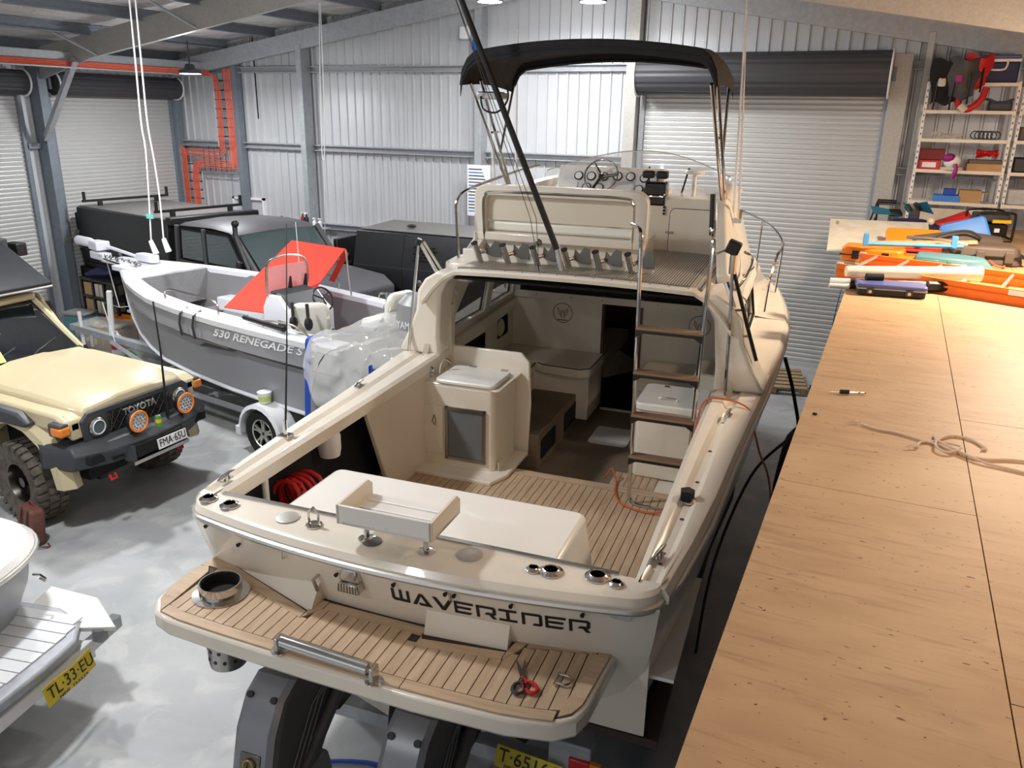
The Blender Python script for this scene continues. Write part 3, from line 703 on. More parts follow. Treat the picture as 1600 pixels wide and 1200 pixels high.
# lettering: W A V E R I D E R, wide squared letters
LET = {'W': [[(0, 1), (.16, 1), (.16, .22), (.45, .22), (.45, 1), (.6, 1), (.6, .22), (.86, .22), (.86, 1), (1, 1), (1, 0), (.12, 0), (0, .14)]],
       'A': [[(0, 0), (.42, 1), (.62, 1), (1.08, 0), (.86, 0), (.52, .8), (.22, 0)], [(.4, 0), (.34, .2), (.75, .2), (.84, 0)]],
       'V': [[(0, 1), (.22, 1), (.55, .28), (.88, 1), (1.1, 1), (.64, 0), (.46, 0)]],
       'E': [[(0, 0), (0, 1), (1, 1), (1, .82), (.14, .82), (.14, .6), (.9, .6), (.84, .42), (.14, .42), (.14, .18), (.9, .18), (.8, 0)]],
       'R': [[(0, 0), (0, 1), (.92, 1), (1, .9), (1, .42), (.92, .32), (.8, .32), (1, 0), (.82, 0), (.6, .36), (.5, .2), (.84, .5), (.84, .82), (.15, .82), (.15, 0)]],
       'I': [[(0, 1), (.9, 1), (.9, .82), (.53, .82), (.53, .18), (.9, .18), (.9, 0), (0, 0), (0, .18), (.37, .18), (.37, .82), (0, .82)]],
       'D': [[(0, 0), (0, 1), (.9, 1), (1, .88), (1, .1), (.9, 0), (.5, 0), (.58, .18), (.85, .18), (.85, .82), (.15, .82), (.15, 0)]]}
LET['R'] = [[(0, 0), (0, 1), (.9, 1), (1, .88), (1, .42), (.9, .3), (.84, .3), (1.02, 0), (.82, 0), (.64, .3), (.4, .3), (.52, .48), (.84, .48), (.84, .82), (.15, .82), (.15, 0)]]
def letters(word, x0, x1, z0, z1, gap=.15):
    n = len(word); cw = (x1-x0)/(n+(n-1)*gap); x = x0
    for ch in word:
        for poly in LET[ch]:
            P = [(x+p[0]*cw, lerp(z0, z1, p[1])) for p in poly]
            o = plate('letter', 'black', P, [], .002, B, Matrix.Identity(4))
            for v in o.data.vertices:
                px, pz, d = v.co.x, v.co.y, v.co.z; v.co = (px, tr_y(px, pz)-.003+d, pz)
        x += cw*(1+gap)
letters('WAVERIDER', .02, 1.03, 1.745, 1.825)

# stern drives
def stern_drive(x):
    s = B; mb = MB()
    # upper gear housing: side profile in yz, swung up
    prof = [(-.36, 1.31), (-.47, 1.25), (-.55, 1.12), (-.66, .72), (-.64, .66), (-.4, .66), (-.2, .7), (-.05, .86), (-.02, 1.3), (-.12, 1.37)]
    mb.prism(prof, x-.12, x+.12, 0); d = mb.build('stern_drive', 'drive_dark', s, bevel=.03)
    mb = MB(); fr = [(-.36, 1.325), (-.47, 1.27), (-.565, 1.125), (-.68, .72)]
    mb.loft([[(x-.115, a, b), (x-.085, a-.02, b+.012), (x+.085, a-.02, b+.012), (x+.115, a, b), (x+.1, a+.06, b-.01), (x-.1, a+.06, b-.01)] for a, b in fr]); mb.build('cowl', 'drive_grey', d)
    for dx, a, b in ((-.07, -.47, 1.285), (.07, -.47, 1.285), (.0, -.68, .78)):
        mb = MB(); mb.lathe([(.018, 0), (.018, .01)], 10, T(x+dx, a-.02, b) @ Rx(55)); mb.build('bolt', 'black', d)
    mb = MB(); mb.box((x-.06, -.635, .93), (x+.06, -.62, 1.04), Rx(-15)); mb.build('badge_plate', 'steel_dark', d, bevel=.004)
    mb = MB(); mb.X = T(x, -.642, .985) @ Rx(75); mb.tube([(.03*math.cos(q*.5236), .03*math.sin(q*.5236), .004) for q in range(12)], .005, 6, closed=True); mb.tube([(-.015, -.03, .004), (-.015, .03, .004)], .003, 4); mb.tube([(.015, -.03, .004), (.015, .03, .004)], .003, 4); mb.build('emblem', 'brass', d)
    mb = MB(); mb.prism([(-.7, .66), (-.1, .66), (-.06, .5), (-.2, .45), (-.62, .52), (-.75, .6)], x-.1, x+.1, 0); mb.build('cavitation_plate', 'drive_grey', d, bevel=.02)
    mb = MB(); mb.prism([(-.5, .52), (-.1, .5), (-.12, .3), (-.3, .26), (-.5, .36)], x-.05, x+.05, 0); mb.build('lower_leg', 'drive_grey', d, bevel=.03)
    for dx in (-.16, .16):
        mb = MB(); mb.tube([(x+dx, -.02, 1.08), (x+dx, -.28, .9)], .034, 12); mb.tube([(x+dx, -.28, .9), (x+dx, -.52, .74)], .022, 10); mb.build('trim_ram', 'drive_dark', d)
    mb = MB(); mb.box((x-.17, -.08, .92), (x+.17, .22, 1.42)); mb.build('gimbal_housing', 'black', d, bevel=.02)
    mb = MB(); mb.prism([(.05, 1.45), (.3, 1.45), (.3, 1.05), (.12, .98), (.05, 1.1)], x+.16, x+.3, 0); mb.build('transom_shield', 'drive_dark', d, bevel=.015)
    for a in (-.06, .0, .06): MB().tube([(x+.125, -.42+a, .82), (x+.127, -.2+a, 1.1), (x+.127, -.1+a, 1.14)], .004, 4).build('moulded_line', 'drive_grey', d)
    return d
stern_drive(-.52); stern_drive(.28)
mb = MB(); mb.tube(smooth([(.02, .1, 1.45), (.0, .02, 1.25), (-.01, 0, 1.1)], 5), .014, 8); mb.tube([(-.01, 0, 1.1), (-.02, -.04, .7)], [.05, .06], 12); mb.build('exhaust_bellows', 'black_matt', B)

# ---------- galley unit with ice box lid
mb = MB(); mb.prism(rrect(-1.29, 2.75, -.55, 3.3, .05), SZ, 1.88, 2); gal = mb.build('galley_unit', 'liner', B, bevel=.02)
mb = MB(); mb.prism(rrect(-1.1, 2.74, -.55, 3.2, .06), 1.885, 1.925, 2); mb.build('lid', 'gelcoat_white', gal, bevel=.012)
mb = MB(); mb.prism(rrect(-1.3, 2.75, -.5, 3.33, .04), 1.865, 1.885, 2); mb.build('bench_top', 'gelcoat', gal, bevel=.008)
mb = MB(); mb.prism([(-1.33, SZ), (-.44, SZ), (-.42, 1.6), (-.44, 1.98), (-.52, 2.06), (-1.3, 2.06)], 3.33, 3.37, 1); mb.build('splashback', 'gelcoat', gal, bevel=.012)
MB().box((-1.25, 2.735, 1.24), (-1.02, 2.75, 1.68)).build('door', 'gelcoat', gal, bevel=.003)
MB().tube([(-1.1, 2.73, 1.6), (-1.12, 2.73, 1.53), (-1.09, 2.73, 1.5), (-1.085, 2.73, 1.56), (-1.1, 2.73, 1.6)], .003, 4).build('sail_logo', 'black', gal)
mb = MB()
for a, b in (((-1.0, 1.2), (-.97, 1.69)), ((-.65, 1.2), (-.62, 1.69)), ((-1.0, 1.66), (-.62, 1.69)), ((-1.0, 1.2), (-.62, 1.23))): mb.box((a[0], 2.73, a[1]), (b[0], 2.75, b[1]))
mb.build('cabinet_frame', 'steel', gal); MB().box((-.97, 2.738, 1.23), (-.65, 2.742, 1.66)).build('smoked_door', 'smoke_glass', gal)
for x in (-.95, -.65):
    MB().box((x, 3.16, 1.925), (x+.06, 3.2, 1.935)).build('hinge', 'steel', gal)
mb = MB(); mb.cyl((-1.2, 2.88, 1.885), (-1.2, 2.88, 1.93), .02); mb.ball((-1.2, 2.88, 1.95), .035, 10, 6); mb.build('tap_knob', 'chrome', gal)
wire('tap_spout', 'chrome', [(-1.15, 2.95, 1.89), (-1.14, 2.96, 1.99), (-1.1, 2.98, 2.03), (-1.06, 3.0, 2.0)], .011, gal)
MB().box((-.52, 2.78, 1.15), (-.515, 2.9, 1.22)).build('side_vent', 'gelcoat_matt', gal)
MB().prism([(-1.33, 2.55), (-.5, 2.55), (-.42, 2.75), (-.42, 3.3), (-1.33, 3.3)], SZ, SZ+.035).build('plinth', 'gelcoat', gal, bevel=.008)

# ---------- cabin sole, steps, seats and bulkhead
MB().box((-1.35, 2.98, .9), (1.35, 5.25, .93)).build('cabin_sole', 'carpet_brown', B)
MB().box((-1.35, 2.95, .9), (.42, 2.98, SZ-.003)).build('sole_step', 'mahogany', B)
MB().box((.42, 2.98, .93), (1.35, 3.25, SZ-.008)).build('step_box', 'gelcoat', B)
mb = MB(); mb.box((-1.2, 3.37, .93), (-.35, 4.95, 1.28)); stp = mb.build('carpeted_step', 'carpet_brown', B, bevel=.008)
for y in (3.45, 4.2): MB().rbox((-.352, y, 1.0), (-.345, y+.45, 1.2), .03, axis=0).build('locker_opening', 'black_matt', stp)
mb = MB(); mb.tube([(-.8+.11*math.cos(q*.3927), 4.2+.11*math.sin(q*.3927), 1.285) for q in range(16)], .006, 4, closed=True); mb.build('deck_hatch_ring', 'dark_grey', stp)
# bulkhead with doorway
BH = 5.22
plate('cabin_bulkhead', 'vinyl', [(-1.3, .93), (1.3, .93), (1.3, 2.1), (1.18, 2.3), (.6, 2.42), (0, 2.45), (-.6, 2.42), (-1.18, 2.3), (-1.3, 2.1)], [[(-.22, .95), (.17, .95), (.17, 2.22), (-.22, 2.22)]], .03, B, T(0, BH, 0) @ PL_XZ)
MB().box((-1.25, BH-.05, 2.15), (1.25, BH-.02, 2.225)).build('bulkhead_trim', 'gelcoat', B)
for x in (-1.0, -.6, -.25, .35, .75): MB().cyl((x, BH-.05, 2.19), (x, BH-.056, 2.19), .01, n=8).build('trim_screw', 'brass', B)
for x in (-.25, .165): MB().box((x, BH-.04, .93), (x+.03, BH+.02, 2.24)).build('door_jamb', 'mahogany', B)
MB().box((-1.0, 7.0, .93), (1.0, 7.02, 2.2)).build('berth_bulkhead', 'mahogany', B)
MB().box((-1.1, BH+.05, .9), (1.1, 7.0, .92)).build('forward_sole', 'carpet_black', B)
MB().prism([(.17, 2.2), (.17, 1.0), (.5, 1.0), (.5, 2.2)], 5.3, 5.33, 1).build('open_door', 'mahogany', B)
MB().box((-.9, 5.6, 1.3), (-.3, 6.9, 1.45)).build('berth_cushion', 'vinyl', B)
for x in (-.7, .8):
    e = MB(); e.tube([(x+.11*math.cos(q*.2618), BH-.018, 2.0+.11*math.sin(q*.2618)) for q in range(24)], .0035, 4, closed=True); em = e.build('crest_ring', 'steel_dark', B)
    for s in (-1, 1):
        e = MB(); e.tube([(x+s*.02, BH-.018, 1.96), (x+s*.05, BH-.018, 2.0), (x+s*.06, BH-.018, 2.06), (x+s*.035, BH-.018, 2.03), (x+s*.02, BH-.018, 1.99)], .003, 4, closed=True); e.tube([(x+s*.005, BH-.018, 2.03), (x+s*.02, BH-.018, 1.97), (x+s*.01, BH-.018, 1.94)], .003, 4); e.build('crest_figure', 'steel_dark', em)
    MB().box((x-.06, BH-.02, 1.915), (x+.06, BH-.016, 1.925)).build('crest_line', 'steel_dark', em)
# L-shaped settee
mb = MB(); mb.prism([(-1.3, 3.6), (-.82, 3.6), (-.82, 4.62), (-.22, 4.62), (-.22, BH-.02), (-1.3, BH-.02)], 1.0, 1.48, 2); st = mb.build('settee_base', 'gelcoat', B, bevel=.01)
mb = MB(); mb.prism([(-1.3, 3.6), (-.8, 3.6), (-.8, 4.6), (-.94, 4.6), (-1.3, 4.6)], 1.48, 1.585, 2); mb.build('seat_cushion', 'vinyl', st, bevel=.02)
mb = MB(); mb.prism([(-1.3, 4.61), (-.78, 4.61), (-.7, 4.55), (-.3, 4.52), (-.2, 4.6), (-.2, BH-.02), (-1.3, BH-.02)], 1.48, 1.59, 2); mb.build('seat_cushion', 'vinyl', st, bevel=.02)
for pts in ([(-.79, 3.6, 1.583), (-.79, 4.58, 1.583), (-1.29, 4.6, 1.588)], [(-.78, 4.6, 1.588), (-.7, 4.545, 1.588), (-.3, 4.515, 1.588), (-.2, 4.6, 1.588), (-.2, 5.18, 1.588)]): MB().tube(pts, .006, 5).build('piping', 'dark_grey', st)
# starboard seat
mb = MB(); mb.box((.3, 4.4, .95), (1.3, BH-.02, 1.48)); st = mb.build('seat_base', 'gelcoat', B, bevel=.01)
mb = MB(); mb.prism(rrect(.28, 4.36, 1.3, BH-.02, .1), 1.48, 1.58, 2); mb.build('seat_cushion', 'vinyl', st, bevel=.02)
# starboard cooler seats
mb = MB(); mb.prism(rrect(.56, 3.22, 1.12, 3.75, .05), 1.1, 1.72, 2); cb = mb.build('cooler_box', 'gelcoat', B, bevel=.02)
mb = MB(); mb.prism(rrect(.55, 3.2, 1.13, 3.78, .06), 1.72, 1.79, 2); mb.build('cooler_lid', 'gelcoat_white', cb, bevel=.015)
wire('lid_handle', 'steel', [(.74, 3.35, 1.79), (.74, 3.35, 1.81), (.88, 3.35, 1.81), (.88, 3.35, 1.79)], .006, cb, k=2)
for x in (.72, .98): MB().box((x, 3.68, 1.79), (x+.04, 3.72, 1.8)).build('hinge', 'steel', cb)
MB().box((.95, 3.8, 1.55), (1.2, 4.3, 1.92)).build('helm_box', 'gelcoat', B, bevel=.02)
MB().rbox((-.1, 4.2, .932), (.3, 4.68, .94), .05).build('hatch_plate', 'gelcoat_white', B)

# ---------- cabin sides with windows (outer skins slope inwards)
def side_wall(s):
    # local plate coordinates: y along, h up the slope from (1.30, z2.0) to (1.2, z2.62)
    out = [(3.02, 2.02), (3.28, 2.02), (7.2, 2.2), (6.6, 2.35), (5.9, 2.62), (3.35, 2.72), (3.2, 2.66)]
    wins = [[(3.45, 2.16), (4.34, 2.16), (4.36, 2.56), (3.78, 2.57)], [(4.47, 2.18), (5.15, 2.2), (5.14, 2.5), (4.49, 2.55)]]
    X = Matrix.Translation((s*1.33, 0, 2.02)) @ Matrix.Rotation(-s*math.radians(9), 4, 'Y') @ Matrix.Translation((0, 0, -2.02)) @ PL_YZ
    w = plate('cabin_side', 'gelcoat', out, wins, .05, B, X)
    for q in wins:
        plate('cabin_window', 'tint', q, [], .008, B, X)
        c = MB(); c.X = X; c.tube([(a, b, .028*s) for a, b in q], .012, 4, closed=True); c.build('window_rubber', 'black', B)
    # lower inner lining with pockets
    lo = [(3.1, 1.1), (BH, 1.1), (BH, 2.1), (3.1, 2.04)]
    pk = [rrect(3.72, 1.72, 4.42, 1.92, .04), rrect(4.72, 1.74, 5.1, 1.98, .04)]
    X2 = Matrix.Translation((s*1.3, 0, 0)) @ PL_YZ
    plate('side_lining', 'liner', lo, pk, .02, B, X2)
    MB().box((min(s*1.36, s*1.5), 3.6, 1.6), (max(s*1.36, s*1.5), 5.15, 2.0)).build('pocket_back', 'black_matt', B)
    return w
side_wall(-1); side_wall(1)
mb = MB(); mb.lathe([(.1, 0), (.1, .03), (.06, .05), (.02, .05)], 18, T(-1.355, 4.93, 1.83) @ Ry(90)); mb.build('speaker', 'gelcoat_matt', B)
# arch posts at the cabin opening
for s in (-1, 1):
    mb = MB(); R = []
    for (xo, xi, y0, y1, z) in ((1.6, 1.2, 3.05, 3.3, 2.02), (1.5, 1.2, 3.02, 3.3, 2.2), (1.4, 1.18, 3.0, 3.3, 2.42), (1.37, 1.16, 2.98, 3.32, 2.6), (1.29, 1.1, 2.96, 3.35, 2.71), (1.16, 1.0, 2.95, 3.38, 2.79)):
        R.append([(s*xi, y0+.03, z-.0), (s*xo, y0, z+.02), (s*xo, y1+.15, z+.02), (s*xi, y1, z-.0)])
    mb.loft(R); mb.build('arch_post', 'gelcoat', B, bevel=.03, ang=40)
    MB().box((min(s*1.18, s*1.225), 3.28, 1.15), (max(s*1.18, s*1.225), 3.36, 2.45)).build('opening_trim', 'gelcoat_matt', B)
# hardtop: cambered slab, non-slip top
def ht(x): return 2.86-.02*x*x-(.27*((abs(x)-1.0)/.3)**1.5 if abs(x) > 1.0 else 0)
mb = MB(); R = []
for x in np.linspace(-1.3, 1.3, 27): R.append([(x, 2.94, ht(x)-.045), (x, 2.93, ht(x)-.015), (x, 2.96, ht(x)), (x, 5.9, ht(x)+.0), (x, 5.9, ht(x)-.06)])
mb.loft(R); mb.build('hardtop', 'gelcoat', B, ang=25)
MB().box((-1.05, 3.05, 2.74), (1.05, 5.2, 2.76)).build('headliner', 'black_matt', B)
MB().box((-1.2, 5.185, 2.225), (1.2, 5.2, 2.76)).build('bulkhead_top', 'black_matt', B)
mb = MB(); R = []
for x in np.linspace(-1.0, 1.05, 15): R.append([(x, 3.02, ht(x)+.001), (x, 4.7, ht(x)+.001), (x, 4.7, ht(x)+.006), (x, 3.02, ht(x)+.006)])
mb.loft(R); ns = mb.build('non_slip_panel', 'diamond_plate', B, ang=25)
mb = MB()
for i in range(95):
    x = -.98+i*.0215
    z = ht(x)+.008; mb.box((x, 3.04, z-.002), (x+.009, 4.68, z+.003))
mb.build('tread_rib', 'tread', ns, kind='stuff')
for x in np.arange(-1.15, 1.2, .15): MB().lathe([(.009, 0), (.009, .004)], 8, T(x, 2.975, ht(x))).build('edge_screw', 'steel', B)

# ---------- flybridge
SE = 3.78
def bx(name, a, b, m='gelcoat', bev=.02, parent=None): return MB().box(a, b).build(name, m, parent or B, bevel=bev)
bx('rod_holder_board', (-1.1, 3.36, 2.8), (.6, 3.4, 2.95), 'gelcoat', .006)
bx('seat_plinth', (-1.15, SE, 2.78), (.42, SE+.55, 3.0), 'gelcoat', .02)
bx('seat_shelf', (-1.15, SE-.06, 2.98), (.42, SE+.6, 3.06), 'gelcoat', .015)
mb = MB(); mb.X = T(0, SE, 0); mb.prism(rrect(-1.1, 3.05, .4, 3.44, .09, 5), 0, .06, 1, top=None)
plate('seat_back_frame', 'gelcoat', rrect(-1.13, 3.0, .44, 3.47, .1, 6), [rrect(-1.05, 3.03, .34, 3.4, .07, 5)], .09, B, T(0, SE-.0, 0) @ PL_XZ, .012)
bx('seat_back', (-1.05, SE+.01, 3.16), (.34, SE+.03, 3.41), 'gelcoat_matt', .005)
MB().box((-1.05, SE+.02, 3.06), (.34, SE+.22, 3.16)).build('seat_cushion', 'vinyl_white', B, bevel=.03)
for x in (-.95, -.45, .1): MB().prism([(x, SE+.02), (x+.12, SE+.02), (x+.18, SE+.2), (x+.06, SE+.2)], 3.165, 3.172, 2).build('cushion_stripe', 'galv_dark', B)
wire('seat_rail', 'chrome', [(-1.04, SE-.05, 2.99), (-1.05, SE-.06, 3.3), (-1.03, SE-.06, 3.38), (-.95, SE-.06, 3.42), (-.3, SE-.06, 3.425), (.24, SE-.06, 3.42), (.32, SE-.06, 3.38), (.34, SE-.05, 3.3), (.34, SE-.05, 2.99)], .013, B)
# rocket launcher rod holders
for i, x in enumerate((-.93, -.67, -.4, -.125, .142, .412)):
    p0 = Vector((x+.035, 3.3, 2.84)); p1 = Vector((x, 3.22, 3.03))
    mb = MB(); mb.tube([p0, p1], .026, 14); r = mb.build('rocket_rod_holder', 'steel', B)
    MB().tube([p1-(p1-p0)*.02, p1+(p1-p0)*.02], .03, 14).build('holder_lip', 'black', r)
    mb = MB(); mb.prism([(x+.05, 2.93), (x+.13, 2.9), (x+.2, 2.9), (x+.19, 3.03), (x+.14, 3.04), (x+.1, 2.98), (x+.06, 3.02)], 3.34, 3.356, 1); mb.build('holder_bracket', 'steel_dark', r)
    mb = MB(); mb.tube([(x+.02, 3.26, 2.94), (x+.07, 3.35, 2.95)], .018, 8); mb.build('holder_clamp', 'chrome', r)
# centre outrigger pole
mb = MB(); mb.tube([(-.1, 3.12, 2.84), (-.16, 3.12, 3.08)], .028, 12); ri = mb.build('outrigger_base', 'steel', B)
mb = MB(); mb.tube([(-.15, 3.1, 3.05), (-.52, 2.95, 4.0), (-.93, 2.85, 5.0)], [.026, .024, .022], 10); mb.build('outrigger_pole', 'black', ri)
for a in (-.02, .03): MB().tube([(-.28, 3.05, 2.86), (-.33+a, 3.0, 3.3), (-.95, 2.85, 4.95)], .003, 4).build('halyard', 'dark_grey', ri)
mb = MB(); mb.ball((-.29, 3.05, 3.1), (.03, .015, .03), 10, 6); mb.build('pulley', 'steel_dark', ri)
# flybridge sides and moulding
def fly_side(s):
    R = []
    for y, zt_, xo in ((3.55, 2.85, 1.2), (3.9, 3.1, 1.18), (4.3, 3.36, 1.16), (4.9, 3.42, 1.15), (5.6, 3.44, 1.1), (6.2, 3.44, .95)):
        k = (zt_-2.7)
        R.append([(s*(xo-.08), y, 2.7), (s*(xo-.2*k-.08), y, zt_), (s*(xo-.2*k), y, zt_+.02), (s*(xo-.2*k+.04), y, zt_-.02), (s*(xo+.12), y, 2.68)])
    m_ = MB(); m_.loft(R); return m_.build('flybridge_side', 'gelcoat', B, bevel=.01)
fly_side(-1); fly_side(1)
MB().prism([(-1.25, 3.3), (-1.02, 3.3), (-1.02, 3.7), (-1.3, 3.7)], 2.66, 2.84).build('corner_pod', 'gelcoat', B, bevel=.03)
MB().prism([(1.02, 3.35), (1.28, 3.35), (1.3, 3.7), (1.02, 3.7)], 2.6, 2.74).build('corner_pod', 'gelcoat', B, bevel=.03)
# console front, with the hatch door to its right
MB().box((-.75, 4.9, 2.75), (.42, 5.1, 3.4)).build('console_base', 'gelcoat', B)
MB().box((.3, 4.62, 2.72), (1.08, 4.68, 3.36)).build('flybridge_bulkhead', 'gelcoat', B, bevel=.01)
mb = MB(); mb.prism(rrect(.5, 2.84, 1.0, 3.26, .05), 4.605, 4.62, 1); dr = mb.build('hatch_door', 'gelcoat', B, bevel=.004)
plate('hatch_seam', 'dark_grey', rrect(.494, 2.834, 1.006, 3.266, .056), [rrect(.5, 2.84, 1.0, 3.26, .05)], .004, B, T(0, 4.614, 0) @ PL_XZ)
mb = MB(); mb.lathe([(.05, 0), (.05, .012), (.0, .014)], 16, T(.93, 4.6, 3.13) @ Rx(90)); mb.build('latch_plate', 'steel_dark', dr)
MB().box((.47, 4.59, 3.03), (.54, 4.6, 3.05)).build('hinge', 'steel', dr)
for k in range(3): MB().cyl((.44, 4.61, 3.27-k*.03), (.44, 4.6, 3.27-k*.03), .013, n=8).build('switch', 'black', B)
bx('dash_shelf', (-1.0, 4.75, 3.3), (1.02, 6.1, 3.36), 'gelcoat_white', .02)
mb = MB(); mb.prism([(4.82, 3.3), (5.2, 3.3), (5.2, 3.58), (4.98, 3.6)], -.72, .36, 0); dash = mb.build('helm_console', 'gelcoat_white', B, bevel=.02)
XP = Matrix.Translation((0, 4.885, 3.42)) @ Rx(-28) @ PL_XZ
plate('gauge_panel', 'white_paint', rrect(-.66, -.09, .3, .15, .02), [], .01, dash, XP)
gs = [(-.5, .09), (-.37, .09), (-.24, .09), (-.1, .1), (.03, .1), (.17, .09), (.26, .09), (-.4, -.03), (-.27, -.03), (.13, -.03), (.23, -.03)]
for gx, gz in gs:
    mb = MB(); mb.X = XP; mb.lathe([(.042, 0), (.048, .014), (.042, .018)], 18, T(gx, gz, 0)); g = mb.build('gauge_bezel', 'black', dash)
    mb = MB(); mb.X = XP; mb.lathe([(.036, .018), (.036, .021)], 16, T(gx, gz, 0)); mb.build('gauge_face', 'gauge', dash)
mb = MB(); mb.X = XP; mb.rbox((-.64, -.08, .006), (-.5, .03, .03), .01); mb.build('switch_panel', 'white', dash)
# steering wheel
WC = Vector((-.22, 4.72, 3.53)); mw = MB(); mw.X = Matrix.Translation(WC) @ Rx(62)
mw.tube([(.165*math.cos(q*.19635), .165*math.sin(q*.19635), 0) for q in range(32)], .0085, 8, closed=True); wh = mw.build('steering_wheel', 'chrome', B)
mw = MB(); mw.X = Matrix.Translation(WC) @ Rx(62)
for ang in (125, 5, 245): mw.tube([(0, 0, -.03), (.155*math.cos(math.radians(ang)), .155*math.sin(math.radians(ang)), 0)], [.02, .012], 8)
mw.lathe([(.03, -.06), (.035, -.02), (.02, .0)], 12); mw.build('spokes', 'steel_dark', wh)
# twin throttle control
mb = MB(); mb.rbox((.24, 4.6, 3.28), (.44, 4.78, 3.5), .02); th = mb.build('throttle_box', 'black_gloss', B, bevel=.02)
for x in (.21, .34): MB().box((x, 4.6, 3.53), (x+.11, 4.68, 3.6)).build('throttle_lever', 'black', th, bevel=.015)
MB().tube([(.235, 4.59, 3.4), (.26, 4.57, 3.37), (.42, 4.57, 3.37), (.445, 4.59, 3.4)], .01, 6).build('chrome_trim', 'chrome', th)
# venturi screen
mb = MB(); mb.grid(lambda u, v: ((2*u-1)*(1.02-.06*v), 5.15+.55*math.cos((2*u-1)*1.45)+.08*v, 3.36+v*(.1+.27*math.cos((2*u-1)*1.35))), 30, 5); scr = mb.build('wind_screen', 'acrylic', B)
mb = MB(); mb.tube([((2*u-1)*.96, 5.23+.55*math.cos((2*u-1)*1.45), 3.36+.1+.27*math.cos((2*u-1)*1.35)) for u in np.linspace(0, 1, 31)], .006, 5); mb.build('screen_edge', 'alu_frame', scr)
mb = MB(); mb.lathe([(.02, 0), (.02, .2), (.09, .205), (.1, .22), (.08, .24), (.0, .245)], 20, T(.66, 4.9, 3.36)); mb.build('gps_dome', 'vinyl_white', B)
for x, t in ((.1, .1), (.5, .14)): MB().tube([(x, 5.2, 3.36), (x+.05, 5.25, 3.6)], .01, 5).build('whip_stub', 'black', B)
# tall white whip aerials
for (x, y, z0, x1, z1) in ((1.16, 4.3, 3.2, 1.05, 4.93), (1.1, 4.5, 3.1, 1.02, 5.05), (-1.06, 4.6, 3.2, -1.07, 4.85), (-1.1, 4.2, 3.1, -1.2, 4.2)):
    mb = MB(); mb.tube([(x, y, z0), (lerp(x, x1, .3), y, lerp(z0, z1, .3)), (x1, y, z1)], [.014, .012, .006], 6); a = mb.build('whip_aerial', 'white', B)
    mb = MB(); mb.tube([(x, y, z0), (x, y, z0+.12)], .022, 8); mb.box((x-.06, y-.02, z0), (x+.02, y+.02, z0+.04)); mb.build('aerial_mount', 'chrome', a)
# guard rails
wire('flybridge_rail', 'chrome', [(-1.2, 3.5, 2.82), (-1.24, 3.55, 3.15), (-1.25, 3.6, 3.35), (-1.17, 3.8, 3.45), (-1.0, 4.6, 3.56), (-.95, 5.0, 3.58)], .014, B)
wire('flybridge_rail', 'chrome', [(1.22, 3.5, 2.72), (1.3, 3.6, 2.82), (1.32, 4.2, 2.9), (1.24, 4.3, 2.95)], .013, B)
for (x, y) in ((1.18, 3.6), (1.2, 4.2)): MB().tube([(x, y, 2.7), (x+.14, y, 2.84)], .01, 6).build('rail_stay', 'chrome', B)
wire('grab_rail', 'chrome', [(1.3, 3.1, 2.6), (1.36, 3.2, 2.62), (1.36, 3.5, 2.66), (1.3, 3.55, 2.7)], .01, B)
# bow rail
rl = [(1.42, 5.3, 2.2), (1.44, 5.35, 2.55), (1.47, 5.6, 2.72), (1.48, 6.3, 2.8), (1.2, 7.2, 2.9), (.5, 8.2, 3.0), (0, 8.4, 3.0)]
wire('bow_rail', 'chrome', rl, .014, B); wire('bow_rail', 'chrome', [(-a, b, c) for a, b, c in rl], .014, B)
for s in (-1, 1):
    for (x, y, z) in ((1.5, 6.3, 2.8), (1.2, 7.2, 2.9)): MB().cyl((s*(x-.03), y, 2.2), (s*x, y, z), .011, n=8).build('rail_post', 'chrome', B)
# coach roof forward of the cabin
mb = MB(); R = []
for y, w, z in ((5.2, 1.25, 2.68), (5.9, 1.2, 2.66), (6.3, 1.12, 2.6), (6.9, .95, 2.42), (7.4, .7, 2.33)):
    R.append([(-w-.08, y, 2.15), (-w, y, z-.06), (-w*.7, y, z), (w*.7, y, z), (w, y, z-.06), (w+.08, y, 2.15)])
mb.loft(R); mb.build('coach_roof', 'gelcoat', B, ang=35)
# bimini frame and canopy
def arc(y, zc, ze, n=18, xw=1.02):
    P = []
    for i in range(n+1):
        t = 2*i/n-1; P.append(Vector((t*xw, y, ze+(zc-ze)*(1-abs(t)**2.6))))
    return P
mb = MB(); N = 22
def can(u, v):
    t = 2*u-1; y = lerp(3.12, 4.3, v); zc = 4.62-.02*v+.03*math.sin(v*math.pi); e = abs(t)
    z = zc-.1*e**2-(max(0, e-.86)/.14)**1.6*.22
    x = t*1.02 if e < .86 else math.copysign(.877+.13*math.sin(min(1, (e-.86)/.14)*1.5), t)
    return (x, y, z)
mb.grid(lambda u, v: can(v, u), 10, 44, .012); can_o = mb.build('bimini_canopy', 'canvas', B, ang=60)
for v in (0, 1):
    mb = MB(); mb.grid(lambda a, b: tuple(Vector(can(a, v))-Vector((0, 0, .085*b*(1 if v == 0 else .6)))), 44, 1, .01); mb.build('canopy_valance', 'canvas', can_o)
    mb = MB(); mb.tube([Vector(can(a, v))-Vector((0, 0, .05)) for a in np.linspace(0.02, .98, 40)], .018, 6); mb.build('canopy_bow', 'canvas', can_o)
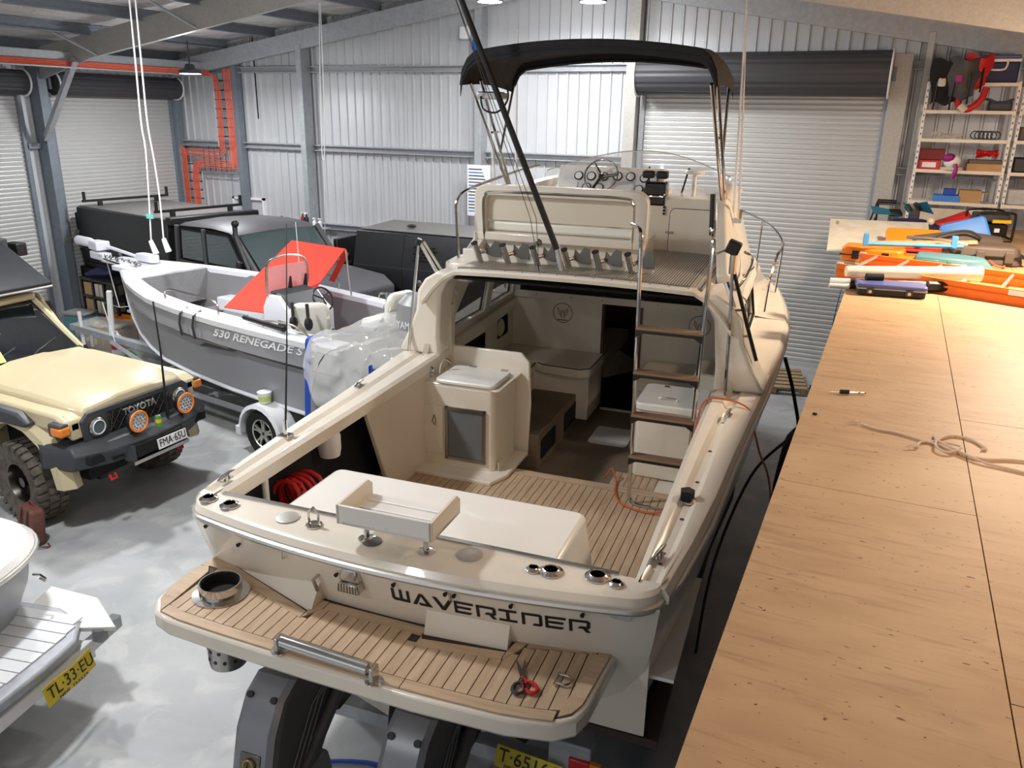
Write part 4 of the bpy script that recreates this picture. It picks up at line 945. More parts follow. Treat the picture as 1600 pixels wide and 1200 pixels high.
for s in (-1, 1):
    mb = MB(); mb.grid(lambda a, b: (s*1.01, lerp(3.12, 4.3, a), 4.33-.03*b+.0*a), 6, 1, .01)
    fr = MB()
    fr.tube([(s*.96, 3.2, 4.32), (s*1.0, 4.25, 3.4)], .014, 8); fr.tube([(s*.97, 3.45, 4.35), (s*1.02, 4.35, 3.4)], .014, 8); fr.build('canopy_leg', 'chrome', B)
    fr = MB(); fr.tube([(s*.97, 4.25, 4.33), (s*1.0, 4.0, 3.75)], .012, 8); fr.build('canopy_strut', 'steel_dark', B)
    MB().tube([(s*.965, 3.7, 3.93), (s*.985, 3.92, 3.93)], .01, 6).build('leg_tie', 'chrome', B)
MB().box((-.98, 3.4, 4.2), (-.78, 3.6, 4.26)).build('stern_lamp', 'steel', B, bevel=.01)
wire('lamp_cable', 'black', [(-.95, 3.4, 4.22), (-.9, 3.35, 4.12), (-.78, 3.35, 4.1), (-.7, 3.38, 4.2), (-.72, 3.4, 4.32)], .008, B)

# ---------- cockpit ladder
def lad(name, pts): return wire(name, 'chrome', pts, .0165, B, 10)
ld = lad('ladder_rail', [(.48, 3.0, 3.3), (.58, 2.82, 3.28), (.61, 2.74, 3.15), (.63, 2.71, 2.6), (.65, 2.7, 1.8), (.655, 2.69, 1.25), (.67, 2.68, 1.15), (.72, 2.66, 1.112), (.84, 2.65, 1.112)])
lad('ladder_rail', [(1.08, 2.98, 3.3), (1.12, 2.8, 3.28), (1.13, 2.74, 3.15), (1.12, 2.71, 2.6), (1.11, 2.7, 1.8), (1.1, 2.69, 1.25), (1.08, 2.68, 1.15), (1.02, 2.66, 1.112), (.84, 2.65, 1.112)])
for z in (2.56, 2.21, 1.86, 1.51):
    t = (3.3-z)/2.1; x0 = .62+.02*t; x1 = 1.13-.015*t
    r = MB().box((x0, 2.65, z), (x1, 2.76, z+.018)).build('ladder_rung', 'teak_dark', B, bevel=.004)
    for xx, d in ((x0, 1), (x1, -1)): MB().prism([(xx, z), (xx+d*.1, z), (xx+d*.02, z-.05), (xx, z-.06)], 2.66, 2.75, 1).build('rung_bracket', 'black', r)
    MB().box((x0+.005, 2.652, z-.022), (x1-.005, 2.758, z)).build('rung_backing', 'black', r)
# right hand black outrigger pole and flood lamp
mb = MB(); mb.tube([(1.06, 3.05, 3.55), (1.08, 3.03, 3.25)], .02, 8); mb.build('folded_pole', 'black', B)
mb = MB(); mb.box((1.2, 2.98, 3.12), (1.3, 3.08, 3.22), Ry(20)); fl = mb.build('flood_lamp', 'black', B, bevel=.012)
MB().tube([(1.22, 3.03, 3.16), (1.14, 3.0, 3.12), (1.12, 2.8, 3.2)], .008, 5).build('lamp_bracket', 'chrome', fl)
# side outriggers
mb = MB(); mb.tube([(1.26, 3.0, 3.12), (1.26, 3.0, 2.98)], .028, 10); o1 = mb.build('outrigger_socket', 'chrome', B)
mb = MB(); mb.tube([(1.26, 3.0, 3.0), (1.29, 2.95, 2.5), (1.31, 2.9, 2.05)], .013, 8); mb.build('outrigger_stay', 'chrome', o1)
mb = MB(); mb.tube([(1.27, 3.0, 3.0), (1.4, 3.05, 2.6), (1.5, 3.1, 2.3)], .015, 8); mb.build('outrigger_tube', 'black', o1)
mb = MB(); mb.tube([(1.22, 3.05, 2.9), (1.3, 3.0, 2.72)], .02, 8); mb.build('outrigger_hinge', 'chrome', o1)
for z, xo in ((2.7, 1.36), (2.5, 1.42)): MB().tube([(1.29, 3.0, z), (xo, 3.05, z)], .01, 6).build('outrigger_link', 'chrome', o1)
mb = MB(); mb.tube([(-1.4, 3.1, 3.02), (-1.43, 3.05, 2.6), (-1.47, 3.0, 2.06)], .014, 8); o2 = mb.build('outrigger_stay', 'chrome', B)
mb = MB(); mb.tube([(-1.4, 3.12, 3.02), (-1.34, 3.3, 2.75), (-1.22, 3.5, 2.5)], .016, 8); mb.tube([(-1.37, 3.14, 3.02), (-1.3, 3.3, 2.78), (-1.2, 3.48, 2.52)], .012, 8); mb.build('outrigger_tube', 'alu_frame', o2)
mb = MB(); mb.tube([(-1.41, 3.1, 3.0), (-1.39, 3.1, 3.05)], .025, 10); mb.build('outrigger_cap', 'black', o2)
# whip aerial on the left gunwale
mb = MB(); mb.tube([(-1.37, 1.0, 2.02), (-1.45, 1.2, 2.6), (-1.6, 1.5, 3.35)], [.008, .005, .003], 5); a = mb.build('gunwale_whip', 'black', B)
mb = MB(); mb.box((-1.41, .96, 2.0), (-1.33, 1.04, 2.02)); mb.cyl((-1.37, 1, 2.02), (-1.375, 1.01, 2.12), .014, n=8); mb.build('whip_base', 'chrome', a)
# ============================================================ WHEELS
def wheel(parent, name, c, r, w, face, rim_m='alu_frame', tyre='rubber', lugs=0, spokes=5, rr=.58):
    """wheel whose axle is along local x of matrix c; face=+1 shows the rim at +x"""
    X = c; mb = MB(); mb.X = X @ Ry(90)
    prof = [(r*rr, -w*.42), (r*.8, -w*.5), (r*.93, -w*.49), (r*.985, -w*.38), (r, -w*.2), (r, w*.2), (r*.985, w*.38), (r*.93, w*.49), (r*.8, w*.5), (r*rr, w*.42)]
    mb.loft([[(a*math.cos(q*math.pi/20), a*math.sin(q*math.pi/20), h) for q in range(40)] for a, h in prof], True, False)
    mb.put([], []); t = mb.build(name, tyre, parent)
    if lugs:
        lb = MB(); lb.X = X
        for k in range(lugs):
            for j, (x0, x1) in enumerate(((-.52, -.2), (-.17, .17), (.2, .52))):
                a = 2*math.pi*(k+(.5 if j == 1 else 0))/lugs; R_ = Matrix.Rotation(a, 4, 'X')
                sk = .3*(1 if x0 < -.3 else -1 if x0 > 0 else .6)*2*math.pi/lugs
                vs = []
                for h in (r*.96, r*1.035):
                    for (xx, tt) in ((x0, -.3-sk), (x1, -.3+sk), (x1, .32+sk), (x0, .32-sk)):
                        an = tt*2*math.pi/lugs; hh = h*(.985 if abs(xx) > .45 else 1); vs.append(R_ @ Vector((xx*w, hh*math.sin(an), hh*math.cos(an))))
                lb.put(vs, [(0, 1, 2, 3), (7, 6, 5, 4), (0, 4, 5, 1), (1, 5, 6, 2), (2, 6, 7, 3), (3, 7, 4, 0)])
                if j != 1:
                    s_ = -1 if x0 < 0 else 1; vs = []
                    for h, xx in ((r*.84, .5), (r*1.0, .54)):
                        for tt in (-.22, .25):
                            an = tt*2*math.pi/lugs; vs += [R_ @ Vector((s_*w*xx, h*math.sin(an), h*math.cos(an))), R_ @ Vector((s_*w*(xx-.06), h*math.sin(an), h*math.cos(an)))]
                    lb.put(vs, [(0, 2, 6, 4), (1, 5, 7, 3), (0, 4, 5, 1), (2, 3, 7, 6), (0, 1, 3, 2), (4, 6, 7, 5)])
        lb.build('tread_block', tyre, t, kind='stuff')
    f = face
    mb = MB(); mb.X = X @ Ry(90*f); R0 = r*rr
    mb.loft([[(a*math.cos(q*math.pi/16), a*math.sin(q*math.pi/16), h) for q in range(32)] for a, h in ((R0, w*.42), (R0*.93, w*.4), (R0*.86, w*.12), (R0*.84, -w*.3))], True, False)
    mb.lathe([(R0*.84, -w*.1), (R0*.84, -w*.09), (.0, -w*.09)], 24); rim = mb.build('rim', rim_m if not spokes else 'black', t)
    if spokes:
        for k in range(spokes):
            a = 2*math.pi*k/spokes
            for da in (-.13, .13):
                mb = MB(); mb.X = X @ Ry(90*f) @ Rz(math.degrees(a))
                mb.prism([(.02, -.02+da*.08), (R0*.55, da*R0*.55-.012), (R0*.9, da*R0*1.3-.014), (R0*.9, da*R0*1.3+.014), (R0*.55, da*R0*.55+.012), (.02, .02+da*.08)], w*.22, w*.34); mb.build('spoke', rim_m, t)
        mb = MB(); mb.X = X @ Ry(90*f); mb.tube([(R0*.95*math.cos(q*math.pi/16), R0*.95*math.sin(q*math.pi/16), w*.38) for q in range(32)], .01, 6, closed=True); mb.build('rim_edge', rim_m, t)
    mb = MB(); mb.X = X @ Ry(90*f); mb.lathe([(R0*.24, -w*.05), (R0*.24, w*.3), (R0*.12, w*.34), (.0, w*.34)], 14); mb.build('hub', 'black' if spokes else 'steel_dark', t)
    if not spokes:
        for k in range(5):
            a = 2*math.pi*k/5; mb = MB(); mb.X = X @ Ry(90*f); mb.lathe([(.012, -w*.1), (.012, w*.02)], 6, T(R0*.42*math.cos(a), R0*.42*math.sin(a), 0)); mb.build('wheel_nut', 'steel', t)
            mb = MB(); mb.X = X @ Ry(90*f); mb.lathe([(R0*.13, -w*.085), (R0*.13, -w*.08)], 10, T(R0*.66*math.cos(a+.6), R0*.66*math.sin(a+.6), 0)); mb.build('rim_slot', 'black', t)
    return t
BM = B.matrix_basis
# ============================================================ TRAILER UNDER THE CRUISER
TR = thing('boat_trailer', 'galvanised multi-axle trailer with yellow plate carrying the cream cruiser', 'trailer', (-2.035, 3.075, 0), 4.5)
for s in (-1, 1):
    MB().box((s*.8-.05, .35, .42), (s*.8+.05, 7.5, .57)).build('chassis_rail', 'galv', TR, bevel=.005)
    MB().box((s*.55-.04, .5, .66), (s*.55+.04, 6.5, .72)).build('bunk', 'black', TR)
    for k, y in enumerate((1.5, 2.42, 3.3)): wheel(TR, 'trailer_wheel', T(s*1.12, y, .36), .36, .23, s, 'alu_frame', 'rubber', 0, 0)
    MB().prism([(1.02, .3), (1.06, .3), (1.1, .8), (1.06, .82)], s*.98 if s > 0 else -1.2, s*1.2 if s > 0 else -.98, 0).build('mudguard', 'galv', TR)
    MB().box((s*.9-.12, .22, .62), (s*.9+.12, .32, .86)).build('lamp_board', 'galv', TR, bevel=.01)
    l = MB().box((s*1.0-.1, .2, .7), (s*1.0+.02, .225, .78)).build('tail_lamp', 'lamp_red', TR, bevel=.008)
    MB().box((s*1.0+.02, .2, .7), (s*1.0+.08, .225, .78)).build('indicator', 'amber', l)
    MB().prism([(.55, .72), (.75, 1.12), (.98, 1.22), (1.12, 1.05), (1.12, .95), (.95, 1.08), (.8, 1.0), (.62, .7)] if s > 0 else [(-.55, .72), (-.75, 1.12), (-.98, 1.22), (-1.12, 1.05), (-1.12, .95), (-.95, 1.08), (-.8, 1.0), (-.62, .7)], .3, .42, 1).build('keel_support', 'black', TR)
for y in (.5, 2.2, 4.2, 6.4): MB().box((-.8, y-.05, .36), (.8, y+.05, .46)).build('cross_member', 'galv', TR)
MB().box((-.06, 7.4, .42), (.06, 9.2, .55)).build('drawbar', 'galv', TR)
MB().cyl((0, 9.1, .06), (0, 9.1, .6), .03).build('jockey_leg', 'galv', TR)
MB().lathe([(.06, 0), (.1, .02), (.1, .05), (.06, .07)], 14, T(.035, 9.1, .1) @ Ry(-90)).build('jockey_wheel', 'rubber', TR)
np_ = MB(); np_.X = T(.68, .17, .68) @ Ry(5) @ Rx(-14); np_.box((-.19, -.003, -.065), (.19, .003, .065)); pl = np_.build('number_plate', 'plate_yellow', TR)
XN = T(.68, .165, .683) @ Ry(5) @ Rx(-14) @ PL_XZ
text_mesh('T·65166', .11, 'black', 'plate_letters', pl, XN @ T(0, .008, .003), .002, .34)
text_mesh('NEW SOUTH WALES', .028, 'black', 'plate_caption', pl, XN @ T(0, -.05, .003), .002, .26)

# ============================================================ TAN OFF-ROADER (nose towards +x), local x forward, y towards the far side
LC = thing('four_wheel_drive', 'sand coloured four-wheel drive with black steel bumper and round spotlights', 'car', (-7.67, 5.6, 0), 0)
def lc(name, m, parent=None, bev=.02, **k): return lambda mb: mb.build(name, m, parent or LC, bevel=bev, **k)
HW = .80
# hood, fenders, cab
mb = MB(); R = []
for x, z, w in ((.8, 1.2, .6), (.79, 1.27, .63), (.7, 1.3, .66), (.1, 1.35, .68), (-.86, 1.385, .7)):
    R.append([(x, -w, z-.04), (x, -w+.05, z), (x, -.28, z+.028), (x, -.2, z+.045), (x, .2, z+.045), (x, .28, z+.028), (x, w-.05, z), (x, w, z-.04), (x, w, z-.1), (x, -w, z-.1)])
mb.loft(R); lc('bonnet', 'cream_paint')(mb)
mb = MB(); mb.prism([(-4.2, .62), (-.45, .62), (-.45, 1.0), (-.3, 1.08), (.62, 1.08), (.8, 1.0), (.8, 1.2), (.7, 1.25), (-.86, 1.32), (-4.2, 1.32)], -HW+.02, HW-.02, 1); lc('body', 'cream_paint')(mb)
MB().box((-.8, -.6, .5), (.72, .6, 1.0)).build('engine_bay', 'black_matt', LC)
for s in (-1, 1):
    mb = MB(); R = []
    for a in range(9):
        t = math.radians(180*a/8); R.append([(.02+.56*math.cos(t), s*.74, .5+.56*math.sin(t)), (.02+.60*math.cos(t), s*.9, .5+.6*math.sin(t)), (.02+.68*math.cos(t), s*.885, .5+.68*math.sin(t)), (.02+.75*math.cos(t), s*.79, .5+.74*math.sin(t)), (.02+.72*math.cos(t), s*.7, .5+.7*math.sin(t))])
    mb.loft(R); lc('wheel_arch', 'cream_paint', bev=0)(mb)
    mb = MB(); mb.prism([(.8, 1.08), (.8, 1.2), (.66, 1.26), (-.86, 1.32), (-.86, 1.1), (-.3, 1.12)], min(s*.66, s*.83), max(s*.66, s*.83), 1); lc('fender', 'cream_paint', bev=.03)(mb)
    mb = MB(); mb.box((.62, s*.83-.06, 1.06), (.8, s*.83+.05, 1.2)); f = lc('indicator_housing', 'dark_grey', bev=.02)(mb)
    mb = MB(); mb.box((.66, s*.84-.06, 1.075), (.815, s*.84+.055, 1.17)); mb.build('indicator', 'amber', f, bevel=.02)
# raised air intake on the near fender
mb = MB(); mb.prism([(-.86, 1.1), (.3, 1.1), (.38, 1.14), (.22, 1.24), (-.86, 1.3)], -.92, -.76, 1); lc('air_intake', 'dark_grey', bev=.03)(mb)
# grille mask and grille
mb = MB(); mb.prism([(-.66, .95), (.66, .95), (.68, 1.17), (.6, 1.24), (-.6, 1.24), (-.68, 1.17)], .79, .83, 0); g = lc('grille_surround', 'dark_grey', bev=.01)(mb)
MB().box((.825, -.38, .97), (.835, .38, 1.19)).build('grille_mesh', 'black_matt', g)
for i in range(-7, 8):
    for s in (-1, 1): MB().tube([(.842, max(-.38, min(.38, i*.1-.08*s)), .98), (.842, max(-.38, min(.38, i*.1+.08*s)), 1.18)], .0028, 4).build('grille_bar', 'steel_dark', g)
text_mesh('TOYOTA', .1, 'alu_frame', 'grille_letters', g, T(.866, -.02, 1.13) @ Rz(90) @ Rx(90), .012, .42, bold=.0015)
for s in (-1, 1):
    mb = MB(); mb.lathe([(.095, 0), (.095, .03), (.085, .04)], 22, T(.82, s*.52, 1.08) @ Ry(90)); hl = mb.build('headlamp', 'steel', LC)
    MB().lathe([(.083, .03), (.07, .045), (.0, .05)], 22, T(.82, s*.52, 1.08) @ Ry(90)).build('lens', 'glass_green', hl)
    MB().tube([(.868, s*.52+.07*math.cos(q*.314), 1.08+.07*math.sin(q*.314)) for q in range(20)], .006, 5, closed=True).build('halo_ring', 'gauge', hl)
# steel bumper
mb = MB()
pl_ = [(.55, -.93), (.88, -.84), (1.03, -.5), (1.08, 0), (1.03, .5), (.88, .84), (.55, .93)]
def bump(z, inset=0): return [(x-inset, y*(1-inset*.3), z) for x, y in pl_]
R = [bump(.68, .12), bump(.72, .04), bump(.86, 0), bump(.94, .06), bump(.96, .13)]
R2 = [[(x-.16, y*.86, p[0][2]) for (x, y, _) in p] for p in reversed(R)]
full = R+R2; n = len(full)
mb.loft([[full[k][q] for k in range(n)] for q in range(len(pl_))]); bu = lc('steel_bumper', 'dark_grey', bev=.012)(mb)
for (y0, y1, z0, z1, xx) in ((-.75, -.58, .76, .86, .96), (.58, .75, .76, .86, .96), (-.3, .3, .7, .84, 1.075)):
    MB().box((xx-.06, y0, z0), (xx+.012, y1, z1)).build('bumper_recess', 'black_matt', bu, bevel=.01)
for s in (-1, 1): MB().box((.93, s*.66-.05, .78), (.97, s*.66+.03, .84)).build('fog_lamp', 'glass_green', bu, bevel=.008)
for i in range(6):
    MB().cyl((1.0, -.52+i*.022, .76), (1.03, -.52+i*.022, .76), .012, n=6).build('mesh_hole', 'black', bu)
MB().box((.98, -.36, .64), (1.1, .36, .68)).build('skid_lip', 'steel', bu, bevel=.006)
for s in (-1, 1): MB().prism([(.98, s*.38), (1.08, s*.34), (1.08, s*.31), (.98, s*.33)], .68, .84).build('upright', 'dark_grey', bu)
for y in (-.56, .3):
    mb = MB(); mb.tube([(1.0, y-.03, .62), (1.02, y-.03, .57), (1.02, y+.03, .57), (1.0, y+.03, .62)], .014, 6); mb.build('recovery_shackle', 'red', bu)
mb = MB(); mb.X = T(1.12, .12, .77) @ Ry(-8); mb.box((-.004, -.19, -.055), (.004, .19, .055)); npl = mb.build('number_plate', 'white', bu)
text_mesh('FMA·65U', .115, 'black', 'plate_letters', npl, T(1.127, .12, .772) @ Ry(-8) @ Rz(90) @ Rx(90), .002, .34)
for y in (-.2, .42):
    mb = MB(); mb.lathe([(.06, -.06), (.115, -.01), (.118, .03), (.11, .04)], 26, T(1.0, y, 1.06) @ Ry(88)); sp = mb.build('spotlight', 'black', LC)
    MB().tube([(1.045, y+.105*math.cos(q*.2618), 1.06+.105*math.sin(q*.2618)) for q in range(24)], .011, 6, closed=True).build('orange_bezel', 'orange', sp)
    MB().lathe([(.097, .035), (.09, .042), (.0, .044)], 24, T(1.0, y, 1.06) @ Ry(88)).build('lens', 'gauge', sp)
    for k in range(19):
        rr_ = 0 if k == 0 else (.035 if k < 7 else .07); a = k*math.pi/3 if k < 7 else k*math.pi/6
        MB().lathe([(.013, .0), (.013, .004)], 8, T(1.045, y+rr_*math.cos(a), 1.06+rr_*math.sin(a)) @ Ry(90)).build('led_cell', 'steel', sp)
    MB().box((.98, y-.03, .93), (1.02, y+.03, .97)).build('bracket', 'black', sp)
mb = MB(); mb.tube([(.98, .22, .96), (.98, .22, 1.2)], .02, 8); mb.tube([(.98, .22, 1.2), (.97, .24, 1.7), (.93, .26, 2.2)], [.013, .01, .008], 8); lc('bumper_aerial', 'black', bev=0)(mb)
# windscreen, scuttle, roof and pillars
WB, WT = -.86, -1.5
for s in (-1, 1):
    mb = MB(); mb.tube([(WB, s*.7, 1.36), (WT, s*.62, 1.92)], .035, 6); lc('windscreen_pillar', 'cream_paint', bev=0)(mb)
    mb = MB(); mb.prism([(-.9, 1.3), (-4.2, 1.3), (-4.1, 1.95), (-1.5, 1.95)], s*.70 if s > 0 else -.74, .74 if s > 0 else -.70, 1); lc('cab_side', 'cream_paint')(mb)
    for x0, x1, k in ((-2.0, -1.1, .25), (-3.0, -2.1, 0)):
        mb = MB(); mb.prism([(x0, 1.38), (x1, 1.38), (x1-k, 1.86), (x0, 1.86)], s*.745-.004, s*.745+.004, 1); lc('side_window', 'glass_dark', bev=0)(mb)
mb = MB(); mb.grid(lambda u, v: (lerp(WB, WT, v)+.06*(1-(2*u-1)**2), (2*u-1)*lerp(.68, .61, v), lerp(1.37, 1.9, v)), 12, 4, .008); ws = lc('windscreen', 'glass_dark', bev=0)(mb)
mb = MB(); mb.tube([(WB+.0, -.69, 1.365), (WB+.06, 0, 1.365), (WB, .69, 1.365)], .03, 6); lc('scuttle', 'black', bev=0)(mb)
mb = MB(); mb.prism([(-4.15, -.72), (-4.15, .72), (-1.5, .68), (-1.42, .6), (-1.38, 0), (-1.42, -.6), (-1.5, -.68)], 1.9, 1.985); lc('roof', 'cream_paint', bev=.03)(mb)
for y0, y1, yw in ((-.55, -.05, -.5), (.0, .52, .0)):
    mb = MB(); mb.tube([(-.8, yw, 1.39), (-.9, yw+.18, 1.45), (-.98, yw+.48, 1.52)], .009, 5); w_ = lc('wiper', 'black', bev=0)(mb)
mb = MB(); mb.prism([(-.98, -.62), (-.93, -.2), (-1.15, -.24), (-1.19, -.6)], 1.49, 1.494); mb.X = Matrix.Identity(4)
o = plate('sun_card', 'lime', [(-.24, -.08), (.2, -.08), (.22, .09), (-.18, .1)], [], .004, LC, T(-.93, -.42, 1.475) @ Rz(86) @ Rx(38))
for k in range(3): plate('card_print', 'dark_grey', [(-.1+k*.1, -.03), (-.05+k*.1, -.03), (-.03+k*.1, .04), (-.08+k*.1, .04)], [], .002, o, T(0, 0, .004))
plate('blue_card', 'mint', [(-.1, -.06), (.1, -.05), (.08, .05), (-.1, .04)], [], .004, LC, T(-.9, -.62, 1.44) @ Rz(80) @ Rx(38))
plate('sticker', 'gauge', [(-.05, -.03), (.05, -.03), (.05, .03), (-.05, .03)], [[(-.035, -.018), (.035, -.018), (.035, .018), (-.035, .018)]], .002, LC, T(-1.17, -.1, 1.68) @ Rz(86) @ Rx(42))
# rooftop tent
mb = MB(); mb.prism([(-1.3, 2.04), (-1.28, 2.1), (-2.15, 2.56), (-4.0, 2.56), (-4.0, 2.04)], -.72, .76, 1); rt = lc('rooftop_tent', 'canopy_black', bev=.015)(mb)
MB().box((-4.0, -.74, 2.56), (-2.15, .78, 2.64)).build('tent_lid', 'black_gloss', rt, bevel=.03)
MB().box((-2.32, .2, 2.66), (-2.16, .36, 2.72)).build('vent', 'steel', rt, bevel=.01)
MB().tube([(-1.29, -.72, 2.05), (-1.29, .76, 2.05)], .014, 6).build('edge_trim', 'alu_frame', rt)
mb = MB(); mb.box((-2.75, .8, 2.3), (-2.35, 1.02, 2.5)); aw = lc('awning_bracket', 'dark_grey', bev=.015)(mb)
MB().box((-2.45, 1.02, 2.28), (-2.2, 1.16, 2.44)).build('work_lamp', 'black', aw, bevel=.015)
for s in (-1, 1):
    for x in (-1.7, -2.7, -3.7): MB().box((x-.03, s*.6-.02, 1.98), (x+.03, s*.6+.02, 2.05)).build('rack_foot', 'black', LC)
# wheels
wheel(LC, 'front_wheel', T(.02, -.76, .43) @ Rz(90-8), .43, .29, -1, 'steel_dark', 'rubber_dusty', 30, 0, .52)
wheel(LC, 'front_wheel', T(.02, .76, .43) @ Rz(90-8), .43, .29, 1, 'steel_dark', 'rubber_dusty', 30, 0, .52)
for s in (-1, 1): wheel(LC, 'rear_wheel', T(-2.72, s*.76, .42) @ Rz(90), .415, .28, s, 'galv_dark', 'rubber', 0, 0, .52)
MB().cyl((.02, -.7, .42), (.02, .7, .42), .06).build('axle', 'black', LC)
MB().box((-4.1, -.4, .4), (.6, -.3, .6)).build('chassis_rail', 'black', LC); MB().box((-4.1, .3, .4), (.6, .4, .6)).build('chassis_rail', 'black', LC)
# drink can on the bumper
t = thing('drink_can', 'green and yellow drink can standing on the black bumper between the spotlights', 'can', (-7.55+.99, 5.58, .955))
MB().lathe([(.024, 0), (.031, .006), (.031, .112), (.026, .122), (.025, .122)], 20).build('can_body', 'green', t)
MB().lathe([(.0255, .1215), (.0255, .123), (.02, .124)], 20).build('can_top', 'steel', t)
MB().lathe([(.0316, .045), (.0316, .085)], 20).build('can_print', 'yellow', t)
# backpack
t = thing('backpack', 'brown leather backpack leaning on the dusty front tyre', 'backpack', (-7.22, 4.47, 0), -14)
mb = MB(); mb.X = Rx(-8); mb.prism(rrect(-.16, 0, .16, .38, .05), -.07, .07, 1); bp_ = mb.build('bag_body', 'leather', t, bevel=.03)
mb = MB(); mb.X = Rx(-8); mb.prism(rrect(-.12, .03, .12, .17, .03), -.1, -.06, 1); mb.build('front_pocket', 'leather', t, bevel=.015)
for x in (-.08, .05): 
    mb = MB(); mb.X = Rx(-8); mb.grid(lambda u, v: (x+.04*u, -.078-.02*math.sin(v*math.pi), .02+.35*v), 1, 10, .008); mb.build('shoulder_strap', 'leather', t)
mb = MB(); mb.X = Rx(-8); mb.tube([(-.05, 0, .38), (-.04, 0, .42), (.04, 0, .42), (.05, 0, .38)], .008, 6); mb.build('top_handle', 'leather', t)
wire('trailing_strap', 'leather', [(.12, -.06, .06), (.2, -.04, .04), (.24, .06, .01), (.16, .08, .008)], .008, t)

# ============================================================ SILVER FISHING BOAT ON ITS TRAILER
TB = thing('fishing_boat', 'grey aluminium open fishing boat with white deck edge and red cover', 'boat', (-5.15, 7.93, 0), 80.2)
# local y towards the bow, near side is -x
THW = [(0, .95), (1, 1.04), (2.5, 1.08), (3.5, 1.0), (4.3, .78), (4.95, .48), (5.45, .2), (5.75, .05)]
THZ = [(0, 1.62), (2.5, 1.68), (4.2, 1.76), (5.75, 1.86)]
TCZ = [(0, .62), (2.5, .72), (3.9, .84), (4.7, 1.05), (5.2, 1.3), (5.75, 1.75)]
TKZ = [(0, .48), (3.4, .5), (4.3, .62), (4.8, .85), (5.25, 1.25), (5.6, 1.7), (5.75, 1.8)]
ty = [0, .5, 1.2, 2, 2.8, 3.5, 4.0, 4.4, 4.8, 5.1, 5.4, 5.6, 5.75]
def tsec(y):
    w = interp(THW, y); z = interp(THZ, y); zc = interp(TCZ, y); zk = min(zc, interp(TKZ, y)); wc = w*.84
    return [(w, z-.06), (w*.99, lerp(z, zc, .35)), (lerp(w, wc, .55), lerp(z, zc, .37)), (wc, zc), (wc*.5, lerp(zc, zk, .5)), (0, zk)]
mb = MB(); mb.loft([[(x, y, z) for x, z in tsec(y)]+[(-x, y, z) for x, z in reversed(tsec(y)[:-1])] for y in ty], closed=False, cap=False); mb.build('hull', 'tin_grey', TB, ang=20)
mb = MB(); s0 = [(x, 0, z) for x, z in tsec(0)]; mb.put(s0+[(-x, y, z) for x, y, z in reversed(s0[:-1])], [tuple(range(11))]); mb.build('transom', 'tin_grey', TB)
for s in (-1, 1):
    mb = MB(); mb.loft([[(s*(interp(THW, y)+.02), y, interp(THZ, y)-.1), (s*(interp(THW, y)+.03), y, interp(THZ, y)-.03), (s*(interp(THW, y)), y, interp(THZ, y)), (s*max(.0, interp(THW, y)-.2), y, interp(THZ, y)+.005), (s*max(.0, interp(THW, y)-.2), y, interp(THZ, y)-.06)] for y in ty]); mb.build('gunwale', 'tin_white', TB, ang=30)
    pts = [(s*interp(THW, y)*.84, y, interp(TCZ, y)) for y in ty]
    mb = MB(); mb.tube(pts, .03, 6); mb.build('chine_strip', 'tin_white', TB)
    mb = MB(); mb.tube([(s*(interp(THW, y)*.965+.005), y, lerp(interp(THZ, y), interp(TCZ, y), .37)) for y in np.linspace(0, 4.6, 14)], .014, 5); mb.build('side_strake', 'steel', TB)
    mb = MB(); mb.grid(lambda u, v: (s*(interp(THW, 5.0*u)-.19-.12*v), 5.0*u, lerp(interp(THZ, 5.0*u)-.02, .95, v)), 12, 2, .01); mb.build('inner_side', 'tin_light', TB)
MB().prism([(-.7, .05), (.7, .05), (.72, 2.8), (.4, 4.2), (-.4, 4.2), (-.72, 2.8)], .94, .96).build('deck_floor', 'tin_floor', TB)
# bow deck, locker, anchor gear, electric motor
mb = MB(); mb.prism([(-.6, 4.4), (.6, 4.4), (.4, 4.95), (.16, 5.5), (.1, 6.1), (-.14, 6.1), (-.16, 5.5), (-.4, 4.95)], 1.76, 1.8, 2, top=[(-.6, 4.4), (.6, 4.4), (.4, 4.95), (.16, 5.5), (.1, 6.1), (-.14, 6.1), (-.16, 5.5), (-.4, 4.95)]); bd = mb.build('bow_deck', 'tin_white', TB, bevel=.01)
MB().box((-.55, 4.36, 1.3), (.55, 4.4, 1.77)).build('bow_bulkhead', 'tin_floor', TB)
MB().box((-.55, 3.3, 1.18), (.55, 4.2, 1.22)).build('casting_deck', 'tin_floor', TB, bevel=.01)
mb = MB(); mb.prism([(.45, 2.3), (.86, 2.3), (.7, 4.0), (.4, 4.0)], 1.1, 1.4); mb.build('side_locker', 'tin_white', TB, bevel=.02)
for x in (-.3, .05, .3): mb = MB(); mb.lathe([(.05, 0), (.05, .008), (.03, .01)], 14, T(x, 3.8, 1.222)); mb.build('locker_latch', 'black', TB)
mb = MB(); mb.rbox((-.05, 4.85, 1.79), (.22, 5.5, 1.83), .1); mb.build('deck_hatch', 'tin_white', bd)
mb = MB(); mb.rbox((-.45, 4.6, 1.78), (-.3, 5.3, 1.84), .06); mb.build('fairlead_pod', 'tin_white', bd)
em = MB(); em.tube([(-.02, 6.5, 1.98), (.02, 6.15, 1.98), (.05, 5.4, 1.9)], [.03, .03, .025], 8); e_ = em.build('electric_motor_shaft', 'tin_white', TB)
em = MB(); em.tube([(-.08, 6.85, 2.03), (-.08, 6.8, 2.03), (-.06, 6.5, 2.02), (-.05, 6.42, 2.02)], [.05, .075, .075, .05], 14); em.build('motor_pod', 'tin_white', e_)
em = MB(); em.prism([(-.16, 6.15), (.08, 6.15), (.06, 6.45), (-.1, 6.5)], 1.92, 2.06); em.build('motor_mount', 'tin_white', e_, bevel=.02)
